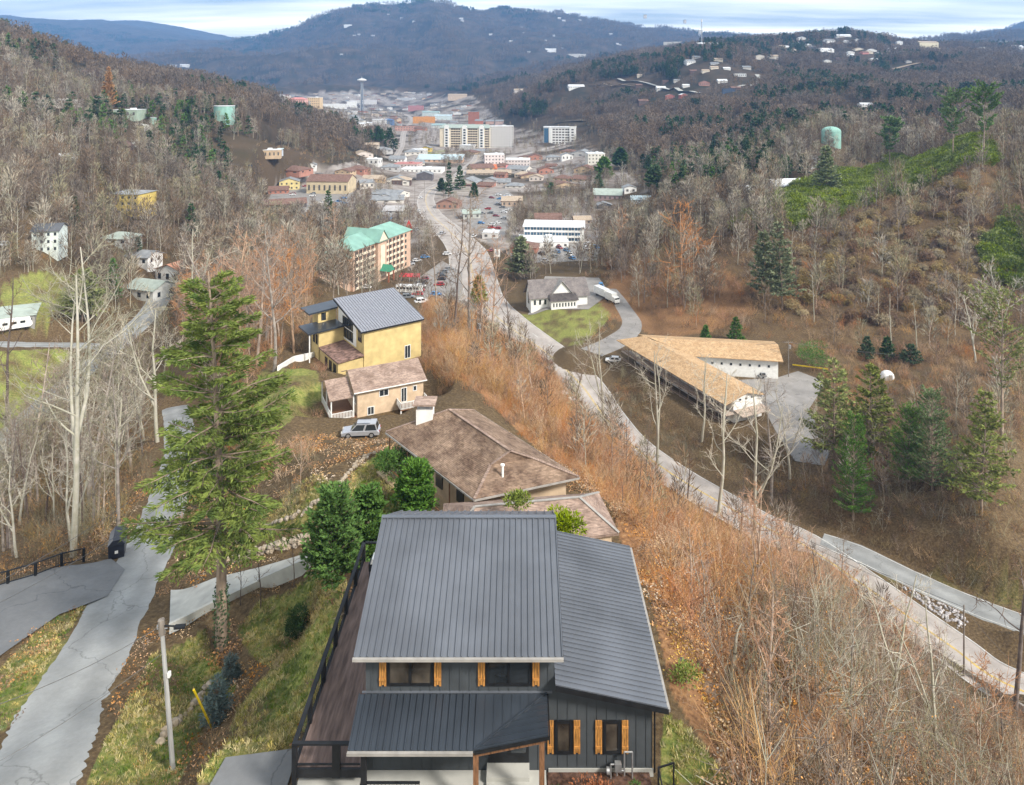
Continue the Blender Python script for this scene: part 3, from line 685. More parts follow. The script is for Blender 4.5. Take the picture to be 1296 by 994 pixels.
def sapling(name, seed, mats, H=3.2, stems=11, rad=.9, r=.024, tw=4, leaf=0, lean=.3, arch=0.0):
    """a clump of whippy stems"""
    rs = np.random.default_rng(seed); S = []
    for i in range(stems):
        a = rs.uniform(0, 6.28); q = rad * math.sqrt(rs.uniform()); h = H * rs.uniform(.45, 1.1)
        st = limb((q * math.cos(a), q * math.sin(a), -.15), (rs.normal(0, lean), rs.normal(0, lean), 1), h, r * rs.uniform(.7, 1.3), 4, rs, -arch, .13, .4); S += st
        for j in range(tw):
            s = st[rs.integers(1, 4)]; p = s[0] + (s[1] - s[0]) * rs.uniform()
            S += limb(p, s[1] - s[0] + rs.standard_normal(3) * .5 * h * .3, h * rs.uniform(.2, .45), r * .55, 2, rs, .15 - arch, .22, .45)
    v, f = tubes([s[0] for s in S], [s[1] for s in S], [s[2] for s in S], [s[3] for s in S], 3)
    if leaf:
        k = rs.integers(0, len(S), leaf); P = np.array([S[i][1] for i in k]) + rs.standard_normal((leaf, 3)) * .12
        b = blades(P, rs.standard_normal((leaf, 3)) + [0, 0, -.3], .11, .065, rs); v, fs = merge([(v, f), b])
        return np_mesh(name, v, fs, mats, np.concatenate([np.zeros(len(f)), np.ones(leaf)]))
    return np_mesh(name, v, [f], mats)

def scatter(name, label, meshes, P, scl, vid=None, rot=None, cat=None, tilt=0.0):
    """one object of countless plants: copies of a few meshes on points"""
    P = np.asarray(P, np.float32); n = len(P); rs = np.random.default_rng(n)
    me = bpy.data.meshes.new(name); me.vertices.add(n); me.vertices.foreach_set('co', P.ravel())
    me.update()
    def attr(nm, typ, val):
        a = me.attributes.new(nm, typ, 'POINT'); a.data.foreach_set('value' if typ != 'FLOAT_VECTOR' else 'vector', np.asarray(val).ravel())
    attr('scl', 'FLOAT', np.asarray(scl, np.float32)); attr('vid', 'INT', (rs.integers(0, len(meshes), n) if vid is None else np.asarray(vid)).astype(np.int32))
    rv = np.stack([rs.normal(0, tilt, n), rs.normal(0, tilt, n), rs.uniform(0, 6.28, n)], 1).astype(np.float32); attr('rot', 'FLOAT_VECTOR', rv)
    g = bpy.data.node_groups.new(name, 'GeometryNodeTree')
    g.interface.new_socket('Geometry', in_out='INPUT', socket_type='NodeSocketGeometry'); g.interface.new_socket('Geometry', in_out='OUTPUT', socket_type='NodeSocketGeometry')
    gi = N(g, 'NodeGroupInput'); go = N(g, 'NodeGroupOutput'); jn = N(g, 'GeometryNodeGeometryToInstance')
    for m in reversed(meshes):
        so = bpy.data.objects.new(m.name, m)
        oi = N(g, 'GeometryNodeObjectInfo'); oi.inputs['Object'].default_value = so; oi.inputs['As Instance'].default_value = False
        g.links.new(oi.outputs['Geometry'], jn.inputs[0])
    ip = N(g, 'GeometryNodeInstanceOnPoints'); g.links.new(gi.outputs[0], ip.inputs['Points']); g.links.new(jn.outputs[0], ip.inputs['Instance'])
    ip.inputs['Pick Instance'].default_value = True
    def na(nm, dt):
        a = N(g, 'GeometryNodeInputNamedAttribute', data_type=dt); a.inputs['Name'].default_value = nm; return a.outputs['Attribute']
    g.links.new(na('vid', 'INT'), ip.inputs['Instance Index']); g.links.new(na('scl', 'FLOAT'), ip.inputs['Scale'])
    g.links.new(na('rot', 'FLOAT_VECTOR'), ip.inputs['Rotation'])
    g.links.new(ip.outputs[0], go.inputs[0])
    o = link_mesh(name, me); md = o.modifiers.new('copies', 'NODES'); md.node_group = g
    return tag(o, label, cat, kind='stuff')

# ------------------------------------------------------------------ plant colours
BARK = mat('grey_bark', (0.24, 0.20, 0.165), var=0.3, scale=2.0, inst=0.22); BARK_D = mat('dark_bark', (0.13, 0.10, 0.085), var=0.3, scale=2.0, inst=0.2)
BARK_P = mat('pale_bark', (0.44, 0.41, 0.35), var=0.28, scale=1.4, inst=0.1, col2=(0.30, 0.29, 0.21)); BARK_T = mat('tan_bark', (0.36, 0.26, 0.19), var=0.25, scale=2.0, inst=0.2)
BARK_C = mat('conifer_bark', (0.24, 0.185, 0.14), var=0.3, scale=3.0, stretch=(1, 1, .3))
TWIG = mat('grey_twig', (0.235, 0.185, 0.145), var=0.2, inst=0.22); TWIG_P = mat('pale_twig', (0.46, 0.415, 0.34), var=0.2, inst=0.15)
TWIG_T = mat('tan_twig', (0.41, 0.225, 0.125), var=0.22, inst=0.22); TWIG_G = mat('lichen_twig', (0.235, 0.215, 0.14), var=0.2, inst=0.2)
TWIG_F = mat('far_twig', (0.168, 0.124, 0.088), var=0.2, scale=.3, inst=0.28); TWIG_M = mat('mauve_twig', (0.146, 0.112, 0.082), var=0.2, scale=.3, inst=0.25)
TWIG_R = mat('rust_twig', (0.42, 0.19, 0.09), var=0.25, inst=0.25); TWIG_S = mat('straw_stem', (0.46, 0.30, 0.155), var=0.25, inst=0.25)
TWIG_O = mat('olive_stem', (0.26, 0.205, 0.105), var=0.25, inst=0.25); TWIG_B = mat('brown_stem', (0.165, 0.108, 0.07), var=0.25, inst=0.25)
LEAF_D = mat('dry_leaf', (0.45, 0.24, 0.10), var=0.3, inst=0.2)
NEEDLE = mat('pine_needle', (0.10, 0.168, 0.05), var=0.35, scale=1.6, inst=0.2, spec=.15); NEEDLE_Y = mat('yellow_green_needle', (0.18, 0.21, 0.045), var=0.35, scale=1.2, inst=0.18, spec=.15)
NEEDLE_D = mat('dark_needle', (0.048, 0.088, 0.034), var=0.35, scale=1.0, inst=0.25, spec=.15); NEEDLE_H = mat('hemlock_needle', (0.060, 0.098, 0.026), var=0.4, scale=.9, spec=.15, col2=(0.20, 0.245, 0.055))
TWIG_L = mat('light_twig', (0.30, 0.265, 0.21), var=.2, inst=.2)
NEEDLE_G = mat('grey_green_needle', (0.19, 0.225, 0.105), var=.3, scale=1.0, inst=.15, spec=.15)
GREEN = mat('bright_evergreen', (0.055, 0.125, 0.028), var=0.35, scale=1.8, inst=0.12, spec=.2, col2=(0.11, 0.20, 0.04)); BLUE = mat('blue_spruce_needle', (0.12, 0.165, 0.16), var=0.3, scale=4, inst=0.1)
COVERG = mat('kudzu_green', (0.115, 0.165, 0.022), var=0.35, scale=.6, inst=0.25, col2=(0.235, 0.28, 0.035)); ORANGE = mat('cypress_needle', (0.42, 0.235, 0.10), var=0.3, scale=1.0)
# ------------------------------------------------------------------ where things may not grow
def dist_roads(x, y):
    best = np.full(x.shape, 1e9)
    for pts, w, sh in ROADS:
        for i in range(0, len(pts) - 1):
            a, b = pts[i], pts[i + 1]; d = b[:2] - a[:2]; L = (d ** 2).sum() + 1e-9
            t = np.clip(((x - a[0]) * d[0] + (y - a[1]) * d[1]) / L, 0, 1)
            best = np.minimum(best, np.hypot(x - a[0] - t * d[0], y - a[1] - t * d[1]) - w[i] / 2)
    return best
def in_pads(x, y, grow=0.0):
    m = np.zeros(x.shape, bool)
    for poly, pl, sh in PADS:
        c = poly.mean(0); q = c + (poly - c) * (1 + grow / (np.linalg.norm(poly - c, axis=1).mean() + 1e-9)); m |= inpoly(x, y, q)
    return m
GRASS_W = [px_poly(p) for p, k in GRASS]
def in_grass(x, y, k0=0):
    m = np.zeros(x.shape, bool)
    for q, (p, k) in zip(GRASS_W, GRASS):
        if k >= k0: m |= inpoly(x, y, q)
    return m
def free(x, y, road=2.5, grow=3.0, lawns=True):
    ok = (dist_roads(x, y) > road) & ~in_pads(x, y, grow)
    if lawns: ok &= ~in_grass(x, y, .6)
    return ok
def region(pxs, ymin=14):
    return np.array([(h[0], h[1]) for h in hits([p[0] for p in pxs], [p[1] for p in pxs], ymin) if h])
def fill(poly, spacing, rs, road=2.5, grow=3.0, lawns=True):
    lo, hi = poly.min(0), poly.max(0); n = int((hi - lo).prod() / spacing ** 2) + 1
    x = rs.uniform(lo[0], hi[0], n); y = rs.uniform(lo[1], hi[1], n); m = inpoly(x, y, poly); x, y = x[m], y[m]
    m = free(x, y, road, grow, lawns); return x[m], y[m]
RS = np.random.default_rng(5)
def pts3(x, y, dz=-.05): return np.c_[x, y, ground(x, y) + dz]

# ------------------------------------------------------------------ far woods and mountain forest (nobody could count them)
FT = [far_tree('far_bare_tree', 100 + i, [[BARK, BARK_P, BARK, BARK_T, BARK_P, BARK][i], [TWIG_F, TWIG_F, TWIG_M, TWIG_G, TWIG_L, TWIG_F][i]], H=[14, 17, 13, 15, 16, 12][i], spread=[.2, .17, .24, .2, .22, .26][i], wd=.2, n=150) for i in range(6)]
FE = [conifer_one('far_evergreen', 120 + i, [BARK_D, [NEEDLE_D, NEEDLE, NEEDLE_D][i]], H=[15, 13, 11][i], wid=[3.2, 2.8, 3.4][i], whorls=11, per=5, spr=5, bl=1.3, bw=.6, ragged=.4, base=.2) for i in range(3)]
def grove(name, seed, src, n, rad, sc=1.0):
    """a patch of several far trees as one mesh"""
    rs = np.random.default_rng(seed); Vs, Fs, M, mats, o = [], [], [], [], 0
    for k in range(n):
        me = src[rs.integers(0, len(src))]
        v = np.empty(len(me.vertices) * 3, np.float32); me.vertices.foreach_get('co', v); v = v.reshape(-1, 3)
        f = np.empty(len(me.loops), np.int32); me.loops.foreach_get('vertex_index', f); mi = np.empty(len(me.polygons), np.int32); me.polygons.foreach_get('material_index', mi)
        a = rs.uniform(0, 6.28); s = sc * rs.uniform(.75, 1.2); q = rad * math.sqrt(rs.uniform()); b = rs.uniform(0, 6.28)
        Vs.append(np.c_[v[:, 0] * math.cos(a) - v[:, 1] * math.sin(a), v[:, 0] * math.sin(a) + v[:, 1] * math.cos(a), v[:, 2]] * s + [q * math.cos(b), q * math.sin(b), 0])
        Fs.append(f.reshape(-1, 4) + o); o += len(v); off = []
        for m in me.materials:
            if m not in mats: mats.append(m)
            off.append(mats.index(m))
        M.append(np.array(off)[mi])
    return np_mesh(name, np.concatenate(Vs), [np.concatenate(Fs)], mats, np.concatenate(M))
FTs = [far_tree('tiny_bare_tree', 140 + i, [TWIG_F, [TWIG_F, TWIG_M, TWIG_F, TWIG_M][i]], H=15, spread=.27, wd=.55, n=55, trunk=.2) for i in range(4)]
FEs = [conifer_one('tiny_evergreen', 150 + i, [BARK_D, NEEDLE_D], H=14, wid=3.4, whorls=7, per=4, spr=3, bl=2.0, bw=1.1, ragged=.4, base=.15) for i in range(2)]
GB = [grove('bare_grove', 160 + i, FTs, 7, 13) for i in range(5)]; GE = [grove('evergreen_grove', 170 + i, FEs, 6, 12) for i in range(3)]
GBB = [grove('mountain_grove', 180 + i, FTs, 14, 38, 1.25) for i in range(4)]; GEB = [grove('mountain_evergreens', 190 + i, FEs, 12, 34, 1.25) for i in range(2)]

TOWN = [(345,252),(402,226),(440,204),(500,190),(480,170),(395,150),(340,128),(345,110),(480,104),(620,122),(640,150),(740,152),(785,190),(840,235),(845,275),(770,300),(750,330),(700,345),(650,330),(640,420),(560,420),(520,350),(480,290),(330,290)]
TOWNP = np.array(TOWN, float)
def ln_sample(n, y0, y1, rs, u0=-.86, u1=.86, pw=1.0):
    u = rs.uniform(u0, u1, n); y = np.sqrt(rs.uniform(y0 ** 2, y1 ** 2, n)) if pw == 2 else y0 * np.exp(rs.uniform(0, 1, n) * math.log(y1 / y0)); return u * y, y
CLEAR = []                                                        # open plots round far buildings: X, Y, radius
def open_ground(x, y, z):
    m = np.ones(x.shape, bool)
    px, py = proj(x, y, z); m &= ~inpoly(px, py, TOWNP)
    for cx_, cy_, r_ in CLEAR: m &= np.hypot(x - cx_, (y - cy_)) > r_
    return m
# ------------------------------------------------------------------ building materials
M_METAL = mat('charcoal_roof_metal', (0.108, 0.119, 0.140), rough=0.42, var=0.13, scale=0.45, spec=0.5, detail=9); M_METAL_D = mat('dark_reflection_roof_metal', (0.032, 0.040, 0.052), rough=0.34, var=0.12, scale=0.7, spec=0.6)  # darker metal: wall reflection painted in on the porch, plain dark roofing elsewhere
M_SIDING = mat('charcoal_siding', (0.060, 0.068, 0.075), rough=0.75, var=0.1, scale=1.5); M_BLACK = mat('black_paint', (0.014, 0.015, 0.017), rough=0.5, var=0.2, scale=3)
M_TRIM = mat('pale_trim', (0.30, 0.285, 0.265), rough=0.6, var=0.12, scale=2); M_WOOD = mat('oiled_wood', (0.42, 0.20, 0.055), rough=0.6, var=0.3, scale=6, stretch=(3, 3, .5))
M_WOOD_D = mat('brown_post_wood', (0.20, 0.10, 0.05), rough=0.7, var=0.3, scale=5, stretch=(3, 3, .5)); M_DECK = mat('deck_boards', (0.155, 0.112, 0.098), rough=0.8, var=0.25, scale=1.6, stretch=(4, .5, 1))
M_WHITE = mat('white_paint', (0.72, 0.72, 0.70), rough=0.6, var=0.06, scale=1.5); M_GLASS = glass(); M_GLASS_F = glass('far_window_glass', (.10, .095, .09), .3); M_WARM = mat('room_behind_glass', (0.055, 0.046, 0.036), rough=0.1, var=0.5, scale=1.2, spec=.6)
def shingles(name, col, col2, rise=.052):
    """weathered shingles: courses, single tabs a little different from each other, and streaky stains"""
    m = bpy.data.materials.new(name); m.use_nodes = True; t = m.node_tree; b = t.nodes['Principled BSDF']; b.inputs['Roughness'].default_value = .93; b.inputs['Specular IOR Level'].default_value = .12
    tc = N(t, 'ShaderNodeTexCoord'); o = tc.outputs['Object']
    n = N(t, 'ShaderNodeTexNoise'); n.inputs['Scale'].default_value = .55; n.inputs['Detail'].default_value = 9; n.inputs['Roughness'].default_value = .7; t.links.new(o, n.inputs['Vector'])
    mp_ = N(t, 'ShaderNodeMapping'); mp_.inputs['Scale'].default_value = (3.2, 3.2, 1 / rise / 1.0); t.links.new(o, mp_.inputs[0])
    vr = N(t, 'ShaderNodeTexVoronoi'); vr.inputs['Scale'].default_value = 1.0; t.links.new(mp_.outputs[0], vr.inputs['Vector'])
    sx = N(t, 'ShaderNodeSeparateXYZ'); t.links.new(o, sx.inputs[0]); f = N(t, 'ShaderNodeMath', operation='PINGPONG'); f.inputs[1].default_value = rise / 2; t.links.new(sx.outputs[2], f.inputs[0])
    cs = N(t, 'ShaderNodeMapRange'); cs.inputs['From Max'].default_value = rise / 2 * .5; cs.inputs['To Min'].default_value = .62; t.links.new(f.outputs[0], cs.inputs[0])
    sc = N(t, 'ShaderNodeSeparateColor'); t.links.new(vr.outputs['Color'], sc.inputs[0]); tv = N(t, 'ShaderNodeMapRange'); tv.inputs['To Min'].default_value = .72; tv.inputs['To Max'].default_value = 1.22; t.links.new(sc.outputs[0], tv.inputs[0])
    mr = N(t, 'ShaderNodeMapRange'); mr.inputs['From Min'].default_value = .36; mr.inputs['From Max'].default_value = .64; t.links.new(n.outputs['Fac'], mr.inputs[0])
    mx_ = N(t, 'ShaderNodeMix', data_type='RGBA'); mx_.inputs[6].default_value = (*col, 1); mx_.inputs[7].default_value = (*col2, 1); t.links.new(mr.outputs[0], mx_.inputs[0])
    k = N(t, 'ShaderNodeMath', operation='MULTIPLY'); t.links.new(cs.outputs[0], k.inputs[0]); t.links.new(tv.outputs[0], k.inputs[1])
    q = N(t, 'ShaderNodeMix', data_type='RGBA'); q.blend_type = 'MULTIPLY'; q.inputs[0].default_value = 1; t.links.new(mx_.outputs[2], q.inputs[6]); t.links.new(k.outputs[0], q.inputs[7]); t.links.new(q.outputs[2], b.inputs['Base Color'])
    MATS[name] = m; return m
M_SH_B = shingles('brown_shingles', (0.115, 0.075, 0.055), (0.33, 0.235, 0.17)); M_SH_P = shingles('pinkish_shingles', (0.22, 0.155, 0.125), (0.40, 0.30, 0.245))
M_SH_G = shingles('grey_shingles', (0.15, 0.135, 0.135), (0.25, 0.225, 0.215)); M_SH_O = shingles('tan_shingles', (0.42, 0.27, 0.145), (0.56, 0.39, 0.23))
M_TAN = mat('tan_siding', (0.55, 0.42, 0.29), var=.1, scale=1.2); M_GOLD = mat('gold_stucco', (0.55, 0.43, 0.20), var=.1, scale=.8); M_STONE = mat('pale_stone', (0.42, 0.37, 0.29), var=.3, scale=2.5, bump=.4)
M_PEACH = mat('peach_stucco', (0.52, 0.36, 0.265), var=.08, scale=.5); M_GREENROOF = mat('green_roof_metal', (0.20, 0.36, 0.30), rough=.5, var=.1, scale=.25, spec=.4)
M_CREAM = mat('cream_stucco', (0.66, 0.58, 0.45), var=.08, scale=.5); M_BRICK = mat('red_brick', (0.34, 0.13, 0.08), var=.2, scale=1.5); M_BRICKP = mat('dull_brick', (0.36, 0.20, 0.14), var=.2, scale=1.0)
M_STEEL = mat('galvanised_steel', (0.45, 0.46, 0.47), rough=.4, metal=.7, var=.1); M_POLE = mat('weathered_pole', (0.20, 0.175, 0.15), var=.3, scale=2, stretch=(3, 3, .3)); M_POLE_G = mat('grey_pole', (0.34, 0.34, 0.33), var=.2, scale=2, stretch=(3, 3, .3))
M_MULCH = mat('bark_mulch', (0.09, 0.05, 0.035), var=.4, scale=6, bump=.6)

def lerp(a, b, t): return tuple(a[i] + (b[i] - a[i]) * t for i in range(len(a)))
def seam_roof(mb, A, B, C, D, pitch=0.42, rib=0.06, t=0.10):
    """metal roof: eave A-B, top D-C, standing seams running from eave to top"""
    mb.slab([A, B, C, D], t)
    n = max(2, int((Vector(B) - Vector(A)).length / pitch)); nrm = (Vector(B) - Vector(A)).cross(Vector(D) - Vector(A)).normalized()
    if nrm.z < 0: nrm = -nrm
    for i in range(n + 1):
        f = i / n; a = Vector(lerp(A, B, f)) + nrm * rib / 2; b_ = Vector(lerp(D, C, f)) + nrm * rib / 2
        mb.bar(a, b_, 0.035, rib, up=nrm)
def wall_ribs(mb, x0, x1, y, z0, z1, step=.4, out=-1):
    x = x0 + step / 2
    while x < x1: mb.box(x - .025, x + .025, y, y + out * .022, z0, z1); x += step
def window(parent, x0, x1, y, z0, z1, frame=.07, mull=1, mf=None, mg=None, out=-1, name='window', sill=False):
    """framed window on a wall facing -y (out=-1)"""
    mf = mf or M_BLACK; mg = mg or M_GLASS; mb = MB(); a, c = y + out * .05, y - out * .02
    mb.box(x0, x1, a, c, z0, z0 + frame); mb.box(x0, x1, a, c, z1 - frame, z1); mb.box(x0, x0 + frame, a, c, z0 + frame, z1 - frame); mb.box(x1 - frame, x1, a, c, z0 + frame, z1 - frame)
    for k in range(mull): 
        x = x0 + (x1 - x0) * (k + 1) / (mull + 1); mb.box(x - frame / 2, x + frame / 2, a + .004, c, z0 + frame, z1 - frame)
    w = mb.build(name, mf, parent, world=True)
    g = MB(); g.box(x0 + frame, x1 - frame, y + out * .018, y - out * .015, z0 + frame, z1 - frame)
    p = g.build('pane', mg, None); p.data.transform(Matrix.Translation(-parent.location)); p.parent = w
    return w

# ------------------------------------------------------------------ the dark house in front
H = thing('dark_house', 'charcoal two-storey house with a grey standing-seam metal roof and orange wood shutters', 'house', (0, 33, 72))
FY = 29.0
m = MB(); m.box(-6.35, 1.33, FY, 37.6, 68.5, 77.3); wall_ribs(m, -6.3, 1.3, FY, 75.3, 77.2)
m.add([(-6.34, FY + .3, 77.36), (-6.34, 34.25, 79.1), (-6.34, 37.5, 77.36), (1.32, FY + .3, 77.36), (1.32, 34.25, 79.1), (1.32, 37.5, 77.36)], [(0, 1, 2), (3, 5, 4)])
wall_ribs(m, -6.3, 1.0, FY, 72.2, 75.1); m.build('wall', M_SIDING, H, world=True)
m = MB(); m.add([(1.33, FY, 68.5), (5.33, FY, 68.5), (5.33, 38.2, 68.5), (1.33, 38.2, 68.5), (1.33, FY, 75.86), (5.33, FY, 75.02), (5.33, 38.2, 75.02), (1.33, 38.2, 75.86)], [(0,1,5,4),(1,2,6,5),(2,3,7,6),(3,0,4,7)])
x = 1.5
while x < 5.3: m.box(x - .025, x + .025, FY, FY - .022, 72.3, 75.80 - (x - 1.33) * .21); x += .4
m.build('wing_wall', M_SIDING, H, world=True)
m = MB(); m.box(1.1, 5.38, FY - .05, FY - .002, 71.9, 72.22); m.build('foundation', M_CONC, H, world=True)
m = MB(); seam_roof(m, (-6.69, 28.4, 77.22), (1.64, 28.4, 77.22), (1.64, 34.25, 79.26), (-6.69, 34.25, 79.26), .265)
seam_roof(m, (1.64, 38.0, 77.32), (-6.35, 38.0, 77.32), (-6.69, 34.27, 79.255), (1.64, 34.27, 79.255), .40); m.bar((-6.72, 34.25, 79.30), (1.66, 34.25, 79.30), .22, .05)
rf = m.build('roof', M_METAL, H, world=True)
m = MB(); m.box(-6.74, 1.68, 28.29, 28.41, 77.10, 77.21); m.build('gutter', M_TRIM, rf).data.transform(Matrix.Translation(-H.location))
for x in (-6.72, 1.645):
    m = MB(); m.slab([(x, 28.42, 77.2), (x + .03, 28.42, 77.2), (x + .03, 34.25, 79.24), (x, 34.25, 79.24)], .24); m.build('fascia', M_BLACK, rf).data.transform(Matrix.Translation(-H.location))
m = MB(); seam_roof(m, (5.86, 28.5, 75.08), (5.86, 38.5, 75.08), (1.36, 38.5, 76.02), (1.36, 28.5, 76.02), .262, rib=.05)
wr = m.build('wing_roof', M_METAL, H, world=True)
m = MB(); m.slab([(1.36, 28.46, 76.0), (5.9, 28.46, 75.06), (5.9, 28.49, 75.06), (1.36, 28.49, 76.0)], .2); m.build('fascia', M_BLACK, wr).data.transform(Matrix.Translation(-H.location))
m = MB(); m.box(5.87, 5.97, 28.5, 38.5, 74.93, 75.05); m.build('gutter', M_TRIM, wr).data.transform(Matrix.Translation(-H.location))
m = MB(); m.tube((5.42, FY - .06, 75.0), (5.42, FY - .06, 72.1), .035, n=8); m.build('downpipe', M_BLACK, H, world=True)
# porch roof with the raised entry bay
m = MB(); seam_roof(m, (-6.6, 27.1, 74.7), (-1.8, 27.1, 74.7), (-1.8, 28.97, 75.25), (-6.6, 28.97, 75.25), .265)
A_, B_, C_, V_ = (-1.8, 27.1, 74.7), (1.03, 27.1, 75.27), (1.03, 28.97, 75.27), (-1.8, 28.97, 75.25)
m.slab([A_, C_, V_], .09)
for k in range(1, 8):
    f = k / 8; m.bar(lerp(A_, C_, f), (lerp(A_, C_, f)[0], 28.97, 75.25), .035, .05)
pr = m.build('porch_roof', M_METAL_D, H, world=True)
m = MB(); m.slab([(-1.8, 27.1, 74.725), (1.03, 27.1, 75.295), (1.03, 28.97, 75.295)], .09)
for k in range(0, 7):
    f = (k + .3) / 7; m.bar((lerp(A_, C_, f)[0], lerp(A_, C_, f)[1], lerp(A_, C_, f)[2] + .045), lerp((B_[0], B_[1], B_[2] + .045), (C_[0], C_[1], C_[2] + .045), f), .03, .04)
m.bar((-1.8, 27.1, 74.76), (1.03, 28.97, 75.33), .06, .03); m.build('entry_roof', M_METAL_D, H, world=True)
m = MB(); m.box(-6.64, -1.85, 26.98, 27.09, 74.58, 74.69); m.build('gutter', M_TRIM, pr).data.transform(Matrix.Translation(-H.location))
m = MB(); m.box(-6.5, 1.25, FY - .03, FY - .003, 75.29, 75.37); m.build('flashing', M_METAL, H, world=True)
m = MB(); m.slab([(-1.8, 27.06, 74.69), (1.08, 27.06, 75.27), (1.08, 27.09, 75.27), (-1.8, 27.09, 74.69)], .13); m.box(1.05, 1.10, 27.09, 28.97, 74.95, 75.26); m.build('entry_fascia', M_BLACK, H, world=True)
m = MB(); m.slab([(-1.75, 27.22, 74.54), (0.95, 27.22, 75.08), (0.95, 27.36, 75.08), (-1.75, 27.36, 74.54)], .2); m.build('entry_beam', M_WOOD_D, H, world=True)
for x, mm in ((-6.05, M_BLACK), (-1.75, M_WOOD_D), (0.78, M_WOOD_D)):
    m = MB(); m.box(x - .1, x + .1, 27.2, 27.4, 71.9, 74.55 if x < 0 else 75.0); m.build('porch_post', mm, H, world=True)
for x0, x1 in ((-5.46, -3.60), (-1.45, 0.40)):
    window(H, x0, x1, FY - .02, 75.62, 76.98, frame=.1, mg=M_WARM if x0 < -3 else M_GLASS)
def shutter(x0, x1, z0, z1, y=FY - .03):
    m = MB(); n = 3; w = (x1 - x0) / n
    for k in range(n): m.box(x0 + k * w + .008, x0 + (k + 1) * w - .008, y - .03, y, z0 + (.05 if k == 1 else 0), z1)
    for z in (z0 + .2 * (z1 - z0) - .05, z1 - .2 * (z1 - z0) - .05): m.box(x0 + .01, x1 - .01, y - .055, y - .031, z, z + .1)
    m.build('shutter', M_WOOD, H, world=True)
for x0, x1 in ((-5.80, -5.50), (-3.56, -3.26), (-1.78, -1.48), (.44, .74)): shutter(x0, x1, 75.6, 77.0)
for x0, x1 in ((1.36, 2.08), (3.33, 4.04)): window(H, x0, x1, FY - .02, 72.84, 74.19, frame=.12, mull=0, mg=M_WARM)
for x0, x1 in ((1.05, 1.32), (2.12, 2.40), (3.0, 3.29), (4.08, 4.36)): shutter(x0, x1, 72.84, 74.2)
m = MB(); m.box(-1.35, .3, FY - .06, FY - .01, 72.5, 74.6); d = m.build('door', M_BLACK, H, world=True)
m = MB()
for k in range(2): m.box(-1.2 + k * .78, -.6 + k * .78, FY - .075, FY - .061, 72.9, 74.4)
m.build('pane', M_GLASS, d).data.transform(Matrix.Translation(-H.location))
m = MB(); m.box(.42, .5, FY - .1, FY - .02, 73.4, 73.65); m.build('wall_lamp', M_WHITE, H, world=True)
m = MB(); m.box(-1.4, .32, FY - .65, FY - .02, 71.9, 72.45); m.box(-1.4, .32, FY - 1.0, FY - .65, 71.9, 72.28); m.build('step', M_CONC, H, world=True)
m = MB(); m.bar((-6.0, 27.28, 73.3), (-3.9, 27.28, 73.3), .07, .07); m.bar((-6.0, 27.28, 72.3), (-3.9, 27.28, 72.3), .05, .05)
for k in range(15): m.box(-5.95 + k * .145, -5.935 + k * .145, 27.27, 27.29, 72.15, 73.3)
m.build('porch_railing', M_BLACK, H, world=True)
# deck along the left side
m = MB()
for k in range(19):
    x = -9.02 + k * .143; m.box(x, x + .135, 28.5, 40.8, 72.68, 72.75)
m.build('deck_floor', M_DECK, H, world=True)
m = MB(); m.box(-9.12, -6.4, 28.4, 28.49, 72.4, 72.74); m.box(-9.14, -9.04, 28.49, 40.85, 72.4, 72.74); m.box(-9.0, -6.4, 29, 40.5, 72.5, 72.66); m.build('deck_beam', M_BLACK, H, world=True)
m = MB(); m.box(-9.16, -8.98, 28.35, 41, 73.72, 73.79); m.box(-8.98, -6.45, 28.35, 28.5, 73.72, 73.79); m.box(-9.1, -9.05, 28.5, 41, 72.9, 72.95); m.box(-9, -6.45, 28.4, 28.45, 72.9, 72.95); m.box(-9.1, -6.4, 40.9, 41, 73.72, 73.79); m.build('railing', M_BLACK, H, world=True)
m = MB(); 
for k in range(60): m.box(-9.08, -9.068, 28.6 + k * .2, 28.61 + k * .2, 72.95, 73.72)
m.build('railing_rods', M_BLACK, H, world=True)
for y in (28.42, 30.5, 32.6, 34.7, 36.8, 38.9, 40.9):
    m = MB(); zb = g1(-9.07, y) - .4; m.box(-9.16, -8.98, y - .09, y + .09, zb, 73.72); m.build('deck_post', M_BLACK, H, world=True)
for x in (-7.4,): 
    m = MB(); m.box(x - .16, x + .16, 28.38, 28.47, 72.4, 73.72); m.build('deck_post', M_BLACK, H, world=True)
# paving by the porch, gas meter, grill, stair rail
m = MB(); m.box(-6.3, 1.0, 24, 28.98, 71.85, 72.15); tag(m.build('porch_path', M_CONC), kind='structure')
m = MB(); m.box(-9.0, -6.5, 23, 30.2, 71.6, 72.05); tag(m.build('side_path', M_CONC), kind='structure')
m = MB(); m.box(1.05, 5.2, 26, 28.94, 71.8, 72.1); tag(m.build('mulch_ground', M_MULCH), kind='structure')
t_ = thing('gas_meter', 'small grey gas meter with looped pipes at the foot of the charcoal wall', 'gas meter', (4.05, 28.7, 72.1))
m = MB()
for a, b_ in (((-.45, 0, 0), (-.45, 0, .55)), ((-.45, 0, .55), (-.2, 0, .55)), ((-.2, 0, .55), (-.2, 0, .1)), ((.1, 0, .1), (.1, 0, 1.05)), ((.1, 0, 1.05), (.42, 0, 1.05)), ((.42, 0, 1.05), (.42, 0, -.1)), ((-.2, 0, .3), (.1, 0, .3))): m.tube(a, b_, .035, n=8)
m.build('pipe', M_STEEL, t_)
m = MB(); m.box(-.28, -.02, -.1, .1, .32, .62); m.build('meter_box', M_STEEL, t_); m = MB(); m.tube((-.62, 0, .3), (-.5, 0, .3), .14, n=12); m.build('regulator', M_STEEL, t_)
t_ = thing('stair_railing', 'black stair railing at the right corner of the dark house', 'railing', (5.45, 28.3, 71.9))
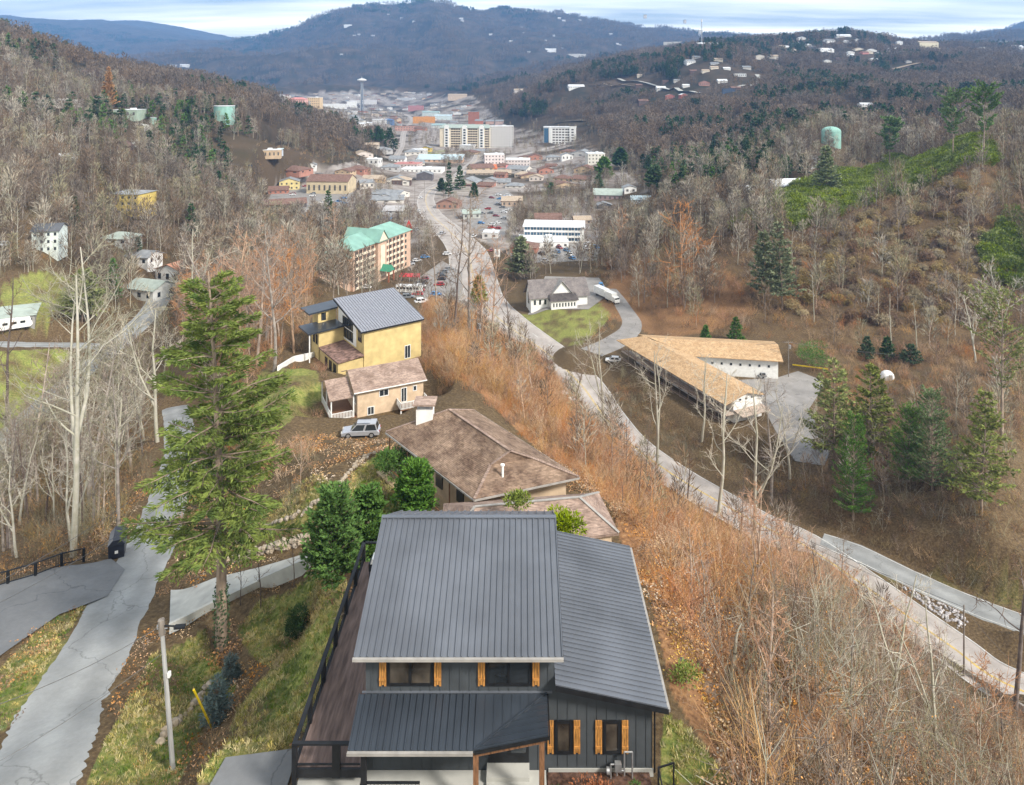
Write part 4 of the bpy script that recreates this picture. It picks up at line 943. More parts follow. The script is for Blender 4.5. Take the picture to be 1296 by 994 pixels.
m = MB(); m.bar((0, 0, 1.0), (0, -1.3, 1.0), .05, .05); m.bar((0, 0, .5), (0, -1.3, .5), .04, .04); m.bar((0, 0, 1.0), (.65, .2, 1.0), .05, .05); m.build('rail', M_BLACK, t_)
for p in ((0, 0), (0, -1.3), (.65, .2)):
    m = MB(); m.box(p[0] - .03, p[0] + .03, p[1] - .03, p[1] + .03, -.3, 1.0); m.build('post', M_BLACK, t_)
t_ = thing('gas_grill', 'white-topped grill standing at the far end of the deck', 'grill', (-7.9, 39.6, 72.75))
m = MB(); m.box(-.55, .55, -.3, .3, .45, .85); m.build('body', M_BLACK, t_)
m = MB(); m.prism([(-.45, .85), (.45, .85), (.38, 1.12), (-.38, 1.12)], -.3, .3); m.build('lid', M_WHITE, t_)
for x in (-.5, .5):
    for y in (-.25, .25):
        m = MB(); m.box(x - .025, x + .025, y - .025, y + .025, 0, .45); m.build('leg', M_BLACK, t_)
t_ = thing('patio_chair', 'dark patio chair beside the white-topped grill on the deck', 'chair', (-7.8, 38.2, 72.75))
m = MB(); m.box(-.3, .3, -.3, .3, .4, .48); m.build('seat', M_BLACK, t_); m = MB(); m.box(-.3, .3, .26, .32, .48, .95); m.build('backrest', M_BLACK, t_)
for x in (-.27, .27):
    for y in (-.27, .27):
        m = MB(); m.box(x - .025, x + .025, y - .025, y + .025, 0, .4); m.build('leg', M_BLACK, t_)

# ------------------------------------------------------------------ hip-roofed bungalow and its annex
def hipbuild(nm, roofpts, faces, mat_, parent, t=.14):
    m = MB(); m.add(roofpts, faces); low = [(x, y, z - t) for x, y, z in roofpts]; 
    m.add(low, [f[::-1] for f in faces]); return m
BZ = 68.5
L_, Fc, R_, Bk = (-12.4, 64.9, BZ), (-3.6, 54.3, BZ), (4.66, 57.4, BZ), (-4.6, 69.3, BZ)
Ap, Rb = (-.9, 57.6, 70.5), (-6.6, 65.0, 70.5)
q1, q2 = (-2.5, 57.2, 69.55), (.9, 58.3, 69.55)
Bn = thing('hip_roofed_bungalow', 'low bungalow with a broad weathered brown shingle hip roof and white chimney', 'house', (-3.5, 62, 65.5))
m = MB(); m.add([L_, Fc, R_, Bk, Ap, Rb, q1, q2], [(0,1,6,4,5), (1,2,7,6), (2,3,5,4,7), (3,0,5), (6,7,4)])
m.add([(p[0], p[1], p[2] - .2) for p in (L_, Fc, R_, Bk)], [(3,2,1,0)])
m.add([L_, Fc, R_, Bk] + [(p[0], p[1], p[2] - .2) for p in (L_, Fc, R_, Bk)], [(0,4,5,1),(1,5,6,2),(2,6,7,3),(3,7,4,0)])
rf = m.build('roof', M_SH_B, Bn, world=True)
def wpart(mb, nm, mt, par, root):
    o = mb.build(nm, mt, par); o.data.transform(Matrix.Translation(-root.location)); return o
m = MB()
for a, b_ in ((Fc, q1), (R_, q2), (Ap, Rb), (q1, Ap), (q2, Ap), (Rb, L_), (Rb, Bk)): m.bar((a[0], a[1], a[2] + .03), (b_[0], b_[1], b_[2] + .03), .22, .06)
wpart(m, 'ridge_cap', M_SH_P, rf, Bn)
m = MB()
for a, b_ in ((L_, Fc), (Fc, R_), (R_, Bk)): m.bar((a[0], a[1], a[2] - .1), (b_[0], b_[1], b_[2] - .1), .12, .14)
wpart(m, 'gutter', M_TRIM, rf, Bn)
def inset(p, c, k): return (c[0] + (p[0] - c[0]) * k, c[1] + (p[1] - c[1]) * k)
cB = (-4, 61.5); cs = [inset(p, cB, k) for p, k in ((L_, .80), (Fc, .72), (R_, .88), (Bk, .9))]
m = MB(); m.slab([(x, y, BZ - .21) for x, y in cs], 3.6); m.build('wall', M_TAN, Bn, world=True)
m = MB(); m.slab([(-13.0, 63.6, 65.55), (-4.3, 52.9, 65.55), (-1.5, 54.6, 65.55), (-10.5, 66, 65.55)], .5); m.build('patio_floor', mat('tan_patio', (.52, .40, .25), var=.12, scale=1), Bn, world=True)
for k in range(5):
    p = lerp(L_, Fc, .03 + k * .235); m = MB(); m.tube((p[0] + .15, p[1], 65.2), (p[0] + .15, p[1], BZ - .2), .06, n=8); m.build('porch_post', M_WOOD_D, Bn, world=True)
m = MB(); m.bar((-12.3, 63.2, 66.5), (-4.2, 53.4, 66.5), .06, .06); m.bar((-12.3, 63.2, 66.0), (-4.2, 53.4, 66.0), .05, .05); m.build('railing', M_WOOD_D, Bn, world=True)
m = MB(); m.box(-9.55, -8.05, 64.4, 65.7, 68.6, 70.75); ch = m.build('chimney', M_WHITE, Bn, world=True)
m = MB(); m.slab([(-9.8, 64.1, 71.3), (-7.8, 64.1, 71.3), (-7.8, 66.0, 71.3), (-9.8, 66.0, 71.3)], .14); 
for x, y in ((-9.5, 64.45), (-8.1, 64.45), (-8.1, 65.65), (-9.5, 65.65)): m.box(x - .06, x + .06, y - .06, y + .06, 70.75, 71.16)
wpart(m, 'chimney_cap', M_SH_P, ch, Bn)
m = MB(); m.tube((-1.5, 56.4, 69.0), (-1.5, 56.4, 69.95), .09, n=8); m.tube((-1.5, 56.4, 69.95), (-1.5, 56.4, 70.05), .17, n=8); m.build('vent_pipe', M_WHITE, Bn, world=True)
for f in (.2, .5, .78):
    p = lerp((*cs[0], 0), (*cs[1], 0), f); q = lerp((*cs[0], 0), (*cs[1], 0), f + .09); m = MB(); m.bar((p[0] - .02, p[1] - .02, 66.9), (q[0] - .02, q[1] - .02, 66.9), .12, 1.3); m.build('window', M_GLASS, Bn, world=True)

An = thing('hip_roofed_annex', 'small shingle-roofed annex tucked behind the dark metal roof', 'house', (2, 52, 65.5))
E0, E1, E2, E3 = (-5.5, 48.6, 68.0), (7.0, 51.0, 68.0), (6.1, 56.1, 68.0), (-6.0, 54.6, 68.0); Ra, Rc = (-3.4, 51.8, 69.4), (4.3, 53.0, 69.4)
m = MB(); m.add([E0, E1, E2, E3, Ra, Rc], [(0,1,5,4),(1,2,5),(2,3,4,5),(3,0,4)]); b4 = [(p[0], p[1], p[2] - .18) for p in (E0, E1, E2, E3)]
m.add([E0, E1, E2, E3] + b4, [(0,4,5,1),(1,5,6,2),(2,6,7,3),(3,7,4,0),(7,6,5,4)]); rf = m.build('roof', M_SH_P, An, world=True)
m = MB()
for a, b_ in ((E1, Rc), (E2, Rc), (Ra, Rc), (E0, Ra)): m.bar((a[0], a[1], a[2] + .03), (b_[0], b_[1], b_[2] + .03), .2, .06)
wpart(m, 'ridge_cap', M_TRIM, rf, An)
m = MB(); m.slab([(*inset(p, (.5, 52.6), .92), 67.8) for p in (E0, E1, E2, E3)], 3.2); m.build('wall', M_TAN, An, world=True)

# ------------------------------------------------------------------ tan cottage with white porch railings
Tn = thing('tan_cottage', 'tan cottage with a pinkish shingle gable roof and white porch railings', 'house', (-23.3, 100, 53.3), R(26))
m = MB(); m.box(0.3, 10.0, .3, 7.9, -1.5, 3.75); m.prism([(0.3, 3.75), (0.31, 3.75)], .3, 7.9) if False else None
m.add([(.3, .3, 3.75), (.3, 7.9, 3.75), (.3, 4.1, 5.3), (10, .3, 3.75), (10, 7.9, 3.75), (10, 4.1, 5.3)], [(0, 1, 2), (3, 5, 4)]); m.build('wall', M_TAN, Tn)
m = MB(); m.slab([(-.3, -.2, 3.72), (10.4, -.2, 3.72), (10.4, 4.1, 5.45), (-.3, 4.1, 5.45)], .12); m.slab([(-.3, 8.4, 3.72), (10.4, 8.4, 3.72), (10.4, 4.1, 5.451), (-.3, 4.1, 5.451)], .12); rf = m.build('roof', M_SH_P, Tn)
m = MB(); m.box(-.3, 10.4, -.3, -.21, 3.6, 3.72); m.build('gutter', M_WHITE, rf)
m = MB(); m.slab([(-3.6, .2, 3.1), (-.32, .2, 3.1), (-.32, 3.9, 4.6), (-3.6, 3.9, 4.6)], .12); m.slab([(-3.6, 7.6, 3.1), (-.32, 7.6, 3.1), (-.32, 3.9, 4.601), (-3.6, 3.9, 4.601)], .12); m.build('porch_roof', M_SH_P, Tn)
m = MB(); m.box(-3.4, .28, .4, 7.4, -.1, .1); m.build('porch_floor', M_WOOD_D, Tn)
for x, y in ((-3.3, .5), (-.2, .5), (-3.3, 3.8), (-3.3, 7.2)):
    m = MB(); m.box(x - .08, x + .08, y - .08, y + .08, -1.5, 3.1); m.build('porch_post', M_WHITE, Tn)
def picket(mb, a, b_, h=.95, n=14):
    mb.bar((a[0], a[1], a[2] + h), (b_[0], b_[1], b_[2] + h), .09, .08); mb.bar((a[0], a[1], a[2] + .12), (b_[0], b_[1], b_[2] + .12), .06, .06)
    for k in range(n + 1): p = lerp(a, b_, k / n); mb.box(p[0] - .045, p[0] + .045, p[1] - .045, p[1] + .045, p[2], p[2] + h)
m = MB(); picket(m, (-3.3, .5, .1), (-.4, .5, .1)); picket(m, (-3.3, .5, .1), (-3.3, 7.2, .1), n=26); m.build('porch_railing', M_WHITE, Tn)
m = MB(); m.box(6.0, 10.1, -1.7, .28, .55, .7); m.build('balcony_floor', M_WOOD_D, Tn)
m = MB(); picket(m, (6.0, -1.65, .7), (10.1, -1.65, .7), n=20); picket(m, (6.0, -1.65, .7), (6.0, .2, .7), n=8); picket(m, (10.1, -1.65, .7), (10.1, .2, .7), n=8); m.build('balcony_railing', M_WHITE, Tn)
for x in (6.05, 8.0, 10.05):
    m = MB(); m.box(x - .08, x + .08, -1.7, -1.54, -2, .55); m.build('balcony_post', M_WHITE, Tn)
def win_local(parent, x0, x1, y, z0, z1, mf, mg=None, axis='x', frame=.09, mull=1, out=-1, name='window'):
    """window in local coordinates; axis x: on a wall facing -y, axis y: on a wall facing -x or +x (out)"""
    mb = MB()
    def bx(mb, a0, a1, d0, d1, c0, c1):
        if axis == 'x': mb.box(a0, a1, d0, d1, c0, c1)
        else: mb.box(d0, d1, a0, a1, c0, c1)
    a, c = y + out * .06, y - out * .02
    bx(mb, x0, x1, a, c, z0, z0 + frame); bx(mb, x0, x1, a, c, z1 - frame, z1); bx(mb, x0, x0 + frame, a, c, z0 + frame, z1 - frame); bx(mb, x1 - frame, x1, a, c, z0 + frame, z1 - frame)
    for k in range(mull):
        x = x0 + (x1 - x0) * (k + 1) / (mull + 1); bx(mb, x - frame / 3, x + frame / 3, y + out * .055, c, z0 + frame, z1 - frame)
    w = mb.build(name, mf, parent); g = MB(); bx(g, x0 + frame, x1 - frame, y + out * .02, y - out * .015, z0 + frame, z1 - frame); g.build('pane', mg or M_GLASS, w); return w
win_local(Tn, 3.4, 4.8, .3, 2.3, 3.3, M_WHITE); win_local(Tn, 6.6, 7.5, .3, .9, 3.0, M_WHITE); win_local(Tn, 8.4, 9.0, .3, 2.2, 3.0, M_WHITE, mull=0); win_local(Tn, 1.7, 2.7, .3, 0, 1.2, M_WHITE)
win_local(Tn, 1.2, 2.4, .3, 1.4, 3.2, M_WHITE, axis='y')

# ------------------------------------------------------------------ gold house with the striped metal roof
Gd = thing('gold_house', 'gold stucco house with a large striped grey metal roof', 'house', (-27.8, 125, 50), R(36))
m = MB(); m.box(0.3, 11.6, .4, 12.6, -2, 7.0); m.add([(.3, .4, 7), (.3, 12.6, 7), (.3, 12.6, 9.5), (11.6, .4, 7), (11.6, 12.6, 7), (11.6, 12.6, 9.5)], [(0,1,2), (3,5,4), (1,4,5,2)]); m.build('wall', M_GOLD, Gd)
m = MB(); m.box(.27, .295, 3.8, 12.3, 3.0, 6.98); m.add([(.28, 3.8, 6.98), (.28, 12.3, 6.98), (.28, 12.3, 9.2), (.28, 3.8, 7.45)], [(0, 1, 2, 3)]); m.build('white_gable', M_WHITE, Gd)
m = MB(); seam_roof(m, (-.4, 0, 6.95), (12, 0, 6.95), (12, 12.9, 9.75), (-.4, 12.9, 9.75), .5, rib=.14, t=.25); m.build('roof', mat('pale_striped_metal', (.26, .27, .31), rough=.45, spec=.5), Gd)
m = MB(); m.slab([(-.45, -.1, 6.90), (-.38, -.1, 6.90), (-.38, 13, 9.7), (-.45, 13, 9.7)], .35); m.box(-.4, 12, -.08, -.01, 6.65, 6.93); m.build('fascia', M_BLACK, Gd)
for k in range(4):
    for j in range(2): win_local(Gd, 5.2 + k * 1.25, 6.3 + k * 1.25, .26, 3.4 + j * 2.0, 5.2 + j * 2.0, M_BLACK, axis='y', mull=0, frame=.07)
win_local(Gd, 1.4, 3.0, .29, 4.5, 6.5, M_BLACK, axis='y')
win_local(Gd, 8.2, 9.4, .4, .2, 2.6, M_WHITE, mg=M_GLASS)
m = MB(); m.slab([(-4.6, .3, 2.4), (.25, .3, 2.75), (.25, 9.5, 2.75), (-4.6, 9.5, 2.4)], .25); m.build('porch_roof', mat('leaf_strewn_roof', (.19, .12, .10), var=.4, scale=1.5), Gd)
m = MB(); m.box(-4.4, .28, .6, 9.2, -2, 2.1); m.build('porch_wall', M_GOLD, Gd)
m = MB(); m.box(-4.5, .28, 9.6, 13.5, -2, 5.2); m.build('side_wing', M_GOLD, Gd); m = MB(); m.slab([(-6.6, 9.1, 5.3), (.25, 9.1, 5.6), (.25, 14.5, 5.6), (-6.6, 14.5, 5.3)], .3); m.build('side_roof', M_METAL_D, Gd)
m = MB(); m.box(-3.2, .26, 13.5, 16.5, -2, 7.6); m.build('tower_wing', M_GOLD, Gd); m = MB(); m.slab([(-5.2, 12.9, 7.7), (1.5, 13.0, 8.1), (1.5, 17.5, 8.1), (-5.2, 17.5, 7.7)], .3); m.build('tower_roof', M_METAL_D, Gd)
for y in (10.2, 11.6): win_local(Gd, y, y + .9, -4.5, 2.6, 4.4, M_BLACK, axis='y', mull=0)
for y in (1.5, 3.5, 5.5): win_local(Gd, y, y + 1.2, -4.4, -.5, 1.6, M_BLACK, axis='y', mull=0)
win_local(Gd, -2.6, -1.7, 13.5, 5.8, 7.2, M_BLACK)
for x in (-6.3,):
    m = MB(); m.tube((x, 9.4, -2), (x, 9.4, 5.2), .12, n=8); m.build('corner_post', M_WHITE, Gd)

# ------------------------------------------------------------------ hotel with the green roof
Ho = thing('green_roofed_hotel', 'six-storey peach hotel with a green metal roof and rows of balconies', 'hotel', (-69.8, 295, 15), math.atan2(43, 17))
HL = 46.3
m = MB(); m.box(0, 16, 0, 15, -4, 17); m.box(16.0, 23, -1.6, 15.6, -4, 17.4); m.box(23, HL, 0, 15, -4, 17); m.build('wall', M_PEACH, Ho)
m = MB(); m.add([(-.8, -.8, 17), (16.2, -.8, 17), (16.2, 15.8, 17), (-.8, 15.8, 17), (6, 7.5, 21), (16.2, 7.5, 21)], [(0,1,5,4), (2,3,4,5), (3,0,4), (0,3,2,1)])
m.add([(22.8, -.8, 17), (HL + .8, -.8, 17), (HL + .8, 15.8, 17), (22.8, 15.8, 17), (22.8, 7.5, 21.6), (HL - 6, 7.5, 21.6)], [(0,1,5,4), (1,2,5), (2,3,4,5), (0,3,2,1)])
m.add([(15.4, -2.6, 17.3), (23.6, -2.6, 17.3), (23.6, 16.4, 17.3), (15.4, 16.4, 17.3), (19.5, -2.6, 22.2), (19.5, 16.4, 22.2)], [(0,4,5,3), (1,2,5,4), (0,3,2,1)])
m.build('roof', M_GREENROOF, Ho)
m = MB(); m.add([(15.6, -2.0, 17.4), (23.4, -2.0, 17.4), (19.5, -2.0, 22.0), (15.6, 16, 17.4), (23.4, 16, 17.4), (19.5, 16, 22.0)], [(0, 1, 2), (3, 5, 4)]); m.box(17.8, 21.2, -1.9, -1.62, 2, 15.5); m.build('gable', M_CREAM, Ho)
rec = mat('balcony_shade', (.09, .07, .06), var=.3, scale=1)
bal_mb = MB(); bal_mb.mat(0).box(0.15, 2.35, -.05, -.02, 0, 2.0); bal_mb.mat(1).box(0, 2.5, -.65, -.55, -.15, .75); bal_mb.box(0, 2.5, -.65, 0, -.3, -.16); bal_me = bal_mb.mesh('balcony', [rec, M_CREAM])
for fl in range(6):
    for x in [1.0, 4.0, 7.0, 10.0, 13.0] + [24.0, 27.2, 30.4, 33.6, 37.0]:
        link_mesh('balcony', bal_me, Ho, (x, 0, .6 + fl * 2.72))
for fl in range(6): win_local(Ho, HL - 5.2, HL - 3.6, 0, .8 + fl * 2.72, 2.6 + fl * 2.72, M_CREAM, mull=0)
for fl in (0, 2, 4):
    m = MB(); m.box(HL, HL + .04, 1.6, 2.6, 1 + fl * 2.72, 5.6 + fl * 2.72); m.build('stair_window', rec, Ho)
    m = MB(); m.box(HL, HL + .04, 7, 8, 1 + fl * 2.72, 5.6 + fl * 2.72); m.build('stair_window', rec, Ho)
m = MB(); m.add([(17.2, -6.5, 4.6), (21.8, -6.5, 4.6), (19.5, -6.5, 7.2), (17.2, -1.6, 4.6), (21.8, -1.6, 4.6), (19.5, -1.6, 7.2)], [(0,2,5,3), (1,4,5,2), (0,1,2), (3,4,1,0)]); m.build('entrance_roof', mat('deep_green_metal', (.06, .25, .16), rough=.5), Ho)
for x in (17.5, 21.5):
    m = MB(); m.box(x - .25, x + .25, -6.3, -5.8, -3, 4.6); m.build('entrance_post', M_BRICK, Ho)
m = MB(); m.box(-22, -.01, 1.5, 14.5, -4, 14.0); m.build('rear_wing', M_PEACH, Ho)
m = MB(); m.add([(-23, .6, 14), (-.02, .6, 14), (-.02, 15.3, 14), (-23, 15.3, 14), (-17, 8, 17.6), (-.02, 8, 17.6)], [(0,1,5,4), (2,3,4,5), (3,0,4), (0,3,2,1)]); m.build('rear_roof', M_GREENROOF, Ho)

# ------------------------------------------------------------------ motel with the tan roof, on tall columns
Mo = thing('tan_roofed_motel', 'white motel with a long tan shingle roof on tall white columns', 'motel', (0, 0, 0))
a0, a1 = Vector((50.4, 173, 0)), Vector((32.8, 211, 0)); ax = (a1 - a0).normalized(); nx = Vector((ax.y, -ax.x, 0)); LM = (a1 - a0).length
def ML(s, w, z): p = a0 + ax * s + nx * w; return (p.x, p.y, z)
ez, rz_, WD = 23.4, 25.0, 10.5
m = MB(); m.slab([ML(-.8, -1.6, ez - .25), ML(LM + 6, -1.6, ez - .25), ML(LM + 1, WD / 2, rz_), ML(-.8, WD / 2, rz_)], .18); m.slab([ML(-.8, WD + .6, ez), ML(LM - 8, WD + .6, ez), ML(LM - 3, WD / 2, rz_ + .003), ML(-.8, WD / 2, rz_ + .003)], .18)
rp = [(49.0, 202.2, ez), (73.0, 198.2, ez), (74.5, 206.5, rz_ + .1), (38, 212.5, rz_ + .1)]; m.slab(rp, .18); m.slab([(74.5, 206.5, rz_ + .103), (76, 214, ez), (36, 220, ez), (38, 212.5, rz_ + .103)], .18)
m.build('roof', M_SH_O, Mo)
m = MB(); m.slab([ML(0, 1.5, ez - .05), ML(LM, 1.5, ez - .05), ML(LM - 1, WD, ez - .05), ML(0, WD, ez - .05)], 5.8); m.add([ML(0, 1.5, ez - .06), ML(0, WD, ez - .06), ML(0, WD / 2, rz_ - .25)], [(0, 1, 2)])
m.slab([(50, 203.2, ez - .05), (72, 199.5, ez - .05), (74.5, 213, ez - .05), (40, 218, ez - .05)], 6.0); m.build('wall', M_WHITE, Mo)
m = MB()
for z in (ez - 2.9, ez - 5.7): m.slab([ML(-.5, -1.2, z), ML(LM + 4, -1.2, z), ML(LM + 3, 1.49, z), ML(-.5, 1.49, z)], .25)
m.build('gallery', mat('gallery_boards', (.42, .35, .29), var=.2), Mo)
m = MB()
for z in (ez - 2.9, ez - 5.7):
    m.bar(ML(-.5, -1.2, z + .95), ML(LM + 4, -1.2, z + .95), .08, .08); m.bar(ML(-.5, -1.2, z + .5), ML(LM + 4, -1.2, z + .5), .05, .3)
m.build('gallery_railing', mat('gallery_paint', (.26, .20, .16)), Mo)
for k in range(13):
    s = LM * k / 12; b0 = ML(s, -1.25, 0); m = MB(); m.tube((b0[0], b0[1], ez - 5.9), (b0[0], b0[1], ez - .4), .1, n=6); m.build('gallery_post', mat('gallery_paint', (.26, .20, .16)), Mo)
for k in range(8):
    s = 14 + (LM - 12) * k / 8; b0 = ML(s, -1.3, 0); zg = g1(b0[0], b0[1]); m = MB(); m.tube((b0[0], b0[1], min(zg, 16) - 1.5), (b0[0], b0[1], ez - 5.9), .38, n=12); m.build('column', M_WHITE, Mo)
for fl in range(2):
    for k in range(9):
        s = 2.5 + k * 4.4; p, q = ML(s, 1.45, ez - 1.6 - 2.8 * fl), ML(s + 1.7, 1.45, ez - 1.6 - 2.8 * fl); m = MB(); m.bar(p, q, .1, 1.4); m.build('window', M_GLASS, Mo)
for k in range(8):
    f = .07 + k * .115; p, q = lerp((50, 203.14, 21.4), (72, 199.44, 21.4), f), lerp((50, 203.14, 21.4), (72, 199.44, 21.4), f + .025); m = MB(); m.bar(p, q, .12, .6); m.build('window', M_GLASS, Mo)
for k in range(3):
    p, q = ML(-.05, 3.2 + k * 1.9, ez - .2), ML(-.05, 3.9 + k * 1.9, ez - .2); m = MB(); m.bar(p, q, .1, .4); m.build('gable_window', M_GLASS, Mo)
m = MB(); m.slab([ML(-3.2, 1.5, ez - 2.7), ML(-.05, 1.5, ez - 2.4), ML(-.05, WD, ez - 2.4), ML(-3.2, WD, ez - 2.7)], .2); m.build('side_roof', mat('weathered_boards', (.40, .32, .26), var=.25), Mo)
CLEAR.append((50, 195, 22))

# ------------------------------------------------------------------ chapel-like building below the highway bend
c0 = WZ(708, 388, 17.0)
Ch = thing('white_chapel', 'white chapel-like building with steep grey gables on the mown bank', 'building', (c0[0], c0[1], 17.0), R(12))
m = MB(); m.box(-11, 11, 0, 8, -2, 4.2); m.box(-4, 6, -3.4, 0, -2, 3.4); m.add([(-11, 0, 4.2), (-11, 8, 4.2), (-11, 4, 9.3), (11, 0, 4.2), (11, 8, 4.2), (11, 4, 9.3)], [(0, 1, 2), (3, 5, 4)])
m.add([(-3.6, -.6, 4), (5.4, -.6, 4), (.9, -.6, 9.2)], [(0, 1, 2)]); m.build('wall', M_WHITE, Ch)
m = MB(); m.slab([(-12, -.8, 3.7), (12, -.8, 3.7), (11.4, 4, 9.6), (-11.4, 4, 9.6)], .18); m.slab([(-12, 8.8, 3.7), (12, 8.8, 3.7), (11.4, 4, 9.603), (-11.4, 4, 9.603)], .18); m.build('roof', M_SH_G, Ch)
m = MB(); m.slab([(-4.6, -1.2, 3.4), (.9, -1.2, 9.7), (.9, 4, 9.7), (-4.6, 4, 3.4)], .18); m.slab([(6.4, -1.2, 3.4), (.9, -1.2, 9.703), (.9, 4, 9.703), (6.4, 4, 3.4)], .18); m.build('gable_roof', shingles('light_grey_shingles', (.34, .32, .30), (.44, .42, .39)), Ch)
m = MB(); m.add([(-4.6, -3.9, 3.2), (6.6, -3.9, 3.2), (6.0, -.6, 5.2), (-4, -.6, 5.2)], [(0,1,2,3), (3,2,1,0)]); m.slab([(-4.6, -3.9, 3.2), (6.6, -3.9, 3.2), (6.6, -.6, 3.2), (-4.6, -.6, 3.2)], .15); m.build('porch_roof', M_SH_G, Ch)
for k in range(8): win_local(Ch, -3.4 + k * 1.15, -2.7 + k * 1.15, -3.4, .8, 2.4, M_WHITE, mull=0)
win_local(Ch, 2.4, 5.6, -11, .5, 4.8, M_WHITE, axis='y', mull=2)
for k in range(3): win_local(Ch, -10 + k * 2, -9 + k * 2, 0, 1, 3, M_WHITE, mull=0)

# ------------------------------------------------------------------ general builder for the buildings of the valley
PALETTE = {}
def paint(col):
    if isinstance(col, bpy.types.Material): return col
    k = 'wall_paint_%02d%02d%02d' % tuple(int(c * 99) for c in col)
    return mat(k, col, var=.1, scale=.3, rough=.8)
def bld(px, py, wpx, hpx, wall, roof, label, rt='gable', dep=None, rz=0, floors=None, cols=None, Y=None, name='house', cat='house', group=None, glassc=None, eave=.5, pitch=.42, z=None, base=3.0, clear=True):
    """building whose front foot is seen at px,py; size read from its extent there"""
    p = hit(px, py) if Y is None else W(px, py, Y)
    k = p[1] / F; w = wpx * k; hh = hpx * k; d = dep or max(7, min(w * .8, 20))
    if p[1] > 330 and hpx < 22: hh *= .74 if rt != 'flat' else .72
    zb = p[2] if z is None else z
    o = thing(name, label, cat, (p[0], p[1], zb), R(rz), group); rm = paint(roof); wm = paint(wall)
    rise = 0 if rt == 'flat' else min(pitch * min(d, w) / 2, hh * .55); hw = hh - rise if rt != 'flat' else hh
    x0, x1 = -w / 2, w / 2; e = eave
    m = MB(); m.box(x0, x1, 0, d, -base, hw)
    if rt == 'gable': m.add([(x0, 0, hw), (x0, d, hw), (x0, d / 2, hw + rise), (x1, 0, hw), (x1, d, hw), (x1, d / 2, hw + rise)], [(0, 1, 2), (3, 5, 4)])
    if rt == 'front': m.add([(x0, 0, hw), (x1, 0, hw), (0, 0, hw + rise), (x0, d, hw), (x1, d, hw), (0, d, hw + rise)], [(0, 1, 2), (3, 5, 4)])
    m.build('wall', wm, o)
    m = MB(); dr = rise * e / (d / 2); 
    if rt == 'gable':
        m.slab([(x0 - e, -e, hw - dr + .1), (x1 + e, -e, hw - dr + .1), (x1 + e, d / 2, hw + rise + .12), (x0 - e, d / 2, hw + rise + .12)], .2); m.slab([(x0 - e, d + e, hw - dr + .1), (x1 + e, d + e, hw - dr + .1), (x1 + e, d / 2, hw + rise + .123), (x0 - e, d / 2, hw + rise + .123)], .2)
    elif rt == 'front':
        dr = rise * e / (w / 2)
        m.slab([(x0 - e, -e, hw - dr + .1), (0, -e, hw + rise + .12), (0, d + e, hw + rise + .12), (x0 - e, d + e, hw - dr + .1)], .2); m.slab([(x1 + e, -e, hw - dr + .1), (0, -e, hw + rise + .123), (0, d + e, hw + rise + .123), (x1 + e, d + e, hw - dr + .1)], .2)
    elif rt == 'hip':
        q = min(d / 2, w / 2 * .9); m.add([(x0 - e, -e, hw), (x1 + e, -e, hw), (x1 + e, d + e, hw), (x0 - e, d + e, hw), (x0 + q, d / 2, hw + rise), (x1 - q, d / 2, hw + rise)], [(0,1,5,4), (1,2,5), (2,3,4,5), (3,0,4), (0,3,2,1)])
    elif rt == 'shed': m.slab([(x0 - e, -e, hw - .1), (x1 + e, -e, hw - .1), (x1 + e, d + e, hw + rise), (x0 - e, d + e, hw + rise)], .25)
    else: m.box(x0 - .15, x1 + .15, -.15, d + .15, hw, hw + .35); m.box(x0 + w * .55, x0 + w * .7, d * .4, d * .7, hw + .35, hw + 1.4)
    m.build('roof', rm, o)
    fl = floors if floors is not None else max(1, int(hw / 3.0)); nc = cols if cols is not None else max(1, min(9, int(w / 3.2)))
    if fl * nc > 0 and p[1] < 1500:
        ww, wh = w / nc * .36, hw / fl * .42; mb = MB(); mb.box(-ww / 2, ww / 2, -.06, .02, 0, wh); wme = mb.mesh('window', glassc or (M_GLASS if p[1] < 330 else M_GLASS_F))
        for f_ in range(fl):
            for c_ in range(nc): link_mesh('window', wme, o, (x0 + w * (c_ + .5) / nc, 0, hw * (f_ + .28) / fl))
        if nc * fl > 0 and abs(rz) > 8:
            mb = MB(); mb.box(-.06, .02, -ww * .4, ww * .4, 0, wh); wme = mb.mesh('window', glassc or M_GLASS); s = 1 if rz < 0 else -1
            if s > 0: wme.transform(Matrix.Rotation(math.pi, 4, 'Z'))
            for f_ in range(fl):
                for c_ in range(2): link_mesh('window', wme, o, (x1 if s > 0 else x0, d * (c_ + .5) / 2, hw * (f_ + .28) / fl))
    if clear: CLEAR.append((p[0], p[1] + d * .3, max(w * .6, d * .6) + 2)); CLEAR.append((p[0], p[1] - w * .5, w * .55))
    if p[1] > 560: CLEAR.append((p[0], p[1] - w * .9 - 8, w * .75 + 11)); CLEAR.append((p[0] * (1 - (w * 2 + 20) / p[1]), p[1] - w * 2 - 20, w * .6 + 9))
    return o
WHT, CRM, GRY, BRN, DBR, RED, YEL, BLU, TAN, DGY = (.72,.72,.70), (.64,.56,.42), (.40,.40,.40), (.27,.17,.12), (.12,.08,.07), (.42,.13,.10), (.58,.44,.13), (.16,.24,.36), (.48,.36,.24), (.10,.105,.115)
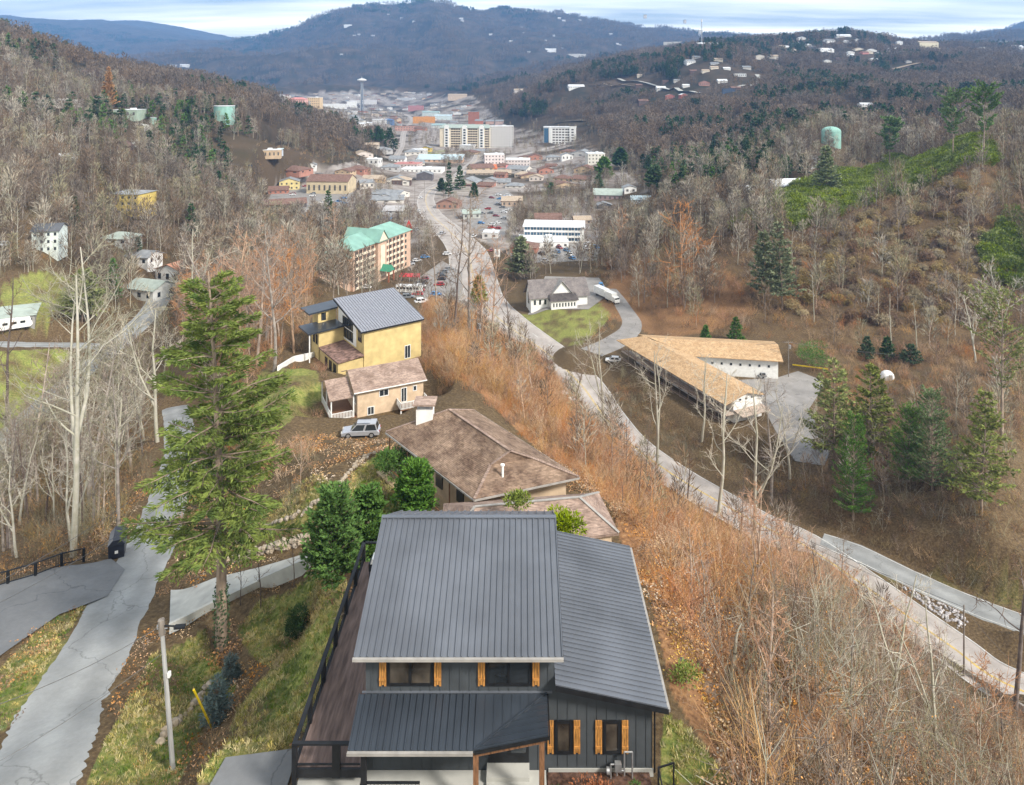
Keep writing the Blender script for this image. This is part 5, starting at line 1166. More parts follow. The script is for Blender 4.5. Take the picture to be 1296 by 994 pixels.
# ------------------------------------------------------------------ buildings of the valley and the hills
M_TEAL = mat('teal_roof', (.28, .38, .38), var=.1, scale=.3); M_BLUEROOF = mat('pale_blue_roof', (.44, .54, .58), var=.08, scale=.3); M_WROOF = mat('white_roof', (.66, .68, .70), var=.07, scale=.3); M_ORW = mat('orange_paint', (.60, .28, .09), var=.1, scale=.3)
BRR = shingles('umber_shingles', (.16, .095, .075), (.26, .165, .135)); TNR = shingles('sand_shingles', (.40, .32, .24), (.50, .41, .32)); GRR = mat('slate_roof', (.24, .25, .26), var=.15, scale=.4); GGR = mat('sage_roof', (.33, .38, .34), var=.1, scale=.4)
# left valley and left hillside
bld(57, 320, 30, 34, (.62,.68,.64), DGY, 'white three-storey house with a dark roof and railed balconies on the left slope', rt='gable', rz=14, floors=3, cols=4, dep=8)
bld(155, 271, 44, 27, YEL, GRR, 'bright yellow three-storey building with a pale grey roof among bare trees', rt='hip', rz=-8, floors=3, cols=5, cat='building', name='building', pitch=.2)
bld(143, 311, 38, 14, (.5,.52,.5), GGR, 'low house with a sage green roof uphill of the yard with bare trees', rt='hip', rz=-6)
bld(172, 337, 34, 16, WHT, GRR, 'white cottage with a grey roof behind the dark evergreen', rt='gable', rz=-12)
bld(212, 360, 38, 24, WHT, (.40,.20,.13), 'white house with a rust-red gabled roof beside the valley road', rt='front', rz=-18)
bld(176, 381, 46, 22, (.55,.56,.54), GGR, 'grey-green roofed house with white gable by the valley road', rt='gable', rz=-20)
bld(20, 408, 40, 14, (.30,.29,.27), GGR, 'low carport with a weathered green roof at the left edge', rt='shed', rz=24, floors=0, cols=0, name='carport', cat='carport', dep=6)
bld(112, 95, 20, 9, DBR, DBR, 'dark brown cabin high on the left hillside above the orange tree', rt='gable', name='cabin', cat='cabin')
bld(158, 150, 30, 13, (.34,.42,.34), M_WROOF, 'pale green building with a flat white roof near the orange tree', rt='flat', floors=1, cols=4, name='building', cat='building')
bld(62, 132, 44, 6, (.50,.47,.42), (.55,.53,.50), 'long low pale building along the terrace on the left hillside', rt='flat', floors=1, cols=6, name='building', cat='building')
bld(152, 190, 18, 14, DBR, DBR, 'dark steep-gabled cabin below the curving hillside drive', rt='front', name='cabin', cat='cabin', pitch=.9)
bld(79, 200, 17, 6, WHT, M_WROOF, 'small white-roofed house half hidden in the left woods', rt='gable')
bld(218, 86, 10, 5, WHT, GRR, 'small white house on the left ridge line', rt='gable'); bld(233, 86, 11, 5, WHT, M_WROOF, 'second small white house on the left ridge, nearer the valley', rt='gable')
bld(336, 214, 36, 13, TAN, M_WROOF, 'long tan building with a flat white roof on the slope above the town lot', rt='flat', base=1.2, rz=12, floors=1, cols=7, name='building', cat='building', dep=9)
bld(347, 198, 15, 7, (.5,.55,.6), M_BLUEROOF, 'little building with a pale blue roof above the long tan building', rt='shed', floors=1, cols=2, name='building', cat='building')
bld(366, 241, 24, 20, (.66,.55,.26), GRR, 'pale yellow house with a slate gable roof beside the steep street', rt='front', rz=14)
bld(352, 246, 24, 12, (.40,.18,.13), BRR, 'small brick-red shop with a brown roof beside the pale yellow house', rt='gable', rz=14, name='shop', cat='shop')
bld(395, 217, 10, 9, WHT, GRR, 'tiny white house above the long brown motel', rt='front')
bld(360, 265, 54, 15, (.10,.085,.08), BRR, 'long dark building with a brown gable roof along the town parking lot', rt='gable', rz=22, name='building', cat='building', dep=13)
bld(414, 246, 54, 23, (.52,.43,.29), BRR, 'large brown-roofed building with a tan wall at the back of the parking lot', rt='gable', rz=-5, name='building', cat='building', floors=1, cols=8)
# town along the highway
T1 = [(476,231,22,11,TAN,TNR,'hip','house with a sand coloured hip roof at the left of the tan-roofed shops'),(508,235,24,14,DBR,TNR,'hip','low shop with a wide sand coloured roof and dark front by the road bend'),
 (537,229,20,15,(.12,.11,.12),GRR,'front','dark gabled building at the inside of the road bend'),(533,219,52,6,WHT,M_WROOF,'flat','long low white building behind the dark gabled building'),
 (513,212,31,5,(.55,.45,.42),(.45,.20,.18),'flat','long low shop row with a dull red roof edge'),(502,206,20,10,WHT,GRR,'gable','white gabled house left of the blue-roofed building'),
 (556,206,58,11,(.60,.40,.28),M_BLUEROOF,'shed','long tan building with a pale blue roof below the lawn'),(539,192,12,9,YEL,GRR,'front','small yellow gabled house at the lawn'),
 (566,265,28,16,(.34,.20,.15),BRR,'front','rustic brick house with a brown gabled roof at the highway'),(597,277,22,14,(.42,.43,.40),GGR,'gable','grey cottage with a sage roof right of the highway'),
 (482,280,24,12,BLU,GRR,'front','blue-fronted shop behind the green-roofed hotel'),(498,271,28,11,(.45,.44,.42),(.40,.39,.39),'gable','long pale grey roofed shed behind the blue-fronted shop'),
 (487,254,16,11,(.62,.60,.58),GRR,'front','white arched-front house among the trees left of the highway'),(459,239,14,12,(.60,.44,.26),TNR,'hip','tan house at the left end of the shop row'),
 (626,211,25,17,(.70,.62,.60),M_WROOF,'flat','tall white block with a red band beside the side street'),(618,216,22,8,(.50,.14,.07),(.55,.16,.07),'shed','restaurant with an orange-red roof in front of the tall white block'),
 (655,211,31,11,(.62,.56,.54),M_WROOF,'flat','long white carport-fronted motel right of the red roofs'),(652,217,23,7,(.60,.30,.28),(.62,.20,.20),'shed','shop with a pinkish red awning right of the orange-red roof'),
 (619,222,56,7,(.40,.34,.28),TNR,'gable','long low tan roof along the strip parking lot'),(661,225,20,9,(.44,.36,.28),TNR,'hip','tan hip-roofed shop at the right end of the strip'),
 (694,284,34,16,(.45,.34,.27),BRR,'gable','brown-roofed lodge with several gables behind the blue and white motel'),(721,289,32,10,(.42,.32,.26),BRR,'gable','long brown roof right of the gabled lodge'),
 (738,284,22,12,(.44,.36,.30),TNR,'gable','tan-roofed house behind the blue and white motel, at its right end'),(769,254,36,17,(.30,.22,.22),GGR,'gable','wide house with a grey-green roof and dark porch in the right meadow'),
 (766,265,18,10,DGY,GRR,'front','small dark gabled cabin below the grey-green roofed house'),(798,245,16,13,WHT,GRR,'front','white gabled house under the big pale bare tree'),
 (812,256,25,9,(.55,.58,.6),M_BLUEROOF,'gable','low house with a pale blue roof at the right end of the meadow'),(755,208,22,18,(.62,.60,.54),M_WROOF,'flat','tall off-white block half hidden by green trees'),
 (718,203,14,12,WHT,GRR,'front','white steep-gabled house beside the dark trees'),(662,322,34,18,(.36,.16,.11),BRR,'hip','brick building with a brown hip roof in front of the white motel office'),
 (690,315,60,10,WHT,M_WROOF,'flat','long single-storey white motel office'),(620,303,20,10,(.6,.58,.56),M_WROOF,'flat','small white shop beside the strip parking lot'),
 (648,262,26,16,(.46,.35,.27),TNR,'gable','tan gabled house at the far side of the strip lot'),(635,235,22,10,(.45,.40,.36),GRR,'gable','grey roofed shop in the trees left of the brown lodge')]
for px, py, w, h, wc, rc, rt, lb in T1:
    bld(px, py, w, h, wc, rc, lb, rt=rt, rz=RS.uniform(-9, 9), name='house' if 'house' in lb or 'cottage' in lb or 'cabin' in lb else 'building', cat='house' if 'house' in lb or 'cottage' in lb or 'cabin' in lb else 'building')
# blue and white motel: three storeys of galleries
p = hit(701, 307); mw = 76 * p[1] / F
Bm = thing('blue_white_motel', 'three-storey blue and white motel with open galleries and a white roof', 'motel', p, R(-5))
m = MB(); m.box(-mw / 2, mw / 2, 0, 12, -3, 8.6); m.build('wall', M_WHITE, Bm); m = MB(); m.slab([(-mw/2-.6, -1.8, 8.6), (mw/2+.6, -1.8, 8.6), (mw/2+.6, 12.5, 9.6), (-mw/2-.6, 12.5, 9.6)], .3); m.build('roof', M_WROOF, Bm)
blu = paint((.13, .24, .38)); gb = MB(); gb.mat(0).box(.2, 1.4, -.04, .02, .1, 2.1); gb.box(1.8, 3.0, -.04, .02, .8, 2.1); gb.mat(1).box(0, 3.4, -1.5, -.05, -.2, -.02); gb.box(0, 3.4, -1.5, -1.42, 0, .9); gb.box(-.1, .1, -1.5, -1.3, -.2, 2.6); gme_ = gb.mesh('gallery_bay', [blu, M_WHITE])
for fl in range(3):
    for k in range(int(mw / 3.4)): link_mesh('gallery_bay', gme_, Bm, (-mw / 2 + k * 3.4 + .2, 0, .2 + fl * 2.8))
CLEAR.append((p[0], p[1], 30))
# cream condominium with white towers, white condominium, brick towers, stacked grey block
p = hit(588, 187); k_ = p[1] / F
Cc = thing('cream_condominium', 'long cream condominium block with three white arched bays in the town', 'apartment block', p, R(-6))
W_ = 64 * k_; Hh = 25 * k_; m = MB(); m.box(-W_/2, W_/2, 0, 16, -5, Hh); m.build('wall', M_CREAM, Cc); m = MB(); m.slab([(-W_/2-1, -1, Hh), (W_/2+1, -1, Hh), (W_/2-3, 16, Hh + 4), (-W_/2+3, 16, Hh + 4)], .6); m.build('roof', GGR, Cc)
for fx in (-.36, .0, .34):
    m = MB(); m.mat(0).box(fx * W_ - 3.4, fx * W_ + 3.4, -1.2, 0, -5, Hh + 1); m.prism([(fx * W_ - 3.4, Hh + 1), (fx * W_ + 3.4, Hh + 1), (fx * W_ + 1.8, Hh + 3.4), (fx * W_ - 1.8, Hh + 3.4)], -1.2, 0)
    bay = m.build('bay', M_WHITE, Cc)
    for f_ in range(7): m = MB(); m.box(fx * W_ - 1.6, fx * W_ + 1.6, -1.3, -1.21, 1 + f_ * Hh / 7.4, 1 + (f_ + .62) * Hh / 7.4); m.build('window', M_GLASS, bay)
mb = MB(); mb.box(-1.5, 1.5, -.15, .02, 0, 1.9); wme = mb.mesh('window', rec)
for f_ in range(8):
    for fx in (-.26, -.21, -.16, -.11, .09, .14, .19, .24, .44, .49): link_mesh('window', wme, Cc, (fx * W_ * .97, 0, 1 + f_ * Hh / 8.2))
p = hit(708, 183); k_ = p[1] / F; W_ = 40 * k_; Hh = 21 * k_
Wc = thing('white_condominium', 'white multi-storey condominium with a glassy left end above the valley', 'apartment block', p, R(-10))
m = MB(); m.box(-W_/2, W_/2, 0, 14, -8, Hh); m.box(W_*.32, W_/2, -1.5, 0, -8, Hh + 2); m.box(-W_*.33, -W_*.25, -1, 0, -8, Hh + 1); m.build('wall', M_WHITE, Wc); m = MB(); m.box(-W_/2-.6, W_/2+.6, -.6, 14.6, Hh + .01, Hh + 1.2); m.build('roof', M_WROOF, Wc)
m = MB(); m.box(-W_/2 + .5, -W_*.35, -.3, .01, 2, Hh - 1); m.build('glass_front', mat('blue_glass', (.05, .12, .20), rough=.15, spec=.7), Wc)
mb = MB(); mb.box(-1.6, 1.6, -.15, .02, 0, 1.8); wme = mb.mesh('window', rec)
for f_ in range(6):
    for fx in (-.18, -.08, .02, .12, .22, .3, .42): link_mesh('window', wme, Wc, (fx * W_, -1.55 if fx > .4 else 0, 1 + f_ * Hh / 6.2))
CLEAR += [(hit(588, 187)[0], hit(588, 187)[1], 60), (p[0], p[1], 45)]
for px, py, w, h, wc, rc, rt, lb in [(599,157,13,21,(.36,.15,.10),GRR,'flat','tall red brick tower block behind the cream condominium'),(606,162,10,14,(.42,.17,.12),GRR,'shed','lower red brick block in front of the brick tower'),
 (635,187,30,27,(.50,.49,.48),M_WROOF,'flat','grey stacked hotel block right of the cream condominium'),(536,155,27,9,M_ORW,(.60,.30,.12),'flat','bright orange building in the town centre'),
 (545,147,22,8,(.50,.56,.55),M_TEAL,'gable','building with a teal roof behind the orange building'),(561,152,22,9,(.52,.60,.60),M_BLUEROOF,'gable','pale building with a blue-green roof right of the orange building'),
 (526,140,19,8,(.42,.20,.20),(.40,.16,.16),'flat','dull red hall behind the town centre'),(579,127,24,10,(.50,.40,.31),TNR,'gable','tan lodge at the foot of the wooded mountain'),
 (375,131,22,10,(.60,.36,.32),(.55,.24,.22),'hip','pink hotel with a red roof at the left edge of the town'),(397,136,16,17,(.60,.46,.30),M_WROOF,'flat','tall tan hotel block at the left edge of the town'),
 (422,137,32,7,WHT,M_WROOF,'flat','long white building right of the tall tan hotel'),(459,132,34,7,(.62,.60,.58),M_WROOF,'flat','long off-white building below the observation tower'),
 (480,156,20,6,(.55,.54,.52),M_WROOF,'flat','white-roofed building near the bend of the town street'),(490,157,14,9,(.12,.18,.30),(.10,.16,.28),'hip','building with a dark blue roof beside the town street'),
 (352,128,24,8,(.45,.44,.42),M_WROOF,'flat','grey flat-roofed building at the left end of the town'),(445,136,12,10,WHT,M_WROOF,'flat','small white block left of the observation tower base'),
 (512,128,20,5,(.5,.5,.5),M_WROOF,'flat','white flat roof at the back of the town'),(620,158,10,8,(.50,.33,.28),GRR,'gable','small pinkish house right of the brick towers'),
 (632,158,10,8,(.55,.40,.36),GRR,'gable','second pinkish house further right of the brick towers'),(515,166,30,8,(.45,.27,.22),BRR,'flat','brown shop row along the town street'),
 (555,163,18,8,(.55,.55,.52),M_TEAL,'gable','small teal-roofed shop left of the cream condominium'),(470,186,18,6,(.5,.45,.38),TNR,'gable','tan-roofed shed in the trees at the valley edge')]:
    bld(px, py, w, h, wc, rc, lb, rt=rt, name='building', cat='building', rz=RS.uniform(-8, 8), dep=14)
# crowd of small roofs filling the town
CR = [((.60,.59,.57), M_WROOF, 'white flat-roofed building'), (TAN, BRR, 'tan building with a brown roof'), ((.45,.44,.43), GRR, 'grey building with a slate roof'), ((.40,.2,.15), BRR, 'brick building with a brown roof'), ((.60,.57,.52), GRR, 'pale building with a slate roof'), ((.62,.55,.5), TNR, 'pale building with a sand roof')]
ZN = [('at the back of the town', (350, 560, 119, 134), 60), ('in the middle of the town', (440, 600, 135, 165), 80), ('beside the highway in the lower town', (455, 740, 190, 240), 75), ('at the near edge of the town', (330, 530, 205, 262), 22)]
for zone, (xa, xb, ya, yb), n in ZN:
    for i in range(n):
        c = CR[RS.integers(0, len(CR))]; x, y = RS.uniform(xa, xb), RS.uniform(ya, yb); p = hit(x, y)
        if dist_roads(np.array([p[0]]), np.array([p[1]]))[0] < 9 or any(math.hypot(p[0] - a, p[1] - b_) < r_ * .42 for a, b_, r_ in CLEAR) or in_pads(np.array([p[0]]), np.array([p[1]]), 4)[0]: continue
        wm_ = RS.uniform(11, 26); hm_ = RS.uniform(4, 9); k_ = F / p[1]
        bld(x, y, wm_ * k_, hm_ * k_, c[0], c[1], f'{c[2]} {zone}', rt='flat' if 'flat' in c[2] else ['gable', 'hip', 'front'][RS.integers(0, 3)], rz=RS.uniform(-25, 25), name='town_building', cat='building', group=f'{c[2]}s {zone}', floors=0 if p[1] > 900 else 1, cols=3)
# cabins and houses on the right-hand hills
HL_ = [(852,60,24,7,CRM,TNR,'flat','pale cream lodge on the skyline of the middle hill'),(896,62,27,10,(.12,.14,.17),M_WROOF,'gable','dark house with a white roof on the middle hill skyline'),(818,69,13,8,WHT,GRR,'gable','white house left along the middle hill skyline'),
 (875,81,12,7,WHT,GRR,'gable','white cabin below the cream lodge'),(962,77,11,9,(.60,.55,.48),TNR,'front','pale cabin with twin gables on the middle hill, left of its neighbour'),(978,75,14,7,(.60,.55,.48),TNR,'gable','pale wide cabin right of the twin-gabled cabin'),
 (937,98,15,6,(.55,.56,.55),GRR,'flat','grey flat-roofed house on the cleared slope'),(892,109,13,9,(.36,.20,.17),BRR,'front','reddish cabin on the cleared slope'),(923,118,16,7,(.06,.09,.15),(.09,.11,.15),'flat','dark blue building beside the hillside drive'),
 (815,132,13,8,DBR,BRR,'gable','dark brown cabin on the purple slope'),(848,126,11,8,(.42,.15,.13),(.50,.42,.40),'front','red cabin on the purple slope'),(866,124,9,7,(.42,.15,.13),M_WROOF,'front','red cabin with a white roof right of the other red cabin'),
 (730,113,20,6,WHT,M_WROOF,'gable','white cabin with a white roof on the wooded spur'),(658,117,14,6,(.55,.5,.46),TNR,'gable','pale cabin at the left end of the wooded spur'),(697,66,14,6,WHT,M_WROOF,'gable','white house on the mountain shoulder'),
 (730,73,24,6,(.5,.48,.44),M_WROOF,'flat','long pale house on the crest of the wooded spur'),(1047,66,20,7,WHT,M_WROOF,'gable','white house low on the right summit'),(1129,66,13,7,WHT,M_WROOF,'gable','white house left of the big pale lodge'),(1139,57,7,7,WHT,M_WROOF,'front','tall narrow white house near the right saddle'),
 (1176,61,28,12,(.60,.54,.38),TNR,'gable','big pale yellow lodge on the right ridge'),(1196,57,10,8,DGY,DGY,'gable','dark house right of the big pale lodge'),(1272,57,9,7,WHT,GRR,'front','white house on the far right ridge'),(1289,63,13,7,WHT,M_WROOF,'gable','white house at the right end of the ridge'),
 (1068,47,18,5,WHT,M_WROOF,'gable','pale house near the top of the right summit'),(1052,55,12,6,WHT,GRR,'gable','white house on the right summit, below the top'),(1166,69,9,5,WHT,M_WROOF,'gable','small white cabin below the big pale lodge'),
 (989,50,7,4,WHT,GRR,'gable','small white cabin at the left of the right summit'),(1001,47,7,4,(.5,.5,.5),GRR,'gable','grey cabin on the left flank of the right summit'),(993,61,12,4,WHT,M_WROOF,'gable','low white cabin on the left flank of the right summit'),(1007,58,11,4,WHT,M_WROOF,'gable','low white cabin nearer the right summit'),
 (1029,62,7,5,(.1,.15,.2),GRR,'gable','dark cabin on the right summit'),(1077,72,8,5,WHT,M_WROOF,'gable','white cabin under the right summit'),(1096,69,9,5,(.45,.2,.18),BRR,'gable','reddish cabin under the right summit'),(1085,54,6,6,WHT,M_WROOF,'front','tall white cabin right of the summit'),
 (1230,66,9,5,DBR,BRR,'gable','dark brown cabin on the right ridge'),(1255,62,8,4,(.5,.5,.5),GRR,'gable','grey cabin on the far right ridge'),(1054,146,27,12,(.05,.065,.10),GRR,'flat','long dark blue building in the woods above the domed tank'),(1100,135,18,5,WHT,M_WROOF,'gable','white-roofed house in the right woods'),
 (947,246,28,13,(.66,.60,.56),M_WROOF,'gable','white-roofed house in the trees right of the valley'),(1002,241,44,16,(.62,.56,.50),M_WROOF,'gable','long white-roofed house below the kudzu crest'),(1038,212,26,18,(.50,.52,.52),GRR,'gable','grey house among pines below the domed tank'),
 (858,224,10,9,(.58,.30,.22),TNR,'gable','little orange house in the woods right of the meadow'),(440,35,10,4,WHT,M_WROOF,'gable','white house high on the far mountain'),(905,82,10,4,WHT,GRR,'gable','white cabin along the upper hillside road')]
for px, py, w, h, wc, rc, rt, lb in HL_: bld(px, py, w, h, wc, rc, lb, rt=rt, name='cabin' if 'cabin' in lb else 'house', cat='cabin' if 'cabin' in lb else 'house', rz=RS.uniform(-15, 15), base=8)
for i in range(44):                                                # more cabins on the right-hand ridges
    x, y = (RS.uniform(975, 1290), RS.uniform(50, 82)) if i % 3 else (RS.uniform(790, 960), RS.uniform(66, 120)); p = hit(x, y, 900)
    if p[1] > 3000: continue
    wc, rc, lb = [((.62,.61,.58), M_WROOF, 'small white cabin'), ((.45,.43,.40), GRR, 'small grey cabin'), (DBR, BRR, 'small brown cabin'), ((.58,.52,.42), TNR, 'small tan cabin')][i % 4]
    bld(x, y, RS.uniform(6, 12), RS.uniform(4, 6.5), wc, rc, lb + (' among the trees of the right-hand ridges' if i % 3 else ' among the trees of the middle hill'), rt=['gable', 'front', 'hip'][i % 3], name='ridge_cabin', cat='cabin', group=lb + ('s on the right-hand ridges' if i % 3 else 's on the middle hill'), floors=0, base=9, Y=p[1], z=p[2])
for i in range(30):                                                # specks of houses on the mountain
    x = RS.uniform(430, 900); y = RS.uniform(18, 72); p = hit(x, y, 2500)
    if p[1] < 2400: continue
    bld(x, y + 2, RS.uniform(2.2, 5), RS.uniform(1.8, 3), (.5,.5,.5), M_WROOF if i % 2 else GRR, 'tiny white house on the wooded mountain' if i % 2 else 'tiny white house with a grey roof on the wooded mountain', name='mountain_house', cat='house', group='white houses scattered on the mountain' if i % 2 else 'grey-roofed houses scattered on the mountain', floors=0, base=10, Y=p[1], z=p[2])
# observation tower, water tanks, mast
p = W(458, 152, 1950); p = (p[0], p[1], g1(p[0], p[1]))
Nd = thing('observation_tower', 'slender observation tower with a saucer top rising over the town', 'tower', p); ht = (CZ - (99 - HY) * p[1] / F) - p[2]
for a in range(3): m = MB(); m.tube((6 * math.cos(a * 2.09), 6 * math.sin(a * 2.09), -5), (2.2 * math.cos(a * 2.09), 2.2 * math.sin(a * 2.09), ht * .9), 1.6, 1.1, n=6); m.build('leg', M_STEEL, Nd)
m = MB(); m.tube((0, 0, 0), (0, 0, ht * .92), 1.6, n=8)
for k in range(9): m.tube((0, 0, ht * k / 10), (0, 0, ht * k / 10 + 1), 4.5 - .25 * k, n=6)
m.build('lift_shaft', mat('tower_blue', (.20, .24, .30)), Nd)
m = MB(); m.tube((0, 0, ht * .90), (0, 0, ht * .93), 5, 12, n=20); m.tube((0, 0, ht * .93), (0, 0, ht * .955), 12.5, 12.5, n=20); m.tube((0, 0, ht * .955), (0, 0, ht * .985), 12, 5, n=20); m.tube((0, 0, ht * .985), (0, 0, ht + 4), .8, .3, n=6); m.build('saucer', M_WHITE, Nd)
def tank(px, py, wpx, hpx, label, dome):
    p = hit(px, py); r = wpx * p[1] / F / 2; h = hpx * p[1] / F; o = thing('water_tank', label, 'water tank', p); m = MB()
    m.tube((0, 0, -4), (0, 0, h * (.72 if dome else .97)), r, n=28); m.build('shell', mat('tank_green', (.24, .42, .36), var=.1, scale=.4), o); m = MB()
    if dome:
        z0 = h * .72
        for k in range(4): a0_, a1_ = k * .38, (k + 1) * .38; m.tube((0, 0, z0 + (h - z0) * math.sin(a0_)), (0, 0, z0 + (h - z0) * math.sin(a1_)), r * math.cos(a0_) * 1.01, r * math.cos(a1_) * 1.01, n=28)
    else: m.tube((0, 0, h * .97), (0, 0, h), r * 1.03, r * 1.03, n=28)
    m.build('roof', mat('tank_green', (.24, .42, .36)) if dome else M_WROOF, o)
    for k in range(12): pass
    CLEAR.append((p[0], p[1] - r, r * 2.2)); return o
tank(284, 152, 25, 18, 'flat-topped green water tank in the left woods', False); tank(1052, 183, 23, 22, 'domed pale green water tank in the right woods', True); tank(194, 158, 8, 9, 'little green water tank beside the curving left drive', False)
p = hit(888, 62); Ms = thing('radio_mast', 'thin radio mast on the middle hill skyline', 'mast', p); hm_ = 36 * p[1] / F
m = MB()
for a in range(3): m.tube((1.6 * math.cos(a * 2.09), 1.6 * math.sin(a * 2.09), -3), (1.0 * math.cos(a * 2.09), 1.0 * math.sin(a * 2.09), hm_), .35, .3, n=5)
for k in range(14): m.tube((1.5, 0, hm_ * k / 14), (-.75, 1.2, hm_ * (k + 1) / 14), .2, n=4); m.tube((-.75, 1.2, hm_ * k / 14), (-.75, -1.2, hm_ * (k + 1) / 14), .2, n=4)
m.build('lattice', M_STEEL, Ms); m = MB(); m.tube((0, 0, hm_ * .93), (0, 0, hm_ * 1.02), 1.8, n=8); m.build('antenna', M_WHITE, Ms)
# white dome tent near the right verge
p = hit(1123, 480); k_ = p[1] / F
Dt = thing('white_dome_tent', 'small white dome tent on the straw slope right of the motel parking', 'tent', p); m = MB(); m.blob((0, 0, .2), 8.5 * k_, 3, .02, (1, 1, 1.05)); m.build('cover', M_WHITE, Dt); m = MB(); m.box(-.5, .5, -8.8 * k_, -8.2 * k_, 0, 1.6); m.build('flap', M_TRIM, Dt)

# hillside tracks cut into the slopes
def track(name, pts, w, m_):
    P = []
    for i in range(len(pts) - 1):
        for k in range(6):
            q = hit(*lerp(pts[i], pts[i+1], k / 6)); CLEAR.append((q[0], q[1] - 6, w + (9 if q[1] > 600 else 3))); CLEAR.append((q[0] * (1 - 25 / q[1]), q[1] - 25, w + (8 if q[1] > 600 else 1)))
    for px, py in pts: h_ = hit(px, py); P.append((h_[0], h_[1], h_[2], w))
    c = catmull(P, 2.0); c[:, 2] = ground(c[:, 0], c[:, 1]) + .25 + .0012 * c[:, 1]
    V_, F_ = ribbon(c, 0.25); tag(link_mesh(name, np_mesh(name, V_, [F_], m_)), kind='structure')
track('hillside_road', [(160,188),(178,178),(187,168),(184,160),(172,160)], 5, M_CONC)
track('hillside_road', [(783,102),(800,104),(830,110),(862,117),(885,120)], 9, M_CONC); track('hillside_road', [(935,112),(955,108),(962,102),(958,96)], 8, M_CONC)
track('hillside_track', [(700,158),(730,154),(775,149),(800,147),(830,143)], 9, mat('pale_gravel', (.50, .43, .33), var=.15, scale=.2)); track('hillside_track', [(745,110),(765,108),(800,112)], 7, M_DIRT)
track('hillside_track', [(1120,92),(1150,84),(1180,78)], 12, M_DIRT)
# ------------------------------------------------------------------ woods on the hills, as masses
def choose(x, y, base=.12, sc=170.0, seed=31):
    n = fbm(x / sc, y / sc, 4, seed); return n > np.where(x > 0, .34, .38) - base
GC = [[(925,294),(1000,243),(1130,200),(1245,178),(1262,214),(1130,250),(1010,294)], [(1240,318),(1262,290),(1296,268),(1296,370),(1258,356)]]
GCW = [region(p) for p in GC]
CLEAR += [(-58, 300, 34), (-48, 275, 24), (-66, 330, 30), (-36, 270, 18)]
SLOPE_W, BANK_W = SLOPE, BANK
def woods(name, label, n, y0, y1, bare, ever, s0, s1, pw=2, road=4, evb=.27, sc=120.0):
    x, y = ln_sample(n, y0, y1, RS, pw=pw)
    if y0 < 1000: m = free(x, y, road, 4); x, y = x[m], y[m]
    z = ground(x, y); m = open_ground(x, y, z)
    if y0 < 700: m &= ~(inpoly(x, y, SLOPE_W) & (RS.uniform(0, 1, len(x)) > .16)) & ~inpoly(x, y, BANK_W)
    for gp in GCW: m &= ~inpoly(x, y, gp)
    x, y, z = x[m], y[m], z[m]; ev = choose(x, y, evb, sc) & (RS.uniform(0, 1, len(x)) < .5) & (y > 400)
    for sel, nm, src, lb in ((~ev, name, bare, 'leafless ' + label), (ev, name.replace('woods', 'evergreen_woods').replace('forest', 'evergreen_forest'), ever, 'dark evergreens among the ' + label)):
        scatter(nm, lb, src, np.c_[x, y, z - .3][sel], RS.uniform(s0, s1, sel.sum()), cat='woods', tilt=.04)
woods('hill_woods', 'grey woods on the nearer hillsides', 8200, 235, 640, FT, FE, .7, 1.25, road=6)
woods('valley_side_woods', 'brown woods on the valley sides', 6200, 620, 1600, GB, GE, .8, 1.2)
woods('ridge_woods', 'hazy woods on the far ridges', 11000, 1500, 3300, GB, GE, .95, 1.5, evb=.16, sc=330.0)
woods('mountain_forest', 'blue-grey forest on the distant mountains', 15000, 3100, 8200, GBB, GEB, .9, 1.5, evb=.08, sc=800.0)
# a few trees inside the town
x, y = ln_sample(5200, 330, 2600, RS, -.3, .26); z = ground(x, y); px_, py_ = proj(x, y, z); mm = inpoly(px_, py_, TOWNP) & free(x, y, 5, 4)
for a, b_, r_ in CLEAR: mm &= np.hypot(x - a, y - b_) > r_ * .75
gx_, gy_ = [], []
for poly in ([(685,292),(692,232),(748,218),(758,240),(752,300)], [(392,292),(400,282),(440,254),(478,268),(470,296),(430,310)], [(438,216),(462,206),(500,250),(480,268),(462,262)], [(740,300),(765,272),(830,266),(840,300),(800,330),(760,335)], [(610,300),(632,262),(660,270),(660,300)], [(545,195),(600,190),(640,205),(560,215)]):
    a_, b2 = fill(region(poly), 6.5, RS, 3, 2); gx_.append(a_); gy_.append(b2)
gx_, gy_ = np.concatenate(gx_), np.concatenate(gy_); x, y, z = np.r_[x[mm], gx_], np.r_[y[mm], gy_], np.r_[z[mm], ground(gx_, gy_)]; mm = np.ones(len(x), bool)
for o_ in COL.objects:
    if o_.parent is None and o_.get('category') in ('building', 'house', 'cottage', 'motel', 'shop', 'apartment block'): mm &= np.hypot(x - o_.location.x, (y - o_.location.y + 8) / 2.4) > 9
scatter('town_woods', 'bare trees standing between the buildings of the town', FT, np.c_[x, y, z - .3][mm], RS.uniform(.45, .8, mm.sum()), cat='woods', tilt=.04)

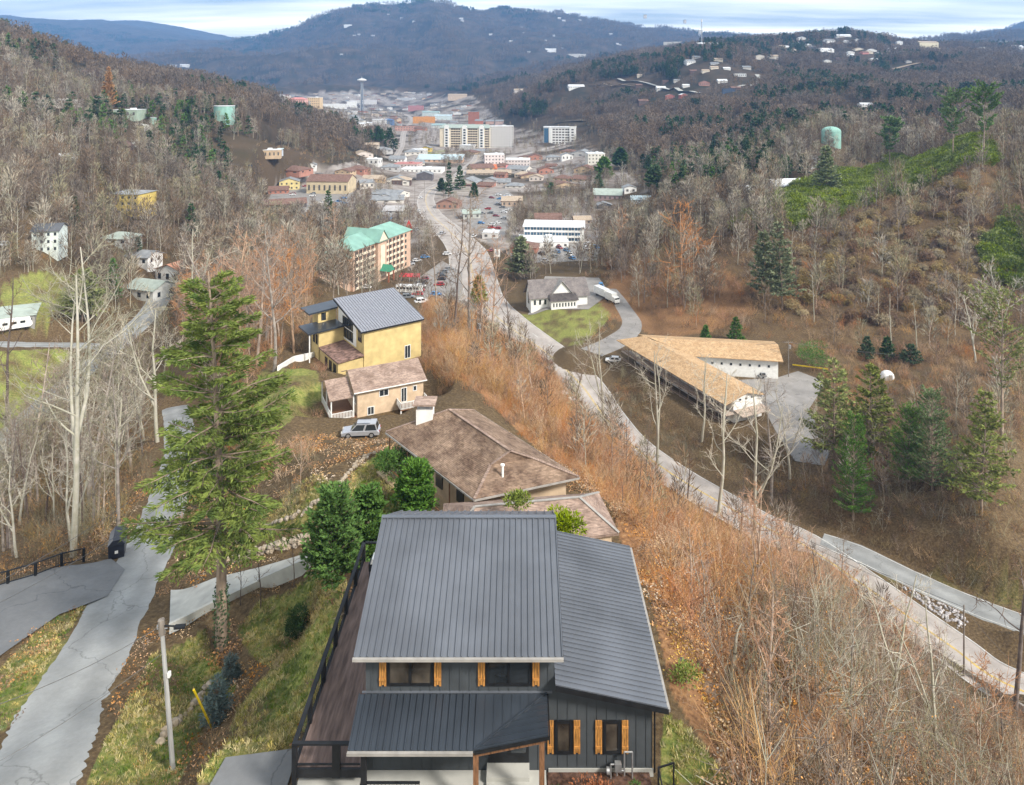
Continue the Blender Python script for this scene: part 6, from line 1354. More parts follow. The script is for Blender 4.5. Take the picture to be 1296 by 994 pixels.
# ------------------------------------------------------------------ single trees
KIND = {}
def kind(name, n, seed, bark, twig, **kw): KIND[name] = [(tree_meshes(name, seed + i, bark, twig, **kw), kw.get('H', 16)) for i in range(n)]
kind('grey', 4, 300, BARK, TWIG, H=16, r=.19, limbs=15, subs=6, twigs=4, spread=.25, low=.32, twig_r=.017)
kind('tan', 4, 320, BARK_T, TWIG_T, H=15, r=.17, limbs=15, subs=6, twigs=4, spread=.27, low=.25, twig_r=.018)
kind('pale', 4, 340, BARK_P, TWIG_P, H=18, r=.24, limbs=11, subs=5, twigs=4, spread=.33, low=.28, fork=1, twig_r=.019, rise=.8)
kind('lichen', 3, 360, BARK, TWIG_G, H=15, r=.17, limbs=14, subs=6, twigs=4, spread=.24, low=.35, twig_r=.016)
kind('dark', 3, 380, BARK_D, TWIG_B, H=15, r=.15, limbs=10, subs=4, twigs=3, spread=.2, low=.35, twig_r=.016)
kind('snag', 3, 400, BARK_P, TWIG_P, H=14, r=.15, limbs=6, subs=2, twigs=2, spread=.13, low=.45, twig_r=.016)
kind('bushy', 3, 420, BARK_T, TWIG_T, H=9, r=.11, limbs=16, subs=6, twigs=4, spread=.36, low=.12, fork=2, twig_r=.017)
kind('sycamore', 1, 451, BARK_P, TWIG_G, H=30, r=.33, limbs=26, subs=7, twigs=5, spread=.27, low=.36, fork=2, twig_r=.024, rise=.75)
PROTO = {}
def plant_tree(k, x, y, z, H, label, group=None, name='bare_tree', rs=RS):
    opts = KIND[k]; i = int(rs.integers(0, len(opts))); (tm, cm), h0 = opts[i]
    if (k, i) not in PROTO:
        o = thing(name, label, 'tree'); link_mesh('trunk', tm, o); link_mesh('crown', cm, o); PROTO[(k, i)] = o
    else: o = copy_tree(PROTO[(k, i)])
    if 'group' in o: del o['group']
    o['label'] = label
    if group: o['group'] = group
    s = H / h0; o.location = (x, y, z - .1); o.rotation_euler = (rs.normal(0, .025), rs.normal(0, .025), rs.uniform(0, 6.28)); o.scale = (s, s, s * rs.uniform(.95, 1.05)); return o
HAND = [(92,706,385,'sycamore','huge pale-barked sycamore beside the black fence on the left'),
 (150,668,215,'lichen','tall thin bare tree behind the black bin'),(112,640,235,'lichen','slim mossy bare tree just right of the huge sycamore'),(200,560,190,'pale','pale bare tree left of the big hemlock crown'),
 (40,610,190,'grey','bare tree at the left edge, behind the huge sycamore'),(8,540,200,'dark','dark bare tree at the very left edge above the meadow'),(165,600,180,'lichen','mossy bare tree between bin and lane'),
 (347,470,205,'grey','tall grey bare tree left of the gold house, rising past the hotel roof'),(300,468,190,'tan','broad tan bare tree above the hemlock top'),(325,462,170,'tan','tan bare tree behind the white drive of the gold house'),
 (272,440,165,'grey','grey bare tree behind the tip of the hemlock'),(245,436,160,'pale','pale bare tree at the left shoulder of the hemlock'),(372,448,150,'tan','tan bare tree directly left of the gold house porch'),
 (392,372,110,'grey','grey bare tree standing before the left end of the green-roofed hotel'),(430,352,95,'tan','tan bare tree before the green-roofed hotel balconies'),
 (594,428,190,'grey','tall straight bare tree against the highway, tallest of its row'),(575,418,165,'dark','dark straight bare tree left of the tallest highway tree'),(552,392,120,'grey','bare tree at the corner of the hotel parking lot'),
 (622,436,150,'tan','tan bare tree right of the tallest highway tree'),(606,446,130,'tan','thin bare tree beside the pole with the grey can'),(646,452,110,'dark','dark leaning bare tree beside the wide highway'),
 (909,650,185,'pale','white-limbed tree on the bank before the motel end wall'),(953,690,215,'pale','tall white-barked tree rising past the motel gable'),(832,590,165,'pale','white tree covering the middle of the motel columns'),
 (765,548,150,'pale','white tree at the far left end of the motel columns'),(726,530,110,'grey','bare tree above the parked cars at the highway bend'),(888,560,120,'pale','slender white tree between motel and highway'),
 (795,612,95,'dark','dark thin tree on the bank edge, leftmost along the lower highway'),(817,622,100,'dark','dark thin tree second along the bank edge'),(870,634,90,'dark','dark thin tree along the bank edge below the motel columns'),
 (936,676,95,'dark','dark thin tree close left of the tall white-barked tree'),(976,640,170,'grey','grey wide bare tree right of the motel gable'),(1000,610,130,'pale','pale leaning tree at the motel parking edge'),
 (1283,915,330,'dark','dark straight tree at the right edge of the picture'),(815,385,80,'dark','dark broad tree on the orange slope right of the chapel'),(866,388,125,'bushy','broad dark-trunked tree at the foot of the orange slope'),
 (785,330,70,'tan','tan tree above the white chapel'),(770,205,20,'pale','pale wide tree above the white gabled meadow house'),(787,236,34,'pale','big pale tree in the meadow of the valley'),
 (240,706,70,'bushy','small bushy bare tree beside the concrete drive'),(330,770,85,'dark','thin dark sapling tree at the concrete drive'),(372,745,75,'dark','thin dark sapling tree nearest the clipped evergreen'),(304,768,70,'dark','thin sapling just right of the hemlock trunk'),
 (380,612,60,'bushy','pale spreading bare shrub tree on the tan garden slope'),(1020,800,150,'tan','tan bare tree in the brush of the lower right bank'),(1075,905,150,'lichen','bare tree with rusty top in the lower right brush'),
 (1130,900,190,'pale','pale forked tree in the lower right brush'),(1185,960,210,'pale','pale tree in the bottom right brush'),(920,760,90,'tan','tan bare tree above the broken snag'),
 (1120,640,70,'grey','bare tree among the roadside evergreens'),(1235,460,90,'pale','pale bare tree below the white branches of the right slope'),(1270,440,110,'pale','white-branched tree left of the tall pine at the right edge'),
 (1130,455,85,'snag','white bare trunk behind the dome tent'),(1160,450,80,'snag','white trunk right of the dome tent'),(1030,410,75,'snag','bare white trunk on the cleared slope above the motel')]
taken = []
for px, py, hp, k, lb in HAND:
    h_ = hit(px, py); o = plant_tree(k, *h_, hp * h_[1] / F, lb)
    if k == 'sycamore': o.rotation_euler = (0, 0, 2.2)
    taken.append(h_[:2])
ZON = [('leafless tree before the left end of the hotel', [(385,330),(440,345),(452,388),(400,388)], 9.0, ['grey','tan'], 12, 17),
 ('leafless tree in the wood below the lane', [(0,600),(60,520),(140,470),(215,480),(222,560),(198,640),(150,680),(60,700),(0,730)], 4.2, ['lichen','grey','lichen','dark','pale'], 9, 16),
 ('leafless tree on the knoll between hemlock and hotel', [(225,330),(330,300),(395,325),(395,375),(380,420),(330,470),(232,470)], 5.0, ['grey','tan','tan','grey'], 13, 19),
 ('leafless tree in the left valley', [(0,240),(330,235),(330,300),(225,335),(150,420),(60,350),(0,360)], 9.0, ['grey','grey','dark','lichen'], 10, 16),
 ('leafless tree on the bank above the highway', [(540,380),(640,435),(700,475),(850,630),(1120,780),(1290,920),(1290,990),(950,990),(860,860),(790,700),(735,600),(560,480)], 7.0, ['tan','tan','bushy','grey','dark'], 5, 10),
 ('leafless tree on the slope right of the chapel', [(760,335),(830,270),(930,255),(1000,262),(980,330),(900,400),(800,400)], 7.5, ['tan','grey','tan','pale'], 9, 16),
 ('leafless tree on the cleared hillside', [(930,300),(1240,195),(1296,240),(1296,460),(1100,465),(960,410)], 12.0, ['snag','snag','pale','tan'], 8, 15),
 ('leafless tree in the roadside wood at the right', [(960,570),(1060,610),(1120,560),(1296,470),(1296,740),(1150,690),(1000,640)], 6.5, ['tan','dark','bushy','grey'], 6, 12),
 ('leafless tree beside the garden lane', [(232,470),(330,480),(320,540),(360,600),(300,640),(240,620)], 7.0, ['bushy','grey','tan'], 5, 9)]
cand = []
for lb, poly, sp_, ks, h0, h1 in ZON:
    x, y = fill(region(poly), sp_, RS, 2.5, 3)
    for a, b_ in zip(x, y):
        if any(math.hypot(a - u, b_ - v) < 2.5 for u, v in taken): continue
        Ht = RS.uniform(h0, h1); cand.append((Ht / b_, a, b_, Ht, ks[int(RS.integers(0, len(ks)))], lb))
cand.sort(reverse=True); SING, REST = cand[:228], cand[228:]
zz_ = ground(np.array([c[1] for c in SING]), np.array([c[2] for c in SING]))
for (q, a, b_, Ht, k, lb), z in zip(SING, zz_): plant_tree(k, a, b_, z, Ht, lb, group=lb.replace('tree', 'trees'))
if REST:
    x = np.array([c[1] for c in REST]); y = np.array([c[2] for c in REST]); scatter('bare_woods', 'further leafless trees on the near slopes, too many to count', FT, pts3(x, y, -.3), np.array([c[3] / 14.5 for c in REST]), cat='woods', tilt=.04)

# ------------------------------------------------------------------ evergreens, one by one
def ever(px, py, hpx, wpx, label, style='cedar', leaf=None, seed=0, name='evergreen_tree', cat='tree', Y=None, **kw):
    h_ = hit(px, py) if Y is None else W(px, py, Y); k = h_[1] / F; Ht, Wd = hpx * k, wpx * k / 2
    o = thing(name, label, cat, (h_[0], h_[1], h_[2] - .05), RS.uniform(0, 6.28)); big = max(1.0, h_[1] / 120)
    if style == 'bush':
        v, f = leafy(seed + int(px), Wd * 1.25, Wd * 1.25, Ht * .56, n=int(kw.get('n', 2600)), bl=.24 * big * kw.get('ls', 1), bw=.10 * big * kw.get('ls', 1), lumps=kw.get('lumps', 10)); link_mesh('crown', np_mesh('crown', v, [f], leaf or GREEN), o)
        m = MB(); m.tube((0, 0, -.4), (0, 0, Ht * .5), .08 * big, .05, n=6); m.build('trunk', BARK_C, o); return o
    P = dict(plume=dict(base=.02, whorls=24, per=12, droop=-.12, spr=34, bl=.28, bw=.11, shape=.33, ragged=.35),cedar=dict(base=.04, whorls=18, per=7, droop=.1, spr=12, bl=.40, bw=.17, shape=.8, ragged=.25), pine=dict(base=.38, whorls=14, per=6, droop=-.05, spr=32, bl=.55, bw=.20, shape=.6, ragged=.5, top=1), open=dict(base=.15, whorls=20, per=9, droop=.12, spr=34, bl=.55, bw=.22, shape=.7, ragged=.45))[style].copy()
    P.update(kw); P['bl'] *= big ** .8; P['bw'] *= big ** .8
    tm, cm = conifer_meshes(name, seed + int(px), BARK_C, leaf or NEEDLE, H=Ht, wid=Wd, trunk=max(.08, Ht * .012), **P); link_mesh('trunk', tm, o); link_mesh('crown', cm, o); return o
h_ = hit(280, 822)
o = thing('hemlock_tree', 'big ragged hemlock with drooping green boughs in the left foreground', 'tree', h_, 0.4); Ht = 478 * h_[1] / F; Wd = 5.6 * h_[1] / 50
tm, cm = conifer_meshes('hemlock', 77, BARK_C, NEEDLE_H, H=Ht, wid=Wd, base=.28, whorls=32, per=6, droop=.24, spr=165, bl=.41, bw=.092, shape=.42, ragged=.5, trunk=.42, taper=.85); link_mesh('trunk', tm, o); link_mesh('crown', cm, o)
rs_ = np.random.default_rng(4); C_ = np.c_[rs_.normal(0, .43, 420), rs_.normal(0, .43, 420), rs_.uniform(0, 4.5, 420)]; n_2 = np.hypot(C_[:, 0], C_[:, 1])[:, None]; C_[:, :2] = C_[:, :2] / n_2 * .45
v, f = blades(C_, rs_.standard_normal((420, 3)), .22, .14, rs_); link_mesh('ivy', np_mesh('ivy', v, [f], NEEDLE_D), o)
ever(424, 738, 112, 92, 'larger of two dense bright evergreens beside the deck', 'plume', GREEN); ever(466, 722, 98, 70, 'dense bright evergreen squeezed between the deck and its larger neighbour', 'plume', GREEN); ever(526, 655, 62, 66, 'rounded bright evergreen left of the patio floor', 'plume', GREEN)
ever(504, 610, 40, 46, 'clipped green hedge bush along the patio', 'bush', GREEN, n=2600, name='hedge_bush', cat='shrub'); ever(716, 672, 22, 40, 'light green shrub between the annex roof and the metal wing roof', 'bush', COVERG, n=1500, name='shrub', cat='shrub', Y=43.5); ever(655, 640, 16, 26, 'small yellow-green shrub before the annex roof', 'bush', COVERG, n=700, name='shrub', cat='shrub', Y=50)
ever(379, 809, 42, 27, 'small egg-shaped cypress on the lawn beside the deck', 'bush', NEEDLE_D, n=3000, lumps=7, ls=.6, name='cypress_shrub', cat='shrub')
ever(292, 868, 36, 32, 'blue spruce shrub, the smaller one further up the bank', 'cedar', BLUE, seed=3, name='spruce_shrub', cat='shrub', spr=22, bl=.2, bw=.05, whorls=12); ever(274, 914, 52, 46, 'blue spruce shrub, the larger one behind the yellow wire guard', 'cedar', BLUE, seed=4, name='spruce_shrub', cat='shrub', spr=26, bl=.22, bw=.05, whorls=14)
for px, py, hp, wp, st, lf, lb in [(1080,664,128,62,'plume',GREEN,'bright green roadside evergreen nearest the highway'),(1056,596,140,84,'open',NEEDLE_Y,'yellow-green open pine at the end of the motel parking'),(1102,592,130,78,'open',NEEDLE_Y,'second yellow-green pine right of the parking end'),
 (1148,614,100,64,'plume',NEEDLE,'dark green bushy evergreen, left of a pair above the highway'),(1180,622,124,74,'plume',NEEDLE,'taller dark green evergreen, right of a pair above the highway'),(1242,656,160,80,'open',NEEDLE_Y,'tall yellow-green evergreen right of the dark pair'),
 (1268,560,180,110,'pine',NEEDLE_Y,'tall pine with a bare trunk near the right edge'),(1206,206,88,42,'pine',NEEDLE,'tall pine standing on the green crest, the left one'),(1245,202,90,44,'pine',NEEDLE,'tall pine standing on the green crest, the right one'),
 (1126,214,60,34,'pine',NEEDLE,'slim pine on the crest left of the two tall ones'),(990,392,110,50,'open',NEEDLE_G,'grey-green pine on the slope behind the motel'),(968,384,90,44,'open',NEEDLE_G,'shorter grey-green pine left of the other behind the motel'),
 (1046,246,60,36,'open',NEEDLE_G,'dark pine beside the white-roofed house'),(893,436,22,16,'cedar',GREEN,'small bright conical evergreen behind the motel roof'),(931,436,32,24,'cedar',GREEN,'larger bright conical evergreen behind the motel roof'),
 (1097,456,28,24,'cedar',NEEDLE_D,'dark conical evergreen left of the dome tent'),(1123,456,27,24,'cedar',NEEDLE_D,'dark conical evergreen above the dome tent'),(1152,462,24,34,'cedar',NEEDLE_D,'broad dark evergreen right of the dome tent'),
 (559,242,15,14,'cedar',NEEDLE_D,'round dark evergreen at the road bend'),(568,249,42,11,'cedar',NEEDLE_D,'tall dark cypress at the road bend'),(582,240,30,16,'cedar',NEEDLE_D,'dark evergreen right of the tall cypress at the road bend'),(600,250,18,12,'cedar',NEEDLE_D,'small dark evergreen at the right end of the bend lawn'),
 (697,248,16,12,'cedar',NEEDLE,'green tree in the grove right of the strip'),(757,242,20,17,'cedar',NEEDLE,'green tree beside the grey-green roofed house'),(764,226,26,24,'open',NEEDLE,'green tree under the tall off-white block'),(785,214,26,22,'open',NEEDLE_D,'dark green tree right of the tall off-white block'),
 (829,242,32,30,'open',NEEDLE,'green tree above the right end of the meadow'),(92,286,36,16,'cedar',NEEDLE_D,'dark columnar evergreen on the left slope'),(143,380,52,28,'cedar',GREEN,'bright evergreen beside the white cottage'),(104,412,66,64,'open',NEEDLE_Y,'wide yellow-green tree behind the huge sycamore'),
 (174,332,30,14,'cedar',NEEDLE_D,'thin dark evergreen before the white cottage'),(243,300,40,22,'cedar',NEEDLE_D,'dark evergreen left of the long brown building'),(605,390,40,22,'open',NEEDLE_Y,'small yellow-green pine at the highway edge'),(416,285,44,18,'cedar',NEEDLE_D,'ivy-dark tree in the town parking lot'),
 (660,355,54,40,'open',NEEDLE_G,'grey-green tree left of the chapel'),(30,75,0,0,'','','')]:
    if hp: ever(px, py, hp, wp, lb, st, lf)
ever(1032, 466, 28, 40, 'bright rounded bush beside the motel pole', 'bush', GREEN, n=2500, name='bush', cat='shrub'); ever(137, 138, 52, 26, 'orange bald cypress on the left hillside', 'plume', ORANGE, shape=.9)
for px, py, hp, lb in [(905,205,26,'left of three'),(925,196,24,'middle of three'),(943,201,22,'right of three')]: ever(px, py, hp, 20, f'dark green tree in the woods below the purple slope, {lb}', 'open', NEEDLE_D)
for i, (px, py) in enumerate([(868,866),(890,862),(905,872)]): ever(px, py, 26, 34, ['yellow-green shrub on the bank edge beside the wing roof','second yellow-green shrub by the wing roof','third yellow-green shrub near the broken snag'][i], 'bush', COVERG, n=500, ls=.7, name='shrub', cat='shrub') if i == 0 else None

# ------------------------------------------------------------------ brush, vine mounds, green cover, grass
SAP = [sapling('brush_clump', 500 + i, [[TWIG_T, TWIG_S, TWIG_R, TWIG_S, TWIG_T, TWIG_B][i], LEAF_D], H=[3.2, 2.6, 2.8, 3.6, 2.2, 2.6][i], stems=14, rad=1.1, r=.021, tw=5, leaf=[40, 0, 70, 20, 30, 20][i], lean=.38) for i in range(6)]
SAPO = [sapling('olive_clump', 510 + i, [[TWIG_O, TWIG_B, TWIG_S, TWIG_G][i], LEAF_D], H=[2.4, 2.0, 1.8, 2.8][i], stems=13, rad=1.0, r=.019, tw=5, leaf=[10, 40, 20, 0][i], lean=.42) for i in range(4)]
SAPG = [sapling('grey_sapling', 530 + i, [[TWIG_G, TWIG, TWIG_B, BARK_P][i], LEAF_D], H=[4.2, 3.8, 3.0, 4.6][i], stems=[7, 8, 11, 4][i], rad=1.3, r=.028, tw=7, leaf=[10, 6, 30, 0][i], lean=.42) for i in range(4)]
VINE = []
for i in range(4):
    v, f = leafy(520 + i, 2.3, 2.3, 1.7, n=1100, bl=.75, bw=.10, lumps=5, up=-.7); VINE.append(np_mesh('vine_mound', v, [f], [mat('dead_vine', (.27, .21, .105), var=.35, inst=.25), mat('straw_vine', (.36, .285, .15), var=.35, inst=.25), TWIG_B, mat('dead_vine', (.27, .21, .105))][i]))
def brush(name, label, poly, sp_, meshes, s0, s1, road=1.2, grow=1.2, lawns=True, keep=None, w=None):
    x, y = fill(region(poly), sp_, RS, road, grow, lawns)
    m = np.hypot((x + .5) / 8.2, (y - 34) / 9) > 1
    if keep is not None: m &= keep(x, y)
    x, y = x[m], y[m]; vid = RS.choice(len(meshes), len(x), p=w)
    scatter(name, label, meshes, pts3(x, y), RS.uniform(s0, s1, len(x)), vid=vid, cat='brush', tilt=.1)
BANKP = [(540,385),(600,405),(640,435),(700,475),(760,550),(850,632),(980,706),(1040,735),(960,790),(862,800),(812,700),(760,620),(700,560),(560,490),(538,430)]
brush('bank_brush', 'tan and rust coloured brush covering the bank above the highway', BANKP, 1.28, SAP, .55, 1.25)
brush('lower_bank_brush', 'pale straw and olive brush covering the lower right bank', [(862,850),(862,800),(960,790),(1040,735),(1120,780),(1290,912),(1310,1200),(960,1200),(940,992),(905,905)], 1.36, SAPG + SAP, .5, 1.15, w=[.2,.2,.2,.12,.04,.08,.02,.06,.02,.06], road=3.6)
brush('valley_brush', 'low brown brush on the banks round the chapel and the motel', [(640,395),(700,440),(760,480),(800,540),(800,430),(770,345),(830,300),(760,300),(745,345)], 2.2, SAPO + SAP[1:3], .4, .9)
brush('parking_brush', 'straw brush behind the motel parking', [(1000,440),(1296,430),(1296,560),(1120,600),(1064,560),(1040,500)], 2.0, SAP, .5, 1.0, w=[.2,.3,.05,.2,.05,.2])
brush('left_valley_brush', 'brown brush on the left valley slope', [(-60,240),(330,235),(330,330),(230,345),(130,440),(-60,340)], 3.6, SAPO, .7, 1.6, lawns=True)
brush('spine_brush', 'rust coloured brush along the top of the bank behind the houses', [(530,400),(565,400),(720,550),(815,700),(770,660),(735,606),(650,545),(548,500),(530,450)], 1.4, SAP, .4, .95, grow=.3)
xl, yl = fill(region([(-60,330),(230,345),(230,470),(140,470),(60,520),(-60,600)]), 8.5, RS, 6, 3)
scatter('valley_woods', 'leafless woods on the floor of the left valley', FT, pts3(xl, yl, -.3), RS.uniform(.5, .95, len(xl)), cat='woods', tilt=.04)
brush('crest_brush', 'brown brush on the right crest', [(1180,235),(1262,190),(1310,180),(1310,290),(1250,262)], 3.0, SAPO, .8, 1.6)
brush('street_brush', 'brown brush on the slope above the town parking lot', [(318,188),(400,186),(480,200),(385,238),(325,242)], 4.0, SAPO, .8, 1.8)
brush('right_verge_brush', 'brown brush on the verge right of the highway', [(870,560),(960,560),(1060,612),(1110,490),(1296,470),(1296,765),(1200,740),(1090,690),(1000,648),(930,600)], 1.55, SAPO + SAPG, .5, 1.15, w=[.22,.3,.16,.08,.06,.06,.1,.02])
brush('motel_brush', 'olive brush under the motel columns', [(790,470),(880,560),(950,620),(930,628),(850,585),(800,548),(770,505)], 1.8, SAPO, .6, 1.1)
brush('left_wood_brush', 'brown undergrowth in the wood below the lane', [(0,590),(60,515),(140,470),(215,480),(225,560),(200,640),(150,690),(0,735)], 1.9, SAPO, .6, 1.4, w=[.3,.4,.15,.15])
brush('garden_brush', 'straw coloured brush on the garden slope', [(240,480),(330,470),(420,470),(405,540),(400,580),(340,640),(250,690),(235,600)], 2.4, SAP, .3, .8)
brush('knoll_brush', 'tan brush on the knoll left of the gold house', [(225,345),(400,335),(400,385),(380,450),(330,480),(232,470)], 2.6, SAP, .5, 1.1)
brush('hillside_brush', 'rust and straw brush on the cleared hillside', [(765,345),(830,290),(930,285),(1100,240),(1240,195),(1294,240),(1294,460),(1100,468),(1000,432),(870,425),(800,390)], 3.3, SAP + [SAPO[1]], .8, 1.7, w=[.06,.07,.06,.06,.06,.34,.35])
brush('vine_mounds', 'heaped dead vines on the cleared hillside', [(1010,320),(1060,290),(1180,235),(1255,260),(1270,400),(1150,420),(1000,400)], 4.4, VINE, .5, 1.5)
LF = []
for i in range(4):
    v, f = leafy(540 + i, 2.2, 2.2, 1.5, n=700, bl=.55, bw=.22, lumps=9); LF.append(np_mesh('green_cover', v, [f], COVERG))
for poly in GC: brush('green_thicket', 'bright green thicket along the hill crest' if poly is GC[0] else 'bright green thicket at the right edge of the hillside', poly, 1.7, LF, .7, 1.7)
def tuft(name, seed, m, n=16, h=.22, r=.16):
    rs = np.random.default_rng(seed); a = rs.uniform(0, 6.28, n); q = r * np.sqrt(rs.uniform(0, 1, n))
    v, f = blades(np.c_[q * np.cos(a), q * np.sin(a), np.zeros(n)], np.c_[rs.normal(0, .45, n), rs.normal(0, .45, n), np.ones(n)], h * rs.uniform(.5, 1.2, n), .028, rs); return np_mesh(name, v, [f], m)
G1 = mat('lawn_green', (.14, .205, .045), var=.3, inst=.25); G2 = mat('lawn_straw', (.50, .42, .19), var=.25, inst=.2); G3 = mat('lawn_olive', (.27, .28, .075), var=.3, inst=.25)
TU = [tuft('grass_tuft', 560, G1), tuft('grass_tuft', 561, G2), tuft('grass_tuft', 562, G3), tuft('grass_tuft', 563, G2, h=.3)]
x0_, y0_ = [], []
for (poly, k), pw_ in zip(GRASS, GRASS_W):
    if pw_[:, 1].mean() > 75: continue
    lo, hi = pw_.min(0), pw_.max(0); n = int(min(26000, (hi - lo).prod() / .035)); x = RS.uniform(lo[0], hi[0], n); y = RS.uniform(lo[1], hi[1], n); m = inpoly(x, y, pw_) & (RS.uniform(0, 1, n) < k); x0_.append(x[m]); y0_.append(y[m])
x = np.concatenate(x0_); y = np.concatenate(y0_); m = free(x, y, .1, .1, False); x, y = x[m], y[m]; gn = fbm(x / 2.2, y / 2.2, 3, 77)
vid = np.where(gn > .28, 0, np.where(gn > -.1, RS.integers(0, 4, len(x)), RS.choice([1, 3, 2], len(x))))
scatter('grass', 'short green and straw coloured grass on the lawns', TU, pts3(x, y, -.01), RS.uniform(.5, 1.2, len(x)), vid=vid, cat='grass', tilt=.15)
# dry weeds on the lower left bank and at the wing of the house
WD = [sapling('weed_clump', 570 + i, [[TWIG_S, TWIG_O, TWIG_B][i], LEAF_D], H=.8, stems=16, rad=.5, r=.009, tw=3, leaf=[8, 10, 26][i], lean=.6) for i in range(3)]
brush('dry_weeds', 'dry brown weeds on the slopes beside the lane', [(110,992),(190,835),(262,800),(300,760),(400,700),(432,740),(420,775),(345,850),(300,905),(262,992)], .8, WD, .35, .9, lawns=False, keep=lambda x, y: RS.uniform(0, 1, len(x)) < .62)
brush('verge_weeds', 'dry weeds on the strip between lane and lower drive', [(0,850),(62,788),(128,750),(100,812),(38,905),(0,940)], .8, WD, .3, .9, lawns=False, keep=lambda x, y: RS.uniform(0, 1, len(x)) < .5)
brush('bank_weeds', 'straw weeds at the edge of the right lawn', [(835,850),(862,850),(905,905),(940,992),(925,992),(890,940),(855,905)], .9, WD, .4, 1.0, lawns=False)

LT = []
for i in range(3):
    rs_ = np.random.default_rng(600 + i); n = 60; C_ = np.c_[rs_.uniform(-.7, .7, (n, 2)), rs_.uniform(.0, .06, n)]; v, f = blades(C_, np.c_[rs_.standard_normal((n, 2)), rs_.uniform(-.1, .5, n)], .13, .08, rs_); LT.append(np_mesh('leaf_litter', v, [f], [LEAF_D, mat('brown_leaf', (.22, .12, .06), var=.3, inst=.3), mat('pale_leaf', (.42, .30, .18), var=.3, inst=.3)][i]))
x = RS.uniform(-45, 34, 9000); y = RS.uniform(24, 84, 9000); m = free(x, y, .3, .3) & (np.hypot((x + .5) / 8.5, (y - 34) / 9.5) > 1) & ((x > -8) | (RS.uniform(0, 1, len(x)) < .3)); x, y = x[m], y[m]
scatter('fallen_leaves', 'fallen brown leaves on the slopes round the house', LT, pts3(x, y, .01), RS.uniform(.7, 1.4, len(x)), cat='leaves', tilt=.1)
brush('lane_brush', 'low straw brush on the slope between the lane and the garden', [(232,600),(300,560),(400,575),(400,640),(300,690),(285,720),(225,735),(215,690)], 1.5, SAPO + WD, .4, .9, lawns=False, keep=lambda x, y: RS.uniform(0, 1, len(x)) < .7)
# ------------------------------------------------------------------ vehicles
TYRE = mat('tyre_rubber', (.02, .02, .02), rough=.8); RIM = mat('wheel_rim', (.45, .45, .46), rough=.35, metal=.6); LAMP = mat('lamp_glass', (.6, .58, .5), rough=.2, spec=.6); TAIL = mat('tail_lamp', (.35, .02, .02), rough=.2, spec=.6)
def car_body(L=4.6, Wd=1.85, H=1.5, hood=1.15, boot=.55, van=False):
    """lower shell and cabin as one smooth-cornered mesh: x forward"""
    a = L / 2; m = MB(); sh = .78
    prof = [(-a, .35), (-a - .02, .72), (-a + .12, sh + .08), (-a + boot, sh + .12), (a - hood, sh + .08), (a - .15, sh - .06), (a, .62), (a - .02, .32)]
    for s in (1,):
        outer = [(x, z) for x, z in prof]; n = len(outer); V_ = []
        for y, k in ((-Wd / 2, .0), (-Wd / 2 + .10, .06), (Wd / 2 - .10, .06), (Wd / 2, .0)):
            for x, z in outer: V_.append((x * (1 - (.03 if abs(y) > Wd / 2 - .05 else 0)), y, z - (.04 if abs(y) > Wd / 2 - .05 and z > .6 else 0)))
        F_ = [tuple(range(n))[::-1], tuple(range(3 * n, 4 * n))] + [(j * n + i, j * n + (i + 1) % n, (j + 1) * n + (i + 1) % n, (j + 1) * n + i) for j in range(3) for i in range(n)]
        m.add(V_, F_)
    c0, c1, r0, r1 = -a + .08 + (0 if van else boot * .6), a - hood + .05, -a + .35 + boot * .6, a - hood - .75; wi = .16
    rf = [(r0, -Wd/2+wi+.06, H), (r1, -Wd/2+wi+.06, H), (r1, Wd/2-wi-.06, H), (r0, Wd/2-wi-.06, H)]; lo = [(c0, -Wd/2+.08, sh+.06), (c1, -Wd/2+.08, sh+.06), (c1, Wd/2-.08, sh+.06), (c0, Wd/2-.08, sh+.06)]
    m.add(rf + lo, [(0,1,2,3), (0,4,5,1), (1,5,6,2), (2,6,7,3), (3,7,4,0)])
    m.slab([(r0 - .03, -Wd/2+wi+.04, H+.035), (r1 + .03, -Wd/2+wi+.04, H+.035), (r1 + .03, Wd/2-wi-.04, H+.035), (r0 - .03, Wd/2-wi-.04, H+.035)], .05)
    g = MB()
    def inner(P, k=.84, off=.012):
        c = sum((Vector(p) for p in P), Vector()) / 4; n_ = (Vector(P[1]) - Vector(P[0])).cross(Vector(P[2]) - Vector(P[0])).normalized()
        if n_.dot(c - Vector((0, 0, .9))) < 0: n_ = -n_
        return [tuple(c + (Vector(p) - c) * k + n_ * off) for p in P]
    gl = []
    for q in ((rf[0], lo[0], lo[1], rf[1]), (rf[2], lo[2], lo[3], rf[3])):
        mid = [lerp(q[0], q[3], .5), lerp(q[1], q[2], .5)]; gl.append(inner((q[0], q[1], mid[1], mid[0]))); gl.append(inner((mid[0], mid[1], q[2], q[3])))
    gl.append(inner((rf[1], lo[1], lo[2], rf[2]), .88)); gl.append(inner((rf[3], lo[3], lo[0], rf[0]), .86))
    return m, gl
def wheel(x, y, r=.34):
    t = MB(); t.tube((x, y - .11, r), (x, y + .11, r), r, n=18); w = MB(); s = 1 if y > 0 else -1; w.tube((x, y + s * .10, r), (x, y + s * .125, r), r * .62, n=14); return t, w
